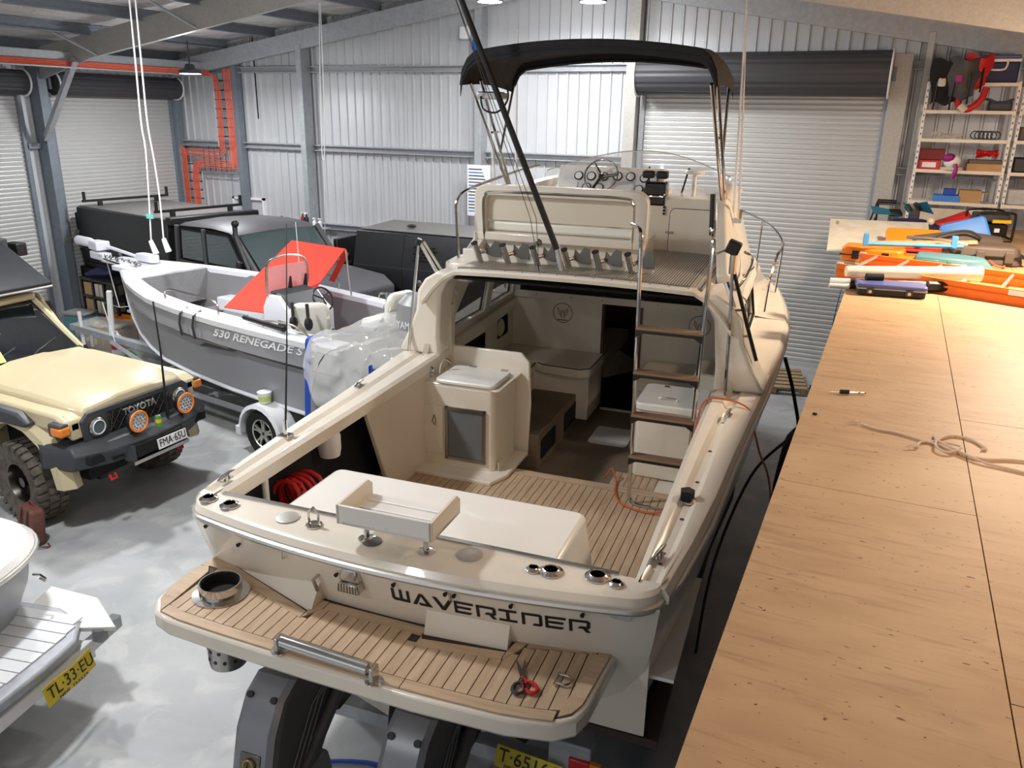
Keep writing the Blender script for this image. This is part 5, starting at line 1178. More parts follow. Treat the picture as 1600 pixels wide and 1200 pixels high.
for k in (0, 120, 240):
    em = MB(); em.X = T(-.08, 6.9, 2.03) @ Ry(k+20); em.prism([(-.03, 0), (.03, 0), (.045, .16), (-.02, .17)], -.006, .006, 1); em.build('propeller_blade', 'steel_dark', e_)
em = MB(); em.ball((-.08, 6.9, 2.03), (.04, .05, .04), 10, 6); em.build('propeller_hub', 'steel_dark', e_)
em = MB(); em.rbox((-.02, 4.9, 1.86), (.14, 5.35, 1.96), .06); em.build('motor_head', 'tin_white', e_)
for k in range(13):
    a = k/12; p = Vector((-.12-.02*a, 6.1-1.05*a, 1.86-.02*a)); c = MB(); c.X = Matrix.Translation(p) @ Rx(90) @ Rz(0 if k % 2 else 90) @ Ry(90*(k % 2)); c.tube([(.02*math.cos(q*.785), .035*math.sin(q*.785), 0) for q in range(8)], .007, 5, closed=True); c.build('chain_link', 'steel_dark', TB)
wire('anchor_rope', 'black', [(-.2, 5.9, 1.84), (-.24, 5.4, 1.82), (-.22, 5.0, 1.81), (-.3, 4.7, 1.78)], .012, TB)
mb = MB(); mb.prism([(-.16, 6.0), (.0, 6.0), (.0, 6.45), (-.12, 6.45)], 1.78, 1.9); mb.build('anchor_roller', 'tin_white', TB, bevel=.02)
for s in (-1, 1):
    wire('side_rail', 'steel', [(s*.93, 3.2, 1.7), (s*.93, 3.15, 1.84), (s*.96, 2.6, 1.86), (s*1.0, 2.05, 1.84), (s*1.0, 2.0, 1.68)], .013, TB)
    wire('quarter_rail', 'steel', [(s*.98, 1.2, 1.66), (s*.98, 1.15, 1.74), (s*.97, .7, 1.76), (s*.95, .4, 1.64)], .012, TB)
for i, (y, z) in enumerate(((2.62, .0), (2.35, .0))):
    mb = MB(); mb.tube([(-1.0, y, 1.69), (-1.115, y, 1.64), (-1.11, y+.05, 1.5), (-1.06, y+.1, 1.33)], .016, 5); mb.build('rod_strap', 'dark_grey', TB)
# hull lettering
def hull_text(txt, size, y, z, m, w):
    o = text_mesh(txt, size, m, 'hull_letters', TB, T(-1.085, y, z) @ Rz(-90) @ Rx(90), .003, w, bold=.002, shear=.35)
    for v in o.data.vertices: pass
    o.rotation_euler = o.rotation_euler; return o
o = hull_text('530 RENEGADE S C', .13, 1.2, 1.475, 'gauge', 1.75)
for v in o.data.vertices:
    yy = 1.2-v.co.x; v.co.z += (interp(THW, yy)+.0-1.085)*1.0 if yy < 5 else 0
# side decal
plate('side_decal', 'dark_grey', [(-.5, 0), (.6, .06), (.9, .16), (.4, .2), (-.3, .1)], [], .004, TB, T(-1.04, 2.1, 1.24) @ Rz(-90) @ Rx(90) @ Matrix.Scale(.6, 4))
# console
mb = MB(); mb.prism([(1.15, .96), (1.75, .96), (1.72, 1.75), (1.62, 1.92), (1.42, 1.92), (1.28, 1.78), (1.15, 1.7)], -.55, .1, 0); cn = mb.build('centre_console', 'tin_white', TB, bevel=.02)
mb = MB(); mb.prism([(1.2, 1.76), (1.4, 1.93), (1.62, 1.96), (1.64, 1.9), (1.42, 1.86), (1.26, 1.7)], -.5, .05, 0); mb.build('console_hood', 'dark_grey', cn, bevel=.02)
MB().box((-.556, 1.3, 1.45), (-.55, 1.45, 1.62)).build('console_hatch', 'dark_grey', cn)
mb = MB(); mb.grid(lambda u, v: (lerp(-.52, .08, u), 1.62-.02*v+.03*math.sin(u*math.pi), lerp(1.93, 2.25, v)), 8, 2, .006); mb.build('console_screen', 'acrylic', cn)
wire('screen_frame', 'steel', [(-.55, 1.62, 1.9), (-.55, 1.6, 2.2), (-.48, 1.62, 2.32), (-.22, 1.64, 2.36), (.02, 1.62, 2.32), (.1, 1.6, 2.2), (.1, 1.62, 1.9)], .016, cn)
mw = MB(); mw.X = T(-.1, 1.12, 1.86) @ Rx(60); mw.tube([(.15*math.cos(q*.3142), .15*math.sin(q*.3142), 0) for q in range(20)], .013, 6, closed=True)
w_ = mw.build('steering_wheel', 'black', cn)
for k in range(3):
    mw = MB(); mw.X = T(-.1, 1.12, 1.86) @ Rx(60) @ Rz(k*120+30); mw.tube([(0, 0, 0), (.14, 0, 0)], .01, 5); mw.build('wheel_spoke', 'black', cn)
MB().tube([(.02, 1.65, 1.95), (.0, 1.65, 2.75)], .005, 5).build('radio_aerial', 'white', cn)
for x in (-.2, .05): MB().tube([(x, 1.6, 1.95), (x, 1.58, 2.1)], [.03, .012], 6).build('horn', 'black', cn)
mb = MB(); mb.lathe([(.1, 0), (.1, .04), (.06, .06)], 16, T(.72, .75, 1.62) @ Ry(-90)); mb.tube([(.66, .75, 1.62), (.62, .72, 1.86)], .02, 6); mb.build('throttle', 'drive_grey', TB)
# white pedestal seats
def seat(px, py, rot, tilt=14):
    X0 = T(px, py, 0) @ Rz(rot)
    mb = MB(); mb.X = X0 @ T(0, 0, 1.42); mb.prism(rrect(-.24, -.25, .24, .22, .1), 0, .13); b = mb.build('seat_cushion', 'vinyl_white', TB, bevel=.04)
    mb = MB(); mb.X = X0 @ T(0, -.24, 1.46) @ Rx(tilt); mb.prism(rrect(-.23, 0, .23, .5, .12), -.06, .06, 1); mb.build('seat_backrest', 'vinyl_white', b, bevel=.045)
    mb = MB(); mb.X = X0; mb.cyl((0, 0, .96), (0, 0, 1.42), .035); mb.lathe([(.15, .96), (.15, .98), (.05, 1.0)], 16); mb.build('seat_pedestal', 'alu_frame', b)
    mb = MB(); mb.X = X0 @ T(0, -.24, 1.46) @ Rx(tilt); mb.tube([(-.22, .0, .32), (.22, .0, .32)], .062, 10); mb.build('seat_roll', 'vinyl_white', b)
    for s in (-1, 1): mb = MB(); mb.X = X0; mb.tube([(s*.25, -.1, 1.45), (s*.25, -.26, 1.62)], .02, 5); mb.build('seat_hinge', 'black', b)
seat(-.45, .95, -45, 6); seat(.55, .72, -4, 14)
mb = MB(); mb.box((.0, .38, 1.56), (.3, .62, 1.575)); mb.build('tray', 'galv', TB)
# fishing gear on the near gunwale
mb = MB(); mb.tube([(-.97, 1.55, 1.72), (-1.0, .8, 1.7)], [.03, .035], 8); mb.build('sounder_arm', 'black', TB)
for (y, z) in ((.75, 1.72), (.5, 1.74)):
    mb = MB(); mb.ball((-.9, y, z+.05), (.05, .05, .08), 8, 6); mb.tube([(-.9, y, z+.1), (-.82, y+.1, z+.25)], .02, 6); mb.build('rod_holder', 'black', TB)
# red mesh cover: ridge over the far side, lower edge on the near gunwale
t = thing('boat_cover', 'bright red mesh sheet draped steeply over the silver fishing boat', 'cover')
A_, B_, C_, D_ = Vector((-8.0, 7.42, 1.70)), Vector((-6.78, 7.3, 1.70)), Vector((-7.53, 9.02, 2.36)), Vector((-6.62, 9.0, 2.32))
Bm = Vector((-6.6, 7.85, 1.62)); A_ = Vector((-7.62, 7.72, 1.68)); A_=Vector((-7.75,7.85,1.62))
mb = MB(); mb.grid(lambda u, v: tuple(A_.lerp(Bm, u).lerp(C_.lerp(D_, u), v)+Vector((0, 0, -.03*math.sin(v*math.pi)*math.sin(u*math.pi)))), 16, 16, .012); mb.build('cover_sheet', 'red_cover', t, ang=60)
mb = MB(); E_ = Vector((-6.9, 8.98, 1.86)); mb.grid(lambda u, v: tuple(D_.lerp(E_, u).lerp(Vector((-6.6, 9.05, 2.24)).lerp(E_+Vector((.05, .05, -.03)), u), v)), 6, 3, .012); mb.build('cover_fold', 'red_cover', t)
for p in (C_, D_, ): MB().tube([p+Vector((0, .01, -.02)), p+Vector((.02, .08, -.75))], .014, 6).build('support_pole', 'alu_frame', t)
# blue strap, outboard and clear sheet
t = thing('lashing_strap', 'wide blue strap over the near side of the silver boat, hanging down', 'strap', (0, 0, 0))
M1 = TB.matrix_basis
def tb(p): return M1 @ Vector(p)
pp = [tb((-.55, .12, 1.66)), tb((-.78, .25, 1.68)), tb((-.99, .38, 1.665)), tb((-1.02, .4, 1.5)), tb((-1.04, .42, 1.1)), tb((-1.05, .44, .72)), tb((-1.05, .45, .55))]
mb = MB(); hw = (tb((0, 1, 0))-tb((0, 0, 0))).normalized()*.045
sp = smooth(pp, 4); mb.loft([[p-hw, p+hw, p+hw+Vector((0, -.006, .006)), p-hw+Vector((0, -.006, .006))] for p in sp]); mb.build('webbing', 'blue_strap', t)
t2 = MB(); t2.tube([tb((-1.06, .45, .56)), tb((-1.06, .45, .47)), tb((-1.02, .45, .45))], .01, 5); t2.build('hook', 'black', t)
t = thing('outboard_motor', 'blue-grey outboard motor seen beyond the cruiser cabin window', 'outboard', tuple(tb((0, -.35, 0))), 80.2)
mb = MB(); R = []
for z, a, b, yo in ((1.5, .2, .26, 0), (1.6, .25, .34, 0), (1.8, .26, .36, .02), (2.0, .22, .3, .05), (2.1, .12, .18, .07)):
    R.append([(a*math.cos(q*math.pi/10), yo-.1+b*math.sin(q*math.pi/10), z) for q in range(20)])
mb.loft(R); cw = mb.build('cowl', 'tin_light', t)
mb = MB(); mb.box((-.1, -.25, .75), (.1, 0, 1.52)); mb.build('leg', 'tin_light', t, bevel=.04)
MB().box((-.16, -.02, 1.2), (.16, .36, 1.5)).build('transom_bracket', 'dark_grey', t, bevel=.02)
mb = MB(); mb.prism([(-.4, .6), (-.05, .62), (-.08, .25), (-.3, .28)], -.03, .03, 0); mb.build('skeg', 'tin_light', t)
mb = MB(); mb.tube([(0, -.3, .68), (0, .0, .68)], .06, 10); mb.build('gearcase', 'tin_light', t)
text_mesh('YAMAHA', .12, 'gauge', 'cowl_letters', cw, T(-.262, -.1, 1.78) @ Rz(-90) @ Rx(90), .004, .4)
t = thing('plastic_sheet', 'crumpled clear plastic sheeting over the stern of the silver boat', 'plastic sheet', (0, 0, 0))
rnd = lambda a, b: mnoise.noise(Vector((a*3.1, b*2.7, .4)))
def shp(u, v):
    # u along the boat, v from inboard out over the near side and down
    y = lerp(.35, -1.1, u); 
    if v < .45: x = lerp(.4, -1.0, v/.45); z = 1.72
    else: k = (v-.45)/.55; x = -1.0-.16*math.sin(k*2)-.12*u; z = 1.72-.95*k*(.55+.45*math.sin(u*3))
    n = .05*rnd(u*4, v*5)+.018*math.sin(u*19+v*9)*(v > .3)
    return tuple(tb((x+n, y+n*.5, z+n*1.3)))
mb = MB(); mb.grid(shp, 34, 34, .002); mb.build('crumpled_film', 'clear_plastic', t, ang=60)
mb = MB(); mb.tube(smooth([shp(.1, .95), shp(.2, .6), shp(.45, .4), shp(.7, .5)], 5), .007, 5); mb.build('film_cord', 'black', t)
t3 = thing('bow_strap_rag', 'small blue and red cloth on the clear plastic sheet', 'cloth', shp(.78, .62))
mb = MB(); mb.grid(lambda u, v: (.12*u-.06, -.03+.02*math.sin(u*9), .1*v+.02*math.sin(u*7)), 8, 4, .006); mb.build('rag', 'blue_strap', t3); MB().box((-.05, -.045, .0), (.04, -.03, .02)).build('rag_stripe', 'red', t3)
# trailer of the silver boat
t = thing('boat_trailer', 'white and galvanised trailer with alloy wheel beneath the silver fishing boat', 'trailer', (-5.15, 7.93, 0), 80.2)
for s in (-1, 1):
    MB().tube([(s*.78, -.2, .38), (s*.78, 3.2, .38), (s*.1, 6.2, .42)], .045, 4).build('chassis_rail', 'galv', t)
    wheel(t, 'trailer_wheel', T(s*.98, 1.28, .31), .31, .2, s, 'alu_frame', 'rubber', 0, 5, .62)
    mb = MB(); R = []
    for a in range(-1, 12):
        an = math.radians(10+a*16); r_ = .40; R.append([(s*.84, 1.28+r_*math.cos(an), .3+r_*math.sin(an)), (s*1.1, 1.28+r_*math.cos(an), .3+r_*math.sin(an)), (s*1.12, 1.28+(r_-.05)*math.cos(an), .3+(r_-.05)*math.sin(an)), (s*.84, 1.28+(r_-.02)*math.cos(an), .3+(r_-.02)*math.sin(an))])
    mb.loft(R); mb.build('mudguard', 'white_paint', t, ang=40)
    mb = MB(); mb.box((s*.98-.1, 1.66, .2), (s*.98+.1, 1.78, .32)); mb.build('step_plate', 'white_paint', t, bevel=.01)
    MB().box((s*.5-.04, .2, .42), (s*.5+.04, 3.5, .48)).build('bunk', 'black', t)
for y in (.2, 1.4, 2.8, 4.2): MB().box((-.6, y-.04, .34), (.6, y+.04, .42)).build('cross_member', 'galv', t)
MB().box((-.05, 4.5, .4), (.05, 7.6, .5)).build('drawbar', 'galv', t)
mb = MB(); mb.tube([(0, 6.35, .45), (0, 6.25, 1.25)], .05, 4); mb.build('winch_post', 'white', t)
MB().cyl((0, 7.3, .06), (0, 7.3, .75), .03).build('jockey_leg', 'white', t)
MB().lathe([(.06, 0), (.09, .02), (.09, .05), (.06, .07)], 14, T(.035, 7.3, .09) @ Ry(-90)).build('jockey_wheel', 'rubber', t)
MB().box((-.4, 4.3, .42), (.4, 4.7, .5)).build('spare_rack', 'galv', t)
tag(MB().X and thing('food_tub', 'clear tub with yellow label standing on the white trailer mudguard', 'tub', tuple(tb((-.98, 1.28, .705)))), None)
tub = [o for o in bpy.data.objects if o.name == 'food_tub'][0]
MB().lathe([(.07, 0), (.085, .13), (.09, .135), (.08, .14)], 18).build('tub_body', 'gauge', tub)
MB().lathe([(.0735, .02), (.0815, .09)], 18).build('tub_label', 'lime', tub)

# ============================================================ THE TWO DARK UTES
def t_handle(parent, X):
    mb = MB(); mb.X = X; mb.lathe([(.055, 0), (.055, .012), (.045, .016)], 18); h = mb.build('t_handle', 'steel', parent)
    mb = MB(); mb.X = X; mb.box((-.045, -.01, .016), (.045, .01, .035)); mb.box((-.012, -.05, .016), (.012, 0, .03)); mb.build('handle_bar', 'chrome', h)
U = thing('utility_truck', 'dark grey double-cab ute with black canopy and roof racks behind the silver boat', 'truck', (-11.5, 10.5, 0), -12)
MB().prism([(.0, 1.02), (-.05, 1.5), (-.0, 2.2), (1.85, 2.2), (1.9, 1.5), (1.85, 1.02)], -3.2, 0, 0).build('canopy', 'canopy_black', U, bevel=.02)
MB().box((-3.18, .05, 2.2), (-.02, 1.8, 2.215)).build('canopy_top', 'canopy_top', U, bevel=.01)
MB().box((-3.1, -.07, 1.12), (-.2, -.035, 1.14)).build('seam', 'black', U)
MB().prism([(-.055, 1.5), (-.058, 1.12), (-.052, 1.12), (-.045, 1.5)], -.18, -.16, 0).build('door_seam', 'black', U)
t_handle(U, T(-1.6, -.05, 1.45) @ Rx(90))
MB().box((-3.3, -.05, .75), (0, 1.9, 1.02)).build('tray', 'black', U, bevel=.01)
for y in (.25, 1.6):
    MB().box((-2.9, y-.02, 2.3), (-.5, y+.02, 2.34)).build('roof_rack_bar', 'black', U) if False else None
for x in (-2.9, -.35):
    r = MB().box((x-.03, .0, 2.3), (x+.03, 1.8, 2.345)).build('roof_rack_bar', 'black', U)
    for y in (.02, 1.76): MB().box((x-.025, y, 2.345), (x+.025, y+.04, 2.5)).build('rack_upright', 'black', U)
    for y in (.3, 1.5): MB().box((x-.03, y, 2.2), (x+.03, y+.08, 2.3)).build('rack_foot', 'black', U)
MB().box((-.05, .0, 2.12), (.12, 1.85, 2.25)).build('cab_gap_spoiler', 'black', U, bevel=.02)
MB().box((-3.5, .1, 1.3), (-3.2, .5, 2.05)).build('spare_carrier', 'black_matt', U)
mb = MB(); mb.prism([(.1, .7), (3.7, .7), (3.75, 1.3), (3.5, 1.45), (2.4, 1.52), (.1, 1.55)], .03, 1.82, 1); mb.build('cab_body', 'ute_grey', U, bevel=.04)
mb = MB(); mb.prism([(.12, 1.5), (2.45, 1.5), (1.85, 2.12), (.18, 2.14)], .1, 1.75, 1); mb.build('cabin_interior', 'black_matt', U)
mb = MB(); R = []
for x, z in ((.08, 2.12), (.3, 2.19), (1.2, 2.22), (1.7, 2.19), (1.88, 2.12)): R.append([(x, .08, z-.05), (x, .18, z), (x, .9, z+.03), (x, 1.68, z), (x, 1.78, z-.05), (x, 1.6, z-.06), (x, .2, z-.06)])
mb.loft(R); mb.build('cab_roof', 'ute_grey', U, ang=30)
for y, s in ((.06, -1), (1.79, 1)):
    for q in ([(.3, 1.58), (.95, 1.58), (.95, 2.08), (.34, 2.08)], [(1.07, 1.58), (2.05, 1.58), (1.7, 2.08), (1.07, 2.08)]):
        mb = MB(); mb.prism(q, y-.012, y+.012, 1); w_ = mb.build('side_window', 'glass_green', U)
        MB().tube([(a, y+s*.012, b) for a, b in q], .012, 4, closed=True).build('window_seal', 'black', w_)
    for a, b in (((.14, 1.5), (.2, 2.14)), ((1.0, 1.5), (1.0, 2.14)), ((2.45, 1.48), (1.85, 2.14))): MB().tube([(a[0], y, a[1]), (b[0], y, b[1])], .045, 6).build('door_pillar', 'ute_grey', U)
    for x in (1.0,): MB().box((x-.003, y-.03, .85), (x+.003, y+.03, 1.5)).build('door_seam', 'black', U)
    MB().box((.75, y-.04 if s < 0 else y, 1.38), (.92, y if s < 0 else y+.04, 1.42)).build('door_handle', 'black', U)
    MB().box((2.1, y-.2 if s < 0 else y, 1.55), (2.2, y if s < 0 else y+.2, 1.75)).build('door_mirror', 'black', U, bevel=.03)
mb = MB(); mb.grid(lambda u, v: (lerp(2.46, 1.87, v)+.05*math.sin(u*math.pi), lerp(.14, 1.7, u), lerp(1.52, 2.12, v)), 8, 3, .008); mb.build('windscreen', 'glass_green', U)
mb = MB(); mb.tube([(2.3, .0, 1.5), (2.3, -.03, 1.6), (1.95, .02, 2.1), (1.93, .04, 2.28)], .04, 10); mb.ball((1.94, .04, 2.32), (.07, .06, .06), 12, 6); mb.build('snorkel', 'black', U)
for x in (-2.0, 2.9):
    for s, y in ((-1, .1), (1, 1.75)): wheel(U, 'road_wheel', T(x, y, .4) @ Rz(90), .4, .26, s, 'galv_dark', 'rubber', 0, 0)
MB().box((-3.3, .5, .45), (3.4, 1.4, .72)).build('chassis', 'black', U)
V = thing('utility_truck', 'black canopy ute with T handles and slotted vent, half hidden by the cruiser', 'truck', (-8.5, 11.8, 0), 0)
MB().prism([(.0, 1.1), (-.03, 1.52), (.12, 2.1), (1.3, 2.13), (1.5, 1.5), (1.5, 1.1)], 0, 3.1, 0).build('canopy', 'canopy_black', V, bevel=.015)
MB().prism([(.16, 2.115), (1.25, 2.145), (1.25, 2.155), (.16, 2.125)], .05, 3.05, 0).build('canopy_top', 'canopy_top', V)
for x in (1.0, 2.3): MB().prism([(-.034, 1.52), (-.004, 1.12), (.0, 1.12), (.12, 2.08), (.116, 2.09)], x-.008, x+.008, 0).build('door_seam', 'black_matt', V)
MB().box((.0, -.036, 1.515), (3.1, -.026, 1.525)).build('fold_line', 'dark_grey', V)
t_handle(V, T(.42, -.02, 1.32) @ Rx(90)); t_handle(V, T(1.35, -.02, 1.3) @ Rx(90))
for i in range(5):
    for j in range(5):
        x = 1.2+i*.09+(.04 if j % 2 else 0); z = 1.66+j*.055; y = -.03+(z-1.52)*.26-.012
        MB().box((x, y, z), (x+.065, y+.03, z+.035)).build('vent_slot', 'black_matt', V)
MB().box((1.95, .1, 1.93), (2.12, .108, 1.98), Rx(-14)).build('maker_plate', 'mint', V)
MB().box((-.4, -.06, .8), (3.2, 1.6, 1.1)).build('tray', 'black', V, bevel=.01)
for x in (-.05, .55, 1.0, 1.55): MB().tube([(x, -.07, 1.0), (x+.2, -.07, 1.0), (x+.26, -.07, 1.03), (x+.2, -.07, 1.05), (x, -.07, 1.05)], .008, 5, closed=True).build('tie_down', 'lime', V)
MB().box((-.5, .1, .8), (-.42, 1.4, 1.9)).build('rear_rack', 'black', V, bevel=.01)
for z in (1.2, 1.5): MB().box((-.5, .05, z), (-.1, .12, z+.04)).build('rack_arm', 'black', V)
mb = MB(); mb.prism([(3.2, .8), (5.4, .8), (5.4, 1.3), (4.7, 1.4), (4.3, 1.95), (3.25, 1.95)], 0, 1.5, 1); mb.build('cab', 'black', V, bevel=.05)
for x in (.9, 4.6):
    for s, y in ((-1, .08), (1, 1.42)): wheel(V, 'road_wheel', T(x, y, .4) @ Rz(90), .4, .26, s, 'galv_dark', 'rubber', 0, 0)
MB().box((-.3, .4, .45), (5.2, 1.1, .8)).build('chassis', 'black', V)
mb = MB(); mb.ball((.9, .5, 2.18), (.1, .06, .03), 10, 6); tag(mb.build('bird_toy', 'black'), 'small black bracket lying on the black canopy roof', 'bracket'); bpy.data.objects['bird_toy'].name = 'roof_bracket'
bpy.data.objects['roof_bracket'].location = (-8.5, 11.8, -.0)

# ============================================================ GREY BOAT AT THE BOTTOM LEFT
t = thing('runabout', 'grey hulled runabout with round white stern and ribbed swim platform', 'boat', (-6.13, 2.42, 0), 12)
def stern(w, l, n=18): return [(l*math.cos(a)**.7 if math.cos(a) > 0 else 0, w*math.sin(a)) for a in np.linspace(-math.pi/2, math.pi/2, n)]
outl = lambda w, x1: [(-2.6, -w)]+[(x1-.75+.75*abs(math.cos(a))**.8, w*math.copysign(abs(math.sin(a))**.75, a)) for a in np.linspace(-math.pi/2, math.pi/2, 21)]+[(-2.6, w)]
mb = MB(); mb.loft([[(x, y, z) for x, y in outl(w, e)] for w, e, z in ((.55, .9, .35), (.74, 1.05, .62), (.8, 1.14, .85), (.82, 1.18, 1.08))]); mb.build('hull', 'tin_grey', t, ang=30)
mb = MB(); mb.loft([[(x, y, z) for x, y in outl(w, e)] for w, e, z in ((.83, 1.19, 1.06), (.85, 1.21, 1.08), (.85, 1.21, 1.12), (.82, 1.18, 1.16), (.6, .95, 1.185))]); mb.build('deck_moulding', 'gelcoat_white', t, ang=25)
mb = MB(); mb.tube([(x, y, 1.1) for x, y in outl(.86, 1.22)[1:-1]], .016, 6); mb.build('rub_rail', 'alu_frame', t)
mb = MB(); mb.lathe([(.035, 0), (.035, .008), (.02, .01)], 12, T(.72, .35, 1.185)); mb.build('filler_cap', 'steel', t)
mb = MB(); mb.tube([(1.17, .45, .98), (1.22, .46, .98), (1.24, .48, .94), (1.22, .5, .9), (1.17, .5, .92)], .008, 6); mb.build('tow_eye', 'chrome', t)
PLc = [(.2, -.72), (1.3, -.72), (1.5, -.6), (1.58, -.35), (1.6, 0), (1.58, .3), (1.45, .5), (1.2, .6), (.2, .6)]
mb = MB(); mb.prism(PLc, .54, .62); sp_ = mb.build('swim_platform', 'galv', t, bevel=.02)
for i in range(11):
    y = -.62+i*.105; xe = 1.52-.12*max(0, (abs(y)-.2)/.4)**2-.03
    MB().box((.3, y, .62), (xe, y+.095, .632)).build('deck_slat', 'white_paint', sp_)
mb = MB(); mb.prism([(1.0, .3), (1.72, .52), (1.35, .8), (.9, .85)], .56, .6); mb.build('corner_pad', 'gelcoat_white', sp_, bevel=.008)
t4 = thing('boat_trailer', 'white trailer end with bent yellow plate under the grey runabout', 'trailer', (-6.13, 2.42, 0), 12)
MB().box((1.5, -.8, .4), (1.56, .62, .5)).build('rear_beam', 'white_paint', t4, bevel=.008)
mb = MB(); mb.box((1.56, .46, .48), (1.64, .68, .58)); mb.build('lamp_cluster', 'smoke_glass', t4, bevel=.01)
for s in (-.6, .5): MB().box((-2, s-.03, .3), (1.5, s+.03, .42)).build('chassis_rail', 'white_paint', t4)
wheel(t4, 'trailer_wheel', T(.4, -.72, .3) @ Rz(90), .3, .2, -1, 'alu_frame', 'rubber', 0, 5); wheel(t4, 'trailer_wheel', T(.4, .62, .3) @ Rz(90), .3, .2, 1, 'alu_frame', 'rubber', 0, 5)
Pm = T(1.66, .12, .46) @ Rz(90) @ Rx(78)
mb = MB(); mb.X = Pm; mb.grid(lambda u, v: (lerp(-.22, .22, u), lerp(-.07, .07, v)+.01*math.sin(u*7), .012*math.sin(u*6)), 12, 2, .003); pl = mb.build('number_plate', 'plate_yellow', t4)
text_mesh('TL·33·EU', .12, 'black', 'plate_letters', pl, Pm @ T(0, .012, .014), .002, .4); text_mesh('NSW  TRAILER', .03, 'black', 'plate_caption', pl, Pm @ T(0, -.055, .014), .002, .26)
for y in (.1, .2): MB().tube([(1.5, y, .4), (1.52, y, .28)], .01, 5).build('hanger', 'white', t4)
# ============================================================ RED HOSE AND CORDS IN THE CRUISER
def bw_(p): return tuple(BM @ Vector(p))
def at(x, y, z=0): return bw_((x, y, z))
t = thing('hose_coil', 'coiled red hose hanging in the black side pocket of the cruiser', 'hose', at(-1.24, .9, 1.5), 4.5)
for k in range(6):
    MB().tube([(-.02+.012*k, -.1+.045*k+.0*math.cos(q*.5236), 0) for q in range(1)]+[(.0+.02*(k % 2)+.11*math.cos(q*.5236+k), -.12+.045*k+.02*math.sin(q*.5236), .16+(.13-.004*k)*math.sin(q*.5236+k)) for q in range(12)][0:12], .016, 6, closed=True).build('hose_loop', 'red', t)
M['cord_o'] = M['cable_cord']
t = thing('extension_lead', 'orange lead looping from the cabin over the cruiser right gunwale', 'lead', (0, 0, 0))
pp = [(.3, 3.3, 1.0), (.36, 3.12, 1.1), (.42, 3.08, 1.2), (.48, 3.0, 1.12), (.52, 2.8, 1.12), (.62, 2.62, 1.12), (.85, 2.55, 1.12), (1.0, 2.6, 1.2), (1.12, 2.62, 1.7), (1.17, 2.7, 2.03), (1.3, 2.78, 2.06), (1.5, 2.7, 2.04), (1.57, 2.6, 1.9), (1.62, 2.7, 1.7), (1.72, 3.4, 1.1), (1.8, 3.9, .02)]
MB().tube([Vector(bw_(p)) for p in smooth(pp, 6)], .008, 6).build('cable', 'cable_cord', t)
t = thing('scissors', 'open scissors with one red and one black handle on the teak platform', 'scissors', at(.79, -.27, 1.614), 4.5)
for s, m_ in ((-1, 'red'), (1, 'dark_grey')):
    mb = MB(); mb.X = Rz(25+s*9); mb.prism([(-.012, .0), (.012, .0), (.004, .13), (-.002, .13)], .002+.003*(s > 0), .005+.003*(s > 0)); b_ = mb.build('blade', 'steel_dark', t)
    mb = MB(); mb.X = Rz(25-s*22); mb.tube([(.0+.028*math.cos(q*.524), -.075+.038*math.sin(q*.524), .008) for q in range(12)], .009, 6, closed=True); mb.tube([(0, -.035, .008), (0, .01, .006)], .009, 6); mb.build('handle', m_, t)
t = thing('bow_shackle', 'small steel shackle lying on the teak platform right of the scissors', 'shackle', at(.965, -.215, 1.614), 4.5)
MB().tube(smooth([(-.03, .03, .008), (.02, .03, .008), (.04, .0, .008), (.02, -.03, .008), (-.03, -.03, .008)], 5), .006, 6).build('bow', 'steel', t)
MB().cyl((-.03, -.045, .008), (-.03, .045, .008), .006, n=8).build('pin', 'steel', t)
for i, (pts, m_) in enumerate((([(-3.6, 2.6, .02), (-3.1, 3.2, .02), (-2.6, 3.5, .02), (-2.0, 3.55, .02), (-1.5, 3.9, .02)], 'blue'), ([(-2.9, 2.9, .02), (-2.5, 3.5, .02), (-2.2, 4.1, .02), (-1.9, 4.8, .02)], 'navy'))):
    t = thing('air_hose', ['bright blue hose snaking over the floor below the stern drives', 'dark blue hose crossing the bright one below the stern drives'][i], 'hose', pts[0])
    MB().tube([Vector(p)-Vector(pts[0]) for p in smooth(pts, 6)], .014, 6).build('tube', m_ if m_ != 'blue' else 'blue_strap', t)

# ============================================================ FLOOR BETWEEN BOAT AND DECK
t = thing('pallet', 'weathered timber pallet on the floor before the wide roller door', 'pallet', (-1.25, 12.55, 0), 12)
for i in range(6): MB().box((-.5, i*.19, .1), (.5, i*.19+.13, .125)).build('deck_board', 'timber', t)
for x in (-.48, -.04, .4): MB().box((x, 0, .02), (x+.08, 1.08, .1)).build('runner', 'timber', t)
t = thing('black_gear_bag', 'black covered gear standing against the deck beside the cruiser', 'bag', (-.46, 7.1, 0))
mb = MB(); mb.loft([[(.15*math.cos(q*.3927)*k, .6*math.sin(q*.3927)*k+dy, z) for q in range(16)] for k, z, dy in ((1, 0, 0), (1.1, .4, 0), (1, 1.0, .1), (.8, 1.3, .15), (.4, 1.4, .15))]); mb.build('cover', 'canvas', t)
t = thing('power_lead', 'black cable hanging between the cruiser hull and the deck', 'cable', (0, 0, 0))
MB().tube(smooth([(-.72, 7.9, 1.9), (-.6, 8.0, 1.5), (-.5, 8.0, 1.0), (-.55, 7.4, .5), (-.6, 7.0, .02)], 6), .018, 6).build('cable', 'black', t)
MB().tube(smooth([(-.9, 5.6, .02), (-.85, 5.7, .8), (-.7, 6.1, 1.4), (-.5, 6.5, 1.6)], 6), .012, 6).build('cable', 'black', t)
t = thing('tie_strap', 'dark blue ratchet strap hanging off the far corner of the deck', 'strap', (-.3, 0, 0))
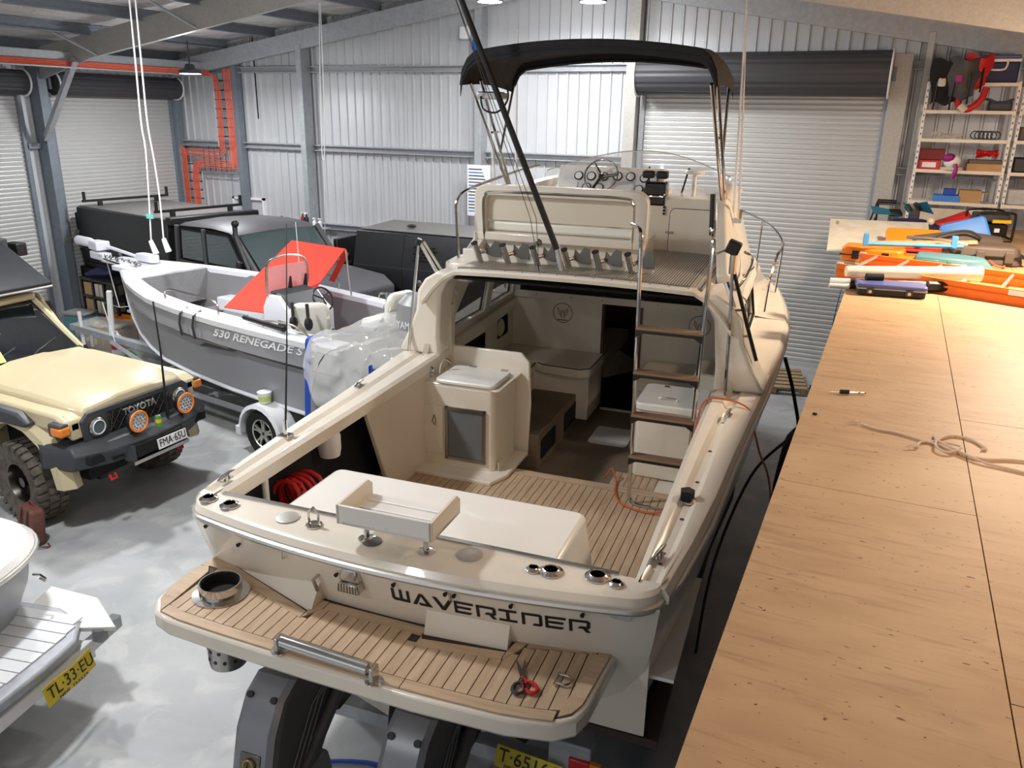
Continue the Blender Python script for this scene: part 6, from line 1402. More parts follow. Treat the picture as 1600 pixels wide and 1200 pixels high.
mb = MB(); S_ = smooth([(.0, 8.25, 2.62), (-.03, 8.15, 2.5), (-.05, 7.9, 2.1), (-.06, 7.6, 1.4), (-.06, 7.5, .6)], 5); mb.loft([[p+Vector((0, -.05, 0)), p+Vector((0, .05, .0)), p+Vector((.006, .05, 0)), p+Vector((.006, -.05, 0))] for p in S_]); mb.build('webbing', 'blue_strap', t)
MB().tube([(-.06, 7.72, 1.75), (-.14, 7.7, 1.72), (-.15, 7.7, 1.6), (-.06, 7.68, 1.56)], .012, 5).build('ratchet', 'black', t)

# ============================================================ THINGS ON THE DECK
z0 = DZ+.001
t = thing('socket_case', 'closed tool case with blue lid and black base at the deck edge', 'case', (-.17, 7.8, z0), 8)
MB().rbox((0, -.02, 0), (.56, .24, .065), .03).build('case_base', 'black', t, bevel=.008)
MB().rbox((-.01, -.03, .066), (.57, .25, .105), .035).build('case_lid', 'blue_lid', t, bevel=.012)
MB().box((-.006, -.026, .058), (.566, .246, .068)).build('rim', 'galv', t)
for x in (.1, .42): 
    MB().box((x-.03, -.035, .015), (x+.03, -.018, .075)).build('latch', 'dark_grey', t, bevel=.004); MB().lathe([(.015, 0), (.015, .006)], 12, T(x, -.036, .04) @ Rx(90)).build('latch_button', 'steel', t)
t = thing('plastic_pipe', 'cream plastic pipe lying over the tripod behind the blue-lidded case', 'pipe', (0, 0, 0))
MB().tube([(-.3, 8.12, 2.745), (.83, 8.52, 2.76)], [.05, .068], 20).build('pipe_body', 'pvc', t)
MB().tube([(.81, 8.515, 2.76), (.832, 8.522, 2.76)], [.069, .071], 20).build('pipe_mouth', 'pvc', t)
t = thing('folded_tripod', 'folded white and black tripod lying under the cream pipe', 'tripod', (0, 0, 0))
for dy, dz in ((0, .03), (.05, .07)):
    MB().tube([(-.42, 7.95+dy, z0+dz), (-.25, 8.0+dy, z0+dz)], .022, 10).build('leg_tip', 'white', t)
    MB().tube([(-.25, 8.0+dy, z0+dz), (-.18, 8.02+dy, z0+dz)], .027, 10).build('leg_clamp', 'black', t)
    MB().tube([(-.18, 8.02+dy, z0+dz), (.45, 8.22+dy, z0+dz)], .02, 10).build('leg_tube', 'white', t)
MB().tube([(-.12, 7.98, z0+.13), (.02, 8.03, z0+.13)], .035, 12).build('foam_grip', 'black_matt', t)
MB().tube([(.4, 8.2, z0+.06), (.56, 8.25, z0+.06)], .05, 10).build('tripod_head', 'black', t)
t = thing('extension_ladder', 'long orange fibreglass ladder lying across the deck', 'ladder', (0, 0, 0))
for k, (P, Q, h) in enumerate((((-.4, 8.62, z0), (2.2, 7.52, z0), .1), ((-.22, 9.42, z0), (2.4, 8.5, z0), .1))):
    for j in range(2):
        P1 = Vector(P)+Vector((.0, 0, 0+.07*j)); Q1 = Vector(Q)+Vector((0, 0, .07*j)); d_ = (Q1-P1).normalized(); sd = Vector((d_.y, -d_.x, 0))
        mb = MB(); mb.loft([[p+sd*a+Vector((0, 0, b)) for a, b in ((0, 0), (.03, 0), (.03, .006), (.006, .006), (.006, .06), (.03, .06), (.03, .066), (0, .066))] for p in (P1, Q1)]); r = mb.build('side_rail', 'orange', t)
        if k == 0:
            for i in range(9):
                p = P1.lerp(Q1, .06+.115*i)+sd*.0+Vector((0, 0, .04)); mb = MB(); mb.tube([p-sd*.0+sd*-.004, p+sd*-.008], .02, 12); mb.tube([p+sd*-.008, p+sd*-.01], .012, 12); mb.build('rung_end', 'black', r)
for i in range(9):
    a = Vector((-.4, 8.62, z0+.12)).lerp(Vector((2.2, 7.52, z0+.1)), .06+.115*i); b = Vector((-.22, 9.42, z0+.12)).lerp(Vector((2.4, 8.5, z0+.1)), .06+.115*i); MB().tube([a, b], .016, 8).build('rung', 'alu_frame', t)
for p in ((-.42, 8.62, z0+.02), (-.24, 9.42, z0+.02)): MB().box(p, (p[0]+.07, p[1]+.06, p[2]+.12)).build('end_cap', 'galv', t, bevel=.01)
MB().box((1.0, 7.92, z0+.085), (1.34, 7.93, z0+.13), Rz(-23)).build('warning_label', 'gauge', t)
t = thing('orange_tool_case', 'orange hard tool case behind the ladder end', 'case', (-.44, 9.62, z0), -6)
MB().rbox((0, 0, 0), (.62, .42, .16), .06).build('case_body', 'orange', t, bevel=.02); MB().box((-.01, -.01, .075), (.63, .43, .085)).build('seam', 'black', t)
for x in (.12, .42): MB().box((x, -.02, .04), (x+.07, .0, .13)).build('latch', 'black', t, bevel=.004)
MB().box((.5, -.012, .05), (1.1, .3, .1)).build('inner_tray', 'orange', t, bevel=.01)
t = thing('orange_box', 'flat orange case leaning against the pale board', 'case', (.0, 10.7, z0+.02), 8)
mb = MB(); mb.X = Rx(38); mb.rbox((0, 0, 0), (.62, .3, .07), .05); mb.build('case_body', 'orange', t, bevel=.02)
MB().box((.0, -.12, .0), (.6, .05, .03)).build('case_foot', 'red', t, bevel=.01)
t = thing('mitre_clamp', 'long blue bar clamp lying over the orange cases', 'clamp', (0, 0, 0))
mb = MB(); mb.tube([(-.2, 9.55, z0+.22), (.75, 9.85, z0+.22)], .022, 4); mb.build('clamp_bar', 'sky_blue', t)
for x, y in ((-.2, 9.55), (.66, 9.83)): MB().box((x-.03, y-.03, z0+.2), (x+.03, y+.03, z0+.33)).build('clamp_jaw', 'sky_blue', t, bevel=.006)
MB().tube([(-.1, 9.9, z0+.18), (.9, 10.2, z0+.22)], .035, 4).build('timber_strip', 'timber', t)
MB().tube([(.2, 9.7, z0+.3), (.55, 10.0, z0+.26), (.8, 10.05, z0+.22)], .02, 6).build('clamp_screw', 'steel', t)
t = thing('teal_tool_case', 'grey-teal power tool case lying flat behind the ladder', 'case', (.28, 9.45, z0), -5)
mb = MB(); mb.prism([(0, 0), (.55, -.02), (.82, .06), (.8, .3), (.5, .42), (0, .4)], 0, .15, 2, top=[(.02, .02), (.52, 0), (.66, .1), (.64, .28), (.48, .38), (.02, .36)]); mb.build('case_body', 'teal', t, bevel=.02)
for x in (.08, .32): MB().box((x, -.015, .03), (x+.16, .0, .12)).build('case_rib', 'teal', t, bevel=.01)
MB().box((.36, -.03, .05), (.5, -.01, .1)).build('name_plate', 'gauge', t)
t = thing('brown_power_tool_case', 'big brown-black moulded tool case near the generator', 'case', (.68, 10.1, z0), 6)
mb = MB(); mb.prism([(0, 0), (.65, -.02), (.72, .12), (.7, .42), (0, .45)], 0, .2, 2, top=[(.03, .04), (.6, .02), (.66, .12), (.64, .38), (.03, .4)]); mb.build('case_body', 'brown_case', t, bevel=.03)
MB().box((-.01, -.025, .095), (.73, .45, .105)).build('seam', 'black', t)
for x in (.22, .5): MB().box((x, -.05, .04), (x+.09, -.015, .16)).build('latch', 'brown_case', t, bevel=.01)
wire('carry_hook', 'cable_cord', [(.36, -.05, .06), (.4, -.14, .03), (.47, -.16, .02), (.5, -.1, .02)], .012, t)
t = thing('black_tool_roll', 'black and grey duffel lying between tool cases and blue tub', 'bag', (.3, 10.75, z0), 10)
mb = MB(); mb.tube([(0, 0, .12), (.5, .1, .14), (.95, .15, .12)], [.08, .13, .09], 12); mb.build('bag_body', 'brown_case', t)
wire('bag_strap', 'dark_grey', [(.1, -.1, .15), (.3, -.14, .26), (.55, -.05, .28), (.7, -.02, .2)], .015, t)
t = thing('blue_tub', 'bright blue plastic tub tipped on its side on the deck', 'tub', (.62, 11.5, z0), 14)
mb = MB(); mb.X = T(.22, 0, .04) @ Ry(-16) @ Rx(62); mb.loft([rrect_ for rrect_ in ([(x, y, 0) for x, y in rrect(-.22, -.16, .22, .16, .05)], [(x*1.18, y*1.18, .32) for x, y in rrect(-.22, -.16, .22, .16, .05)], [(x*1.1, y*1.1, .31) for x, y in rrect(-.22, -.16, .22, .16, .05)])]); mb.build('tub_body', 'blue', t)
MB().box((-.06, -.16, .2), (.16, -.15, .28), Rx(-20)).build('printed_label', 'gauge', t)
t = thing('generator', 'black framed portable generator with yellow strip on the deck', 'generator', (1.02, 12.2, z0), 14)
for y in (0, .4):
    MB().tube(smooth([(0, y, .0), (0, y, .3), (.05, y, .37), (.4, y, .37), (.46, y, .3), (.46, y, 0)], 5)+[Vector((0, y, 0))], .016, 6).build('frame_loop', 'black', t)
for x in (0, .46): MB().tube([(x, 0, .04), (x, .4, .04)], .014, 6).build('cross_tube', 'black', t)
MB().box((.05, .03, .05), (.41, .37, .22)).build('engine', 'black_matt', t, bevel=.02); MB().rbox((.04, .04, .25), (.42, .36, .35), .04).build('fuel_tank', 'dark_grey', t, bevel=.02)
MB().box((.2, -.005, .24), (.42, .03, .28)).build('control_strip', 'yellow', t); MB().box((.24, .0, .12), (.3, .028, .17)).build('outlet', 'gauge', t)
t = thing('red_bag', 'slumped red bag behind the blue tub', 'bag', (.55, 12.5, z0), 5)
mb = MB(); mb.loft([[(x, y, z) for x, y, z in ((-.05, 0, 0), (.5, 0, 0), (.5, .3, 0), (-.05, .3, 0))], [(-.02, .03, .14), (.46, .02, .26), (.46, .26, .28), (0, .26, .16)], [(.12, .08, .2), (.4, .08, .34), (.4, .2, .34), (.14, .2, .22)]]); mb.build('bag_body', 'red', t, bevel=.02)
for k in range(3): MB().tube([(-.2, -.1-.04*k, .1-.03*k), (.5, -.06-.03*k, .1-.03*k)], .018, 6).build('tent_pole', 'black' if k % 2 else 'galv', t)
t = thing('white_board', 'stained pale board lying tilted across the far deck edge', 'board', (0, 0, 0))
mb = MB(); mb.grid(lambda u, v: tuple(Vector((-.62, 10.2, z0+.03)).lerp(Vector((.5, 11.3, z0+.03)), u).lerp(Vector((-.69, 11.3, z0+.27)).lerp(Vector((.46, 12.0, z0+.22)), u), v)), 1, 1, .02); mb.build('board_panel', 'board', t)
MB().tube([(-.6, 10.9, z0), (-.6, 11.2, z0+.25)], .02, 4).build('batten', 'timber', t)
t = thing('folding_stool', 'black tubular stool frame standing behind the pale board', 'stool', (-.2, 12.6, z0), 0)
for y in (0, .3): MB().tube(smooth([(-.08, y, 0), (.0, y, .37), (.04, y, .4), (.25, y, .4)], 4), .013, 6).build('frame_tube', 'black', t)
for y in (0, .3): MB().tube([(.02, y, 0), (.02, y, .38)], .012, 6).build('leg', 'black', t)
MB().box((.02, 0, .36), (.3, .3, .38)).build('seat_slat', 'dark_grey', t); MB().tube([(0, 0, .15), (0, .3, .15)], .01, 5).build('brace', 'black', t)
# snorkel fins, heaped
for i, (x, y, z, rz, rx, c, lab) in enumerate(((-.02, 12.45, .28, 20, 25, 'teal_cloth', 'teal swim fin sticking out left of the fin heap'), (.2, 12.5, .34, 80, 50, 'teal_cloth', 'bright teal swim fin upright in the middle of the heap'), (.36, 12.55, .36, 110, 55, 'teal_cloth', 'teal and black fin upright at the right of the heap'), (.05, 12.3, .1, 8, 12, 'navy', 'navy swim fin at the bottom of the heap'))):
    t = thing('swim_fin', lab, 'fin', (x, y, z0+z), rz, 'swim fins heaped behind the pale board')
    mb = MB(); mb.X = Rx(rx); mb.loft([[(0, -.05, -.03), (0, .05, -.03), (0, .05, .03), (0, -.05, .03)], [(.16, -.06, -.03), (.16, .06, -.03), (.16, .06, .02), (.16, -.06, .02)]]); mb.build('foot_pocket', 'black', t, bevel=.01)
    mb = MB(); mb.X = Rx(rx); mb.loft([[(.14, -.06, -.012), (.14, .06, -.012), (.14, .06, .0), (.14, -.06, .0)], [(-.0, -.07, -.0), (-.0, .07, -.0), (-.0, .07, .01), (0, -.07, .01)], [(-.24, -.1, .03), (-.24, .1, .03), (-.24, .1, .036), (-.24, -.1, .036)]]); mb.build('blade', c, t)
t = thing('fin_bag', 'dark net bag under the heap of swim fins', 'bag', (.0, 12.35, z0), 0)
mb = MB(); mb.ball((.28, .1, .1), (.36, .2, .12), 16, 8); mb.build('bag_body', 'navy', t); MB().ball((.08, -.08, .05), (.03, .03, .03), 8, 6).build('lure', 'lime', t)
MB().ball((.5, .0, .2), (.05, .04, .05), 10, 6).build('mask_lens', 'vinyl', t)
# rope and hand tool on the plywood
t = thing('rope', 'pale pink rope with a frayed end lying in loops on the plywood', 'rope', (0, 0, z0+.006))
MB().tube(smooth([(.02, 4.3, 0), (.1, 4.26, 0), (.19, 4.25, 0), (.3, 4.2, 0), (.38, 4.16, 0), (.46, 4.1, 0), (.56, 4.07, 0), (.75, 4.13, 0), (1.1, 4.05, 0)], 7), .006, 7).build('strand', 'rope', t)
MB().tube(smooth([(.28, 4.09, 0), (.3, 4.17, 0), (.38, 4.2, .004), (.47, 4.16, .01), (.41, 4.07, .004), (.36, 4.12, .01), (.38, 4.24, .004), (.44, 4.33, 0), (.52, 4.32, 0), (.58, 4.22, 0), (.56, 4.2, 0)], 7), .006, 7).build('loop', 'rope', t)
MB().tube(smooth([(.36, 4.3, 0), (.37, 4.2, .01), (.44, 4.12, .01), (.54, 4.03, .004), (.64, 4.0, 0), (1.1, 3.9, 0)], 7), .006, 7).build('strand', 'rope', t)
for x, y in ((.0, 4.31), (.27, 4.08)):
    for k in range(7): MB().tube([(x+.01, y, .004), (x-.045+.008*k, y-.02+.008*k, .004+.004*(k % 3))], .0025, 4).build('frayed_yarn', 'rope', t)
t = thing('hand_drill_bit', 'small metal tool with black grip lying on the plywood', 'tool', (-.17, 4.76, z0), 20)
MB().tube([(0, 0, .008), (.07, 0, .008)], .004, 6).build('shaft', 'steel', t); MB().tube([(.06, 0, .012), (.11, 0, .012)], .012, 10).build('grip', 'black', t)
MB().tube([(.11, 0, .01), (.2, .01, .008)], .006, 6).build('jaw', 'steel', t); MB().tube([(.16, 0, .01), (.2, .015, .01), (.2, -.01, .01)], .004, 6).build('hook', 'steel', t)
t = thing('black_washer', 'tiny black rubber plug on the plywood near the deck edge', 'plug', (-.21, 4.35, z0))
MB().lathe([(.012, 0), (.012, .008), (.006, .01)], 12).build('plug_body', 'black', t)

# ============================================================ SHELVING ON THE DECK
def shelf_unit(x0, x1, name_label):
    t = thing('steel_shelving', name_label, 'shelving', (0, 0, z0))
    for x in (x0, x1-.035):
        for y in (13.35, 13.75):
            p = MB().box((x, y, 0), (x+.035, y+.035, 2.0)).build('upright', 'white', t)
            if y < 13.5:
                for k in range(24): MB().box((x+.01, y-.002, .06+k*.082), (x+.022, y, .09+k*.082)).build('slot', 'dark_grey', p)
    for z in SH:
        s_ = MB().box((x0, 13.36, z-z0-.035), (x1, 13.78, z-z0)).build('shelf', 'white', t)
        MB().box((x0+.01, 13.34, z-z0-.04), (x1-.01, 13.36, z-z0+.005)).build('shelf_lip', 'vinyl', s_)
    return t
SH = [2.98, 3.42, 3.84, 4.22, 4.58]
shelf_unit(.2, 1.34, 'white slotted steel shelving with life jackets and cooler')
shelf_unit(1.38, 2.5, 'second white steel shelving unit, cut off by the right edge')
def bb_(name, lab, cat, parts, loc, rz=0, grp=None):
    t = thing(name, lab, cat, loc, rz, grp)
    for n_, m_, a, b, bev in parts: MB().box(a, b).build(n_, m_, t, bevel=bev)
    return t
t = bb_('cooler', 'blue cooler with white rim and handle on top of the shelving', 'cooler', (('cooler_body', 'navy', (0, 0, 0), (.5, .34, .27), .02), ('rim', 'white', (-.01, -.01, .27), (.51, .35, .31), .01), ('lid', 'blue_lid', (0, 0, .31), (.5, .34, .36), .02)), (.78, 13.4, 4.582))
MB().tube(smooth([(.12, -.015, .29), (.13, -.02, .2), (.17, -.02, .17), (.3, -.02, .17), (.34, -.02, .2), (.35, -.015, .29)], 4), .014, 6).build('handle', 'white', t)
bpy.data.objects['cooler_body'].data.materials[0] = M['navy']
bb_('khaki_bag', 'khaki bag on top of the second shelving unit', 'bag', (('bag_body', 'tin_grey', (0, 0, 0), (.4, .35, .3), .06),), (1.42, 13.4, 4.582))
# life jackets hanging over the two top shelves
def jacket(x, z, w, h, c1, c2, lab, dy=0):
    t = thing('life_jacket', lab, 'life jacket', (x, 13.3+dy, z), 0, 'life jackets hung over the top shelf')
    mb = MB(); mb.grid(lambda u, v: ((u-.5)*w*(1+.15*math.sin(v*5)), -.05*math.sin(u*math.pi)-.04*math.sin(v*4+u*3)-.02, -h*v+.03*math.sin(u*8)), 8, 8, .05); b = mb.build('jacket_body', c1, t)
    MB().box((-w*.3, -.13, -h*.6), (w*.0, -.09, -h*.3)).build('patch', c2, t, bevel=.02)
    for s in (-.3, .25): MB().tube([(w*s, -.1, -h*.3), (w*s, -.12, -h*.75), (w*s*1.1, -.07, -h*1.15)], .012, 4).build('webbing_strap', 'black', t)
    return t
jacket(.42, 4.86, .34, .55, 'black_matt', 'board', 'black life jacket with pink and pale patch, leftmost on shelf')
jacket(.62, 4.88, .34, .5, 'dark_grey', 'purple', 'grey life jacket in the middle of the heap', -.03)
jacket(.78, 4.92, .26, .4, 'red', 'red_dark', 'red life jacket on top of the heap beside the cooler', .04)
t = thing('life_ring', 'red horseshoe buoy hanging below the top shelf', 'buoy', (.74, 13.28, 4.42))
MB().tube(smooth([(-.14, 0, .05), (-.12, -.02, -.12), (0, -.03, -.18), (.14, -.02, -.06), (.18, 0, .1)], 5), .045, 10).build('ring_body', 'red', t); MB().tube([(-.1, -.05, -.13), (-.02, -.06, -.2)], .05, 8).build('white_band', 'board', t)
bb_('black_case', 'black portable case on the second shelf', 'case', (('case_body', 'dark_grey', (0, 0, 0), (.28, .25, .13), .02), ('case_lid', 'black', (.01, -.01, .03), (.25, 0, .1), .01)), (1.0, 13.38, 4.222))
t = thing('navy_jacket', 'dark navy garment draped over the black case', 'garment', (.88, 13.36, 4.222)); mb = MB(); mb.grid(lambda u, v: (.45*u-.05, .25*v, .15+.03*math.sin(u*7)-.12*max(0, .3-u)), 8, 4, .03); mb.build('cloth', 'navy', t)
t = thing('rope_heap', 'heap of white netting and rope on the third shelf', 'rope', (.34, 13.4, 3.842))
for k in range(7): MB().tube(smooth([(.02+.05*k, .0, .01), (.06+.05*k, .1, .1-.008*k), (.12+.04*k, .02, .02), (.16+.045*k, .1, .07)], 4), .009, 5).build('rope_loop', 'board', t)
t = thing('cable_heap', 'tangle of grey cables on the third shelf', 'cable', (.85, 13.4, 3.842))
for k in range(6): MB().tube([(.06+.05*k+.06*math.cos(q*.6), .08+.03*math.sin(q*1.2), .06+.055*math.sin(q*.6)) for q in range(11)], .008, 5).build('cable_loop', 'dark_grey', t)
bb_('clear_box', 'red and white printed box on the fourth shelf, lower of two', 'box', (('box_body', 'red', (0, 0, 0), (.28, .3, .13), .01), ('box_label', 'gauge', (.04, -.004, .03), (.22, 0, .1), 0)), (.26, 13.38, 3.422))
bb_('maroon_box', 'dull maroon box stacked on the red and white printed box', 'box', (('box_body', 'red_dark', (0, 0, 0), (.32, .3, .15), .01),), (.25, 13.39, 3.553))
t = thing('helmet', 'white helmet with purple ribbon on the fourth shelf', 'helmet', (.68, 13.45, 3.422))
MB().lathe([(.15, 0), (.16, .02), (.15, .04)], 20).build('hat_brim', 'board', t); MB().ball((.0, -.02, .12), (.12, .12, .1), 14, 8).build('shell', 'white', t)
MB().ball((-.04, -.06, .16), (.09, .09, .07), 12, 6).build('purple_crown', 'purple', t); MB().tube(smooth([(.04, -.12, .08), (.06, -.16, .0), (.03, -.14, -.1)], 4), .03, 6).build('ribbon', 'purple', t)
bb_('cardboard_box', 'long cardboard box on the fourth shelf', 'box', (('box_body', 'cardboard', (0, 0, 0), (.44, .3, .1), .003), ('box_lid', 'brown_case', (.02, .01, .1), (.43, .29, .15), .003)), (.87, 13.38, 3.422))
t = thing('red_rope_bundle', 'tangled red strap bundle on top of the long cardboard box', 'strap', (.98, 13.45, 3.575))
for k in range(6): MB().tube([(.12+.13*math.cos(q*.6+k), .03+.05*math.sin(q*1.2+k), .05+.02*k*.6+.02*math.sin(q)) for q in range(11)], .014, 5).build('strap_loop', 'red', t)
t = bb_('blue_crate', 'flat blue plastic bin on the lowest shelf', 'bin', (('bin_body', 'blue', (0, 0, 0), (.34, .3, .09), .01),), (.52, 13.35, 2.982))
bb_('small_blue_basket', 'small dark blue basket inside the flat blue bin', 'basket', (('basket_body', 'blue_strap', (0, 0, 0), (.16, .15, .09), .01),), (.64, 13.4, 3.073))
bb_('cardboard_box', 'cardboard box with open flap on the lowest shelf', 'box', (('box_body', 'cardboard', (0, 0, 0), (.28, .3, .17), .003), ('flap', 'cardboard', (.28, .02, .14), (.38, .28, .15), 0)), (.84, 13.36, 2.982))
for i, (z, n_) in enumerate(((2.982, 'pale'), (3.422, 'black'), (3.842, 'dark'))):
    t = thing('storage_box', '%s storage tub at the left end of the second shelving unit, shelf %s' % (('silver', 'black', 'brown')[i], ('near the bottom', 'in the middle', 'near the top')[i]), 'box', (1.43, 13.38, z)); MB().box((0, 0, 0), (.35, .3, .22-.02*i)).build('tub_body', ('galv', 'black', 'brown_case')[i], t, bevel=.02)
# white sheet behind the generator and pipe on the wall
bb_('spare_sheet', 'white panel leaning on the wall under the lowest shelf', 'panel', (('panel_sheet', 'board', (0, 0, 0), (.8, .03, .3), .004),), (.38, 13.2, z0))

# ============================================================ CLUTTER BY THE LEFT DOORS
t = thing('parts_rack', 'low black rack with cardboard boxes beside the left roller doors', 'rack', (-13.9, 10.45, 0), -8)
for x in (0, .36, .72, 1.1): MB().box((x, 0, 0), (x+.05, .05, 1.0)).build('upright', 'black', t)
for x in (0, 1.1): MB().box((x, .5, 0), (x+.05, .55, 1.0)).build('upright', 'black', t)
for z in (.3, .62, .95): MB().box((0, 0, z), (1.15, .55, z+.04)).build('rack_shelf', 'black', t)
MB().box((-.1, .55, .2), (1.9, .6, 1.12)).build('rack_back', 'black_matt', t)
k = 0
for x, z, lab, m_ in ((.06, .66, 'orange-brown carton in the upper left bay of the black rack', 'cardboard'), (.42, .66, 'white carton in the upper bay of the black rack', 'board'), (.06, .34, 'cardboard carton in the lower left bay of the black rack', 'cardboard'), (.42, .34, 'white carton in the lower bay of the black rack', 'board')):
    t2 = thing('carton', lab, 'box', tuple((T(-13.9, 10.45, 0) @ Rz(-8)) @ Vector((x, .03, z))), -8, 'cartons in the black rack'); MB().box((0, 0, .0), (.28, .4, .24)).build('carton_body', m_, t2, bevel=.004); MB().box((.12, -.002, 0), (.16, .0, .24)).build('packing_tape', 'timber', t2)
t = thing('dark_jacket', 'dark jacket heaped on top of the black rack', 'jacket', (-13.75, 10.65, .99)); mb = MB(); mb.ball((.15, .05, .06), (.26, .18, .1), 12, 6); mb.ball((.0, .0, .03), (.18, .14, .06), 10, 6); mb.build('jacket_heap', 'navy', t)
t = thing('ice_chest', 'grey plastic chest on the floor before the black rack', 'chest', (-13.6, 9.75, 0), 10); MB().box((0, 0, 0), (.5, .35, .42)).build('chest_body', 'teal', t, bevel=.03); MB().box((-.01, -.01, .42), (.51, .36, .48)).build('chest_lid', 'tin_light', t, bevel=.02)
t = thing('orange_toolbox', 'orange open toolbox between rack and clear tub', 'toolbox', (-12.95, 10.12, 0), 8); MB().box((0, 0, 0), (.55, .3, .3)).build('box_body', 'black', t, bevel=.02); MB().box((-.02, -.02, .3), (.57, .32, .38)).build('box_tray', 'orange', t, bevel=.02)
t = thing('clear_tub', 'big clear plastic tub packed with small parts, right of the windscreen', 'tub', (-12.8, 9.42, 0), 8)
MB().box((0, 0, 0), (.85, .5, .34)).build('tub_contents', 'timber', t); MB().box((-.02, -.02, -.0), (.87, .52, .42)).build('tub_walls', 'clear_plastic', t); MB().box((-.04, -.04, .42), (.89, .54, .44)).build('tub_rim', 'clear_plastic', t)
for k in range(14):
    x = random.uniform(.03, .75); y = random.uniform(.0, .4); MB().box((x, y, .34), (x+.09, y+.08, .37+random.random()*.05)).build('loose_part', random.choice(['white', 'cardboard', 'dark_grey', 'red_dark', 'galv', 'yellow']), t)
for k in range(10):
    x = .02+k*.083; MB().box((x, -.012, .04+.05*(k % 3)), (x+.06, -.001, .2+.04*(k % 2))).build('loose_part', random.choice(['white', 'cardboard', 'dark_grey', 'teal', 'galv', 'board']), t)
t = thing('step_stool', 'yellow and white plastic step stool beneath the bow of the silver boat', 'stool', (-12.1, 10.2, 0), -10)
mb = MB(); mb.loft([[(-.2, -.15, 0), (.2, -.15, 0), (.2, .15, 0), (-.2, .15, 0)], [(-.13, -.1, .55), (.13, -.1, .55), (.13, .1, .55), (-.13, .1, .55)]]); mb.build('stool_body', 'yellow', t, bevel=.01); MB().box((-.18, -.14, .55), (.2, .14, .6)).build('stool_top', 'white', t, bevel=.01)
MB().box((.14, -.16, 0), (.22, .16, .55)).build('stool_side', 'white', t)
t = bb_('small_carton', 'small cardboard carton left of the yellow stool', 'box', (('carton_body', 'cardboard', (0, 0, 0), (.26, .22, .24), .004),), (-12.55, 10.15, .0), 5)
bpy.data.objects.remove(bpy.data.objects['small_carton'], do_unlink=False) if False else None
t = bb_('battery_box', 'white and blue boxes on top of the yellow and white stool', 'box', (('box_body', 'white', (0, 0, 0), (.2, .16, .16), .01), ('blue_lid', 'blue_lid', (.02, .01, .16), (.17, .15, .22), .02), ('black_reel', 'black', (.2, .02, .0), (.28, .14, .2), .02)), (-12.22, 10.1, .602), 0)
t = thing('gas_bottle', 'white and red bottle standing behind the trailer winch post', 'bottle', (-11.55, 9.2, 0)); MB().lathe([(.09, 0), (.1, .03), (.1, .38), (.04, .46), (.03, .5)], 16).build('bottle_body', 'white', t); MB().lathe([(.101, .2), (.101, .3)], 16).build('bottle_label', 'red', t)
t = thing('garden_hose', 'green hose coil on the floor by the trailer drawbar', 'hose', (-11.6, 9.3, .0))
for k in range(3): MB().tube([((.22-.02*k)*math.cos(q*.5236), (.22-.02*k)*math.sin(q*.5236), .02+.025*k) for q in range(12)], .014, 6, closed=True).build('hose_loop', 'green', t)
t = thing('bow_rope', 'thin white rope tied from the bow of the silver boat', 'rope', (0, 0, 0))
bwt = tb((-.1, 6.0, 1.75)); MB().tube([bwt, bwt+Vector((-.05, .15, -.75)), bwt+Vector((.9, -.1, -.55))], .008, 5).build('strand', 'white', t); MB().tube([bwt+Vector((-.05, .15, -.75)), bwt+Vector((-.5, .2, -.72)), bwt+Vector((.0, .0, -1.6))], .007, 5).build('strand', 'white', t)
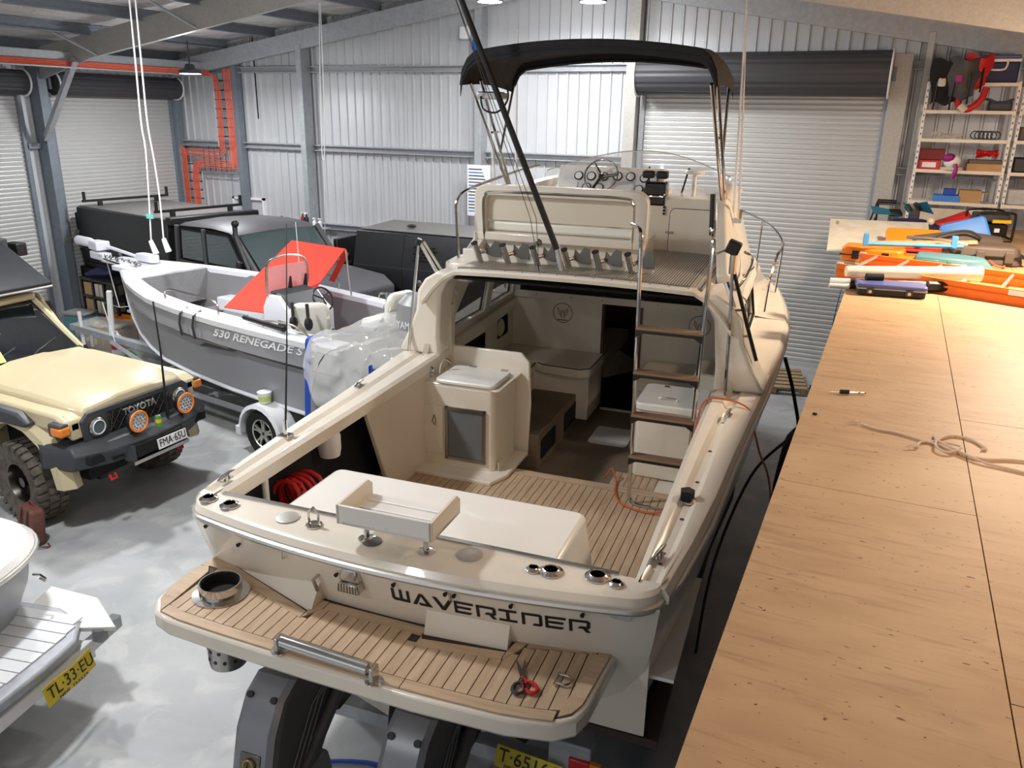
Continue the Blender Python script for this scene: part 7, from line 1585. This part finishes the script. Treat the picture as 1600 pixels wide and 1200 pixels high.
# wall shelf with bottles
t = thing('wall_shelf', 'small wire shelf fixed to the column on the back wall', 'shelf', (-11.35, 13.75, 1.72)); MB().box((0, 0, 0), (.7, .28, .02)).build('shelf_plate', 'galv', t); MB().box((.02, .2, -.15), (.04, .28, 0)).build('bracket', 'galv', t)
for i, (x, m_, lab) in enumerate(((.12, 'red_dark', 'dark red spray bottle, leftmost on the small wall shelf'), (.22, 'black', 'black spray bottle, second on the small wall shelf'), (.42, 'white', 'white bottle, third on the small wall shelf'), (.56, 'gauge', 'white bottle, rightmost on the small wall shelf'))):
    t = thing('bottle', lab, 'bottle', (-11.35+x, 13.85, 1.741), 0, 'bottles on the small wall shelf'); h = .3 if i < 2 else .2
    MB().lathe([(.04, 0), (.045, .02), (.045, h*.6), (.018, h*.75), (.018, h*.9)], 14).build('bottle_body', m_, t); MB().box((-.02, -.05, h*.88), (.02, .02, h)).build('spray_head', 'white' if i else 'vinyl', t, bevel=.005)
t = thing('side_stand', 'dark shelf stand with red can behind the grey ute bonnet', 'stand', (-12.1, 13.7, 0)); MB().box((0, 0, 1.65), (.7, .35, 1.68)).build('stand_top', 'black', t)
for x in (0, .66): MB().box((x, 0, 0), (x+.04, .35, 1.65)).build('stand_leg', 'black', t)
t = thing('spray_can', 'red can on the dark stand behind the ute', 'can', (-11.75, 13.8, 1.681)); MB().lathe([(.04, 0), (.04, .18), (.03, .2)], 14).build('can_body', 'red', t); MB().lathe([(.025, .2), (.025, .25)], 12).build('can_cap', 'black', t)
t = thing('drill_stand', 'brown topped jar on the dark stand left of the red can', 'jar', (-11.98, 13.8, 1.681)); MB().lathe([(.05, 0), (.05, .12), (.04, .14)], 14).build('jar_body', 'black', t); MB().lathe([(.045, .14), (.045, .18)], 12).build('jar_lid', 'cardboard', t)
# paper notices on the column behind the cruiser
t = thing('notice_sheet', 'printed white notices taped on the column left of the cruiser seat', 'notice', (-7.22, 14.06, 0))
MB().box((-.2, -.01, 2.2), (.28, 0, 3.15)).build('notice_paper', 'gauge', t)
for k in range(14): MB().box((-.17, -.014, 2.28+k*.06), (.1+.012*(k*7 % 9), -.01, 2.3+k*.06)).build('print_line', 'dark_grey' if k % 4 else 'blue', t)
t = thing('blue_hook_thing', 'blue plastic tie hanging on the column under the lamp', 'tie', (-7.22, 14.0, 5.15)); MB().box((-.06, -.03, 0), (.06, .03, .18)).build('tie_body', 'blue_strap', t, bevel=.02); MB().tube([(0, 0, 0), (.02, 0, -.25)], .02, 6).build('tie_tail', 'dark_grey', t)
t = thing('junction_box', 'white box on the back wall beside the left lamp above the canopy', 'box', (-7.5, 14.1, 5.35)); MB().box((-.12, 0, 0), (.1, .1, .22)).build('box_body', 'white', t, bevel=.03); MB().box((-.06, -.01, .05), (.04, 0, .15)).build('box_cover', 'gauge', t)
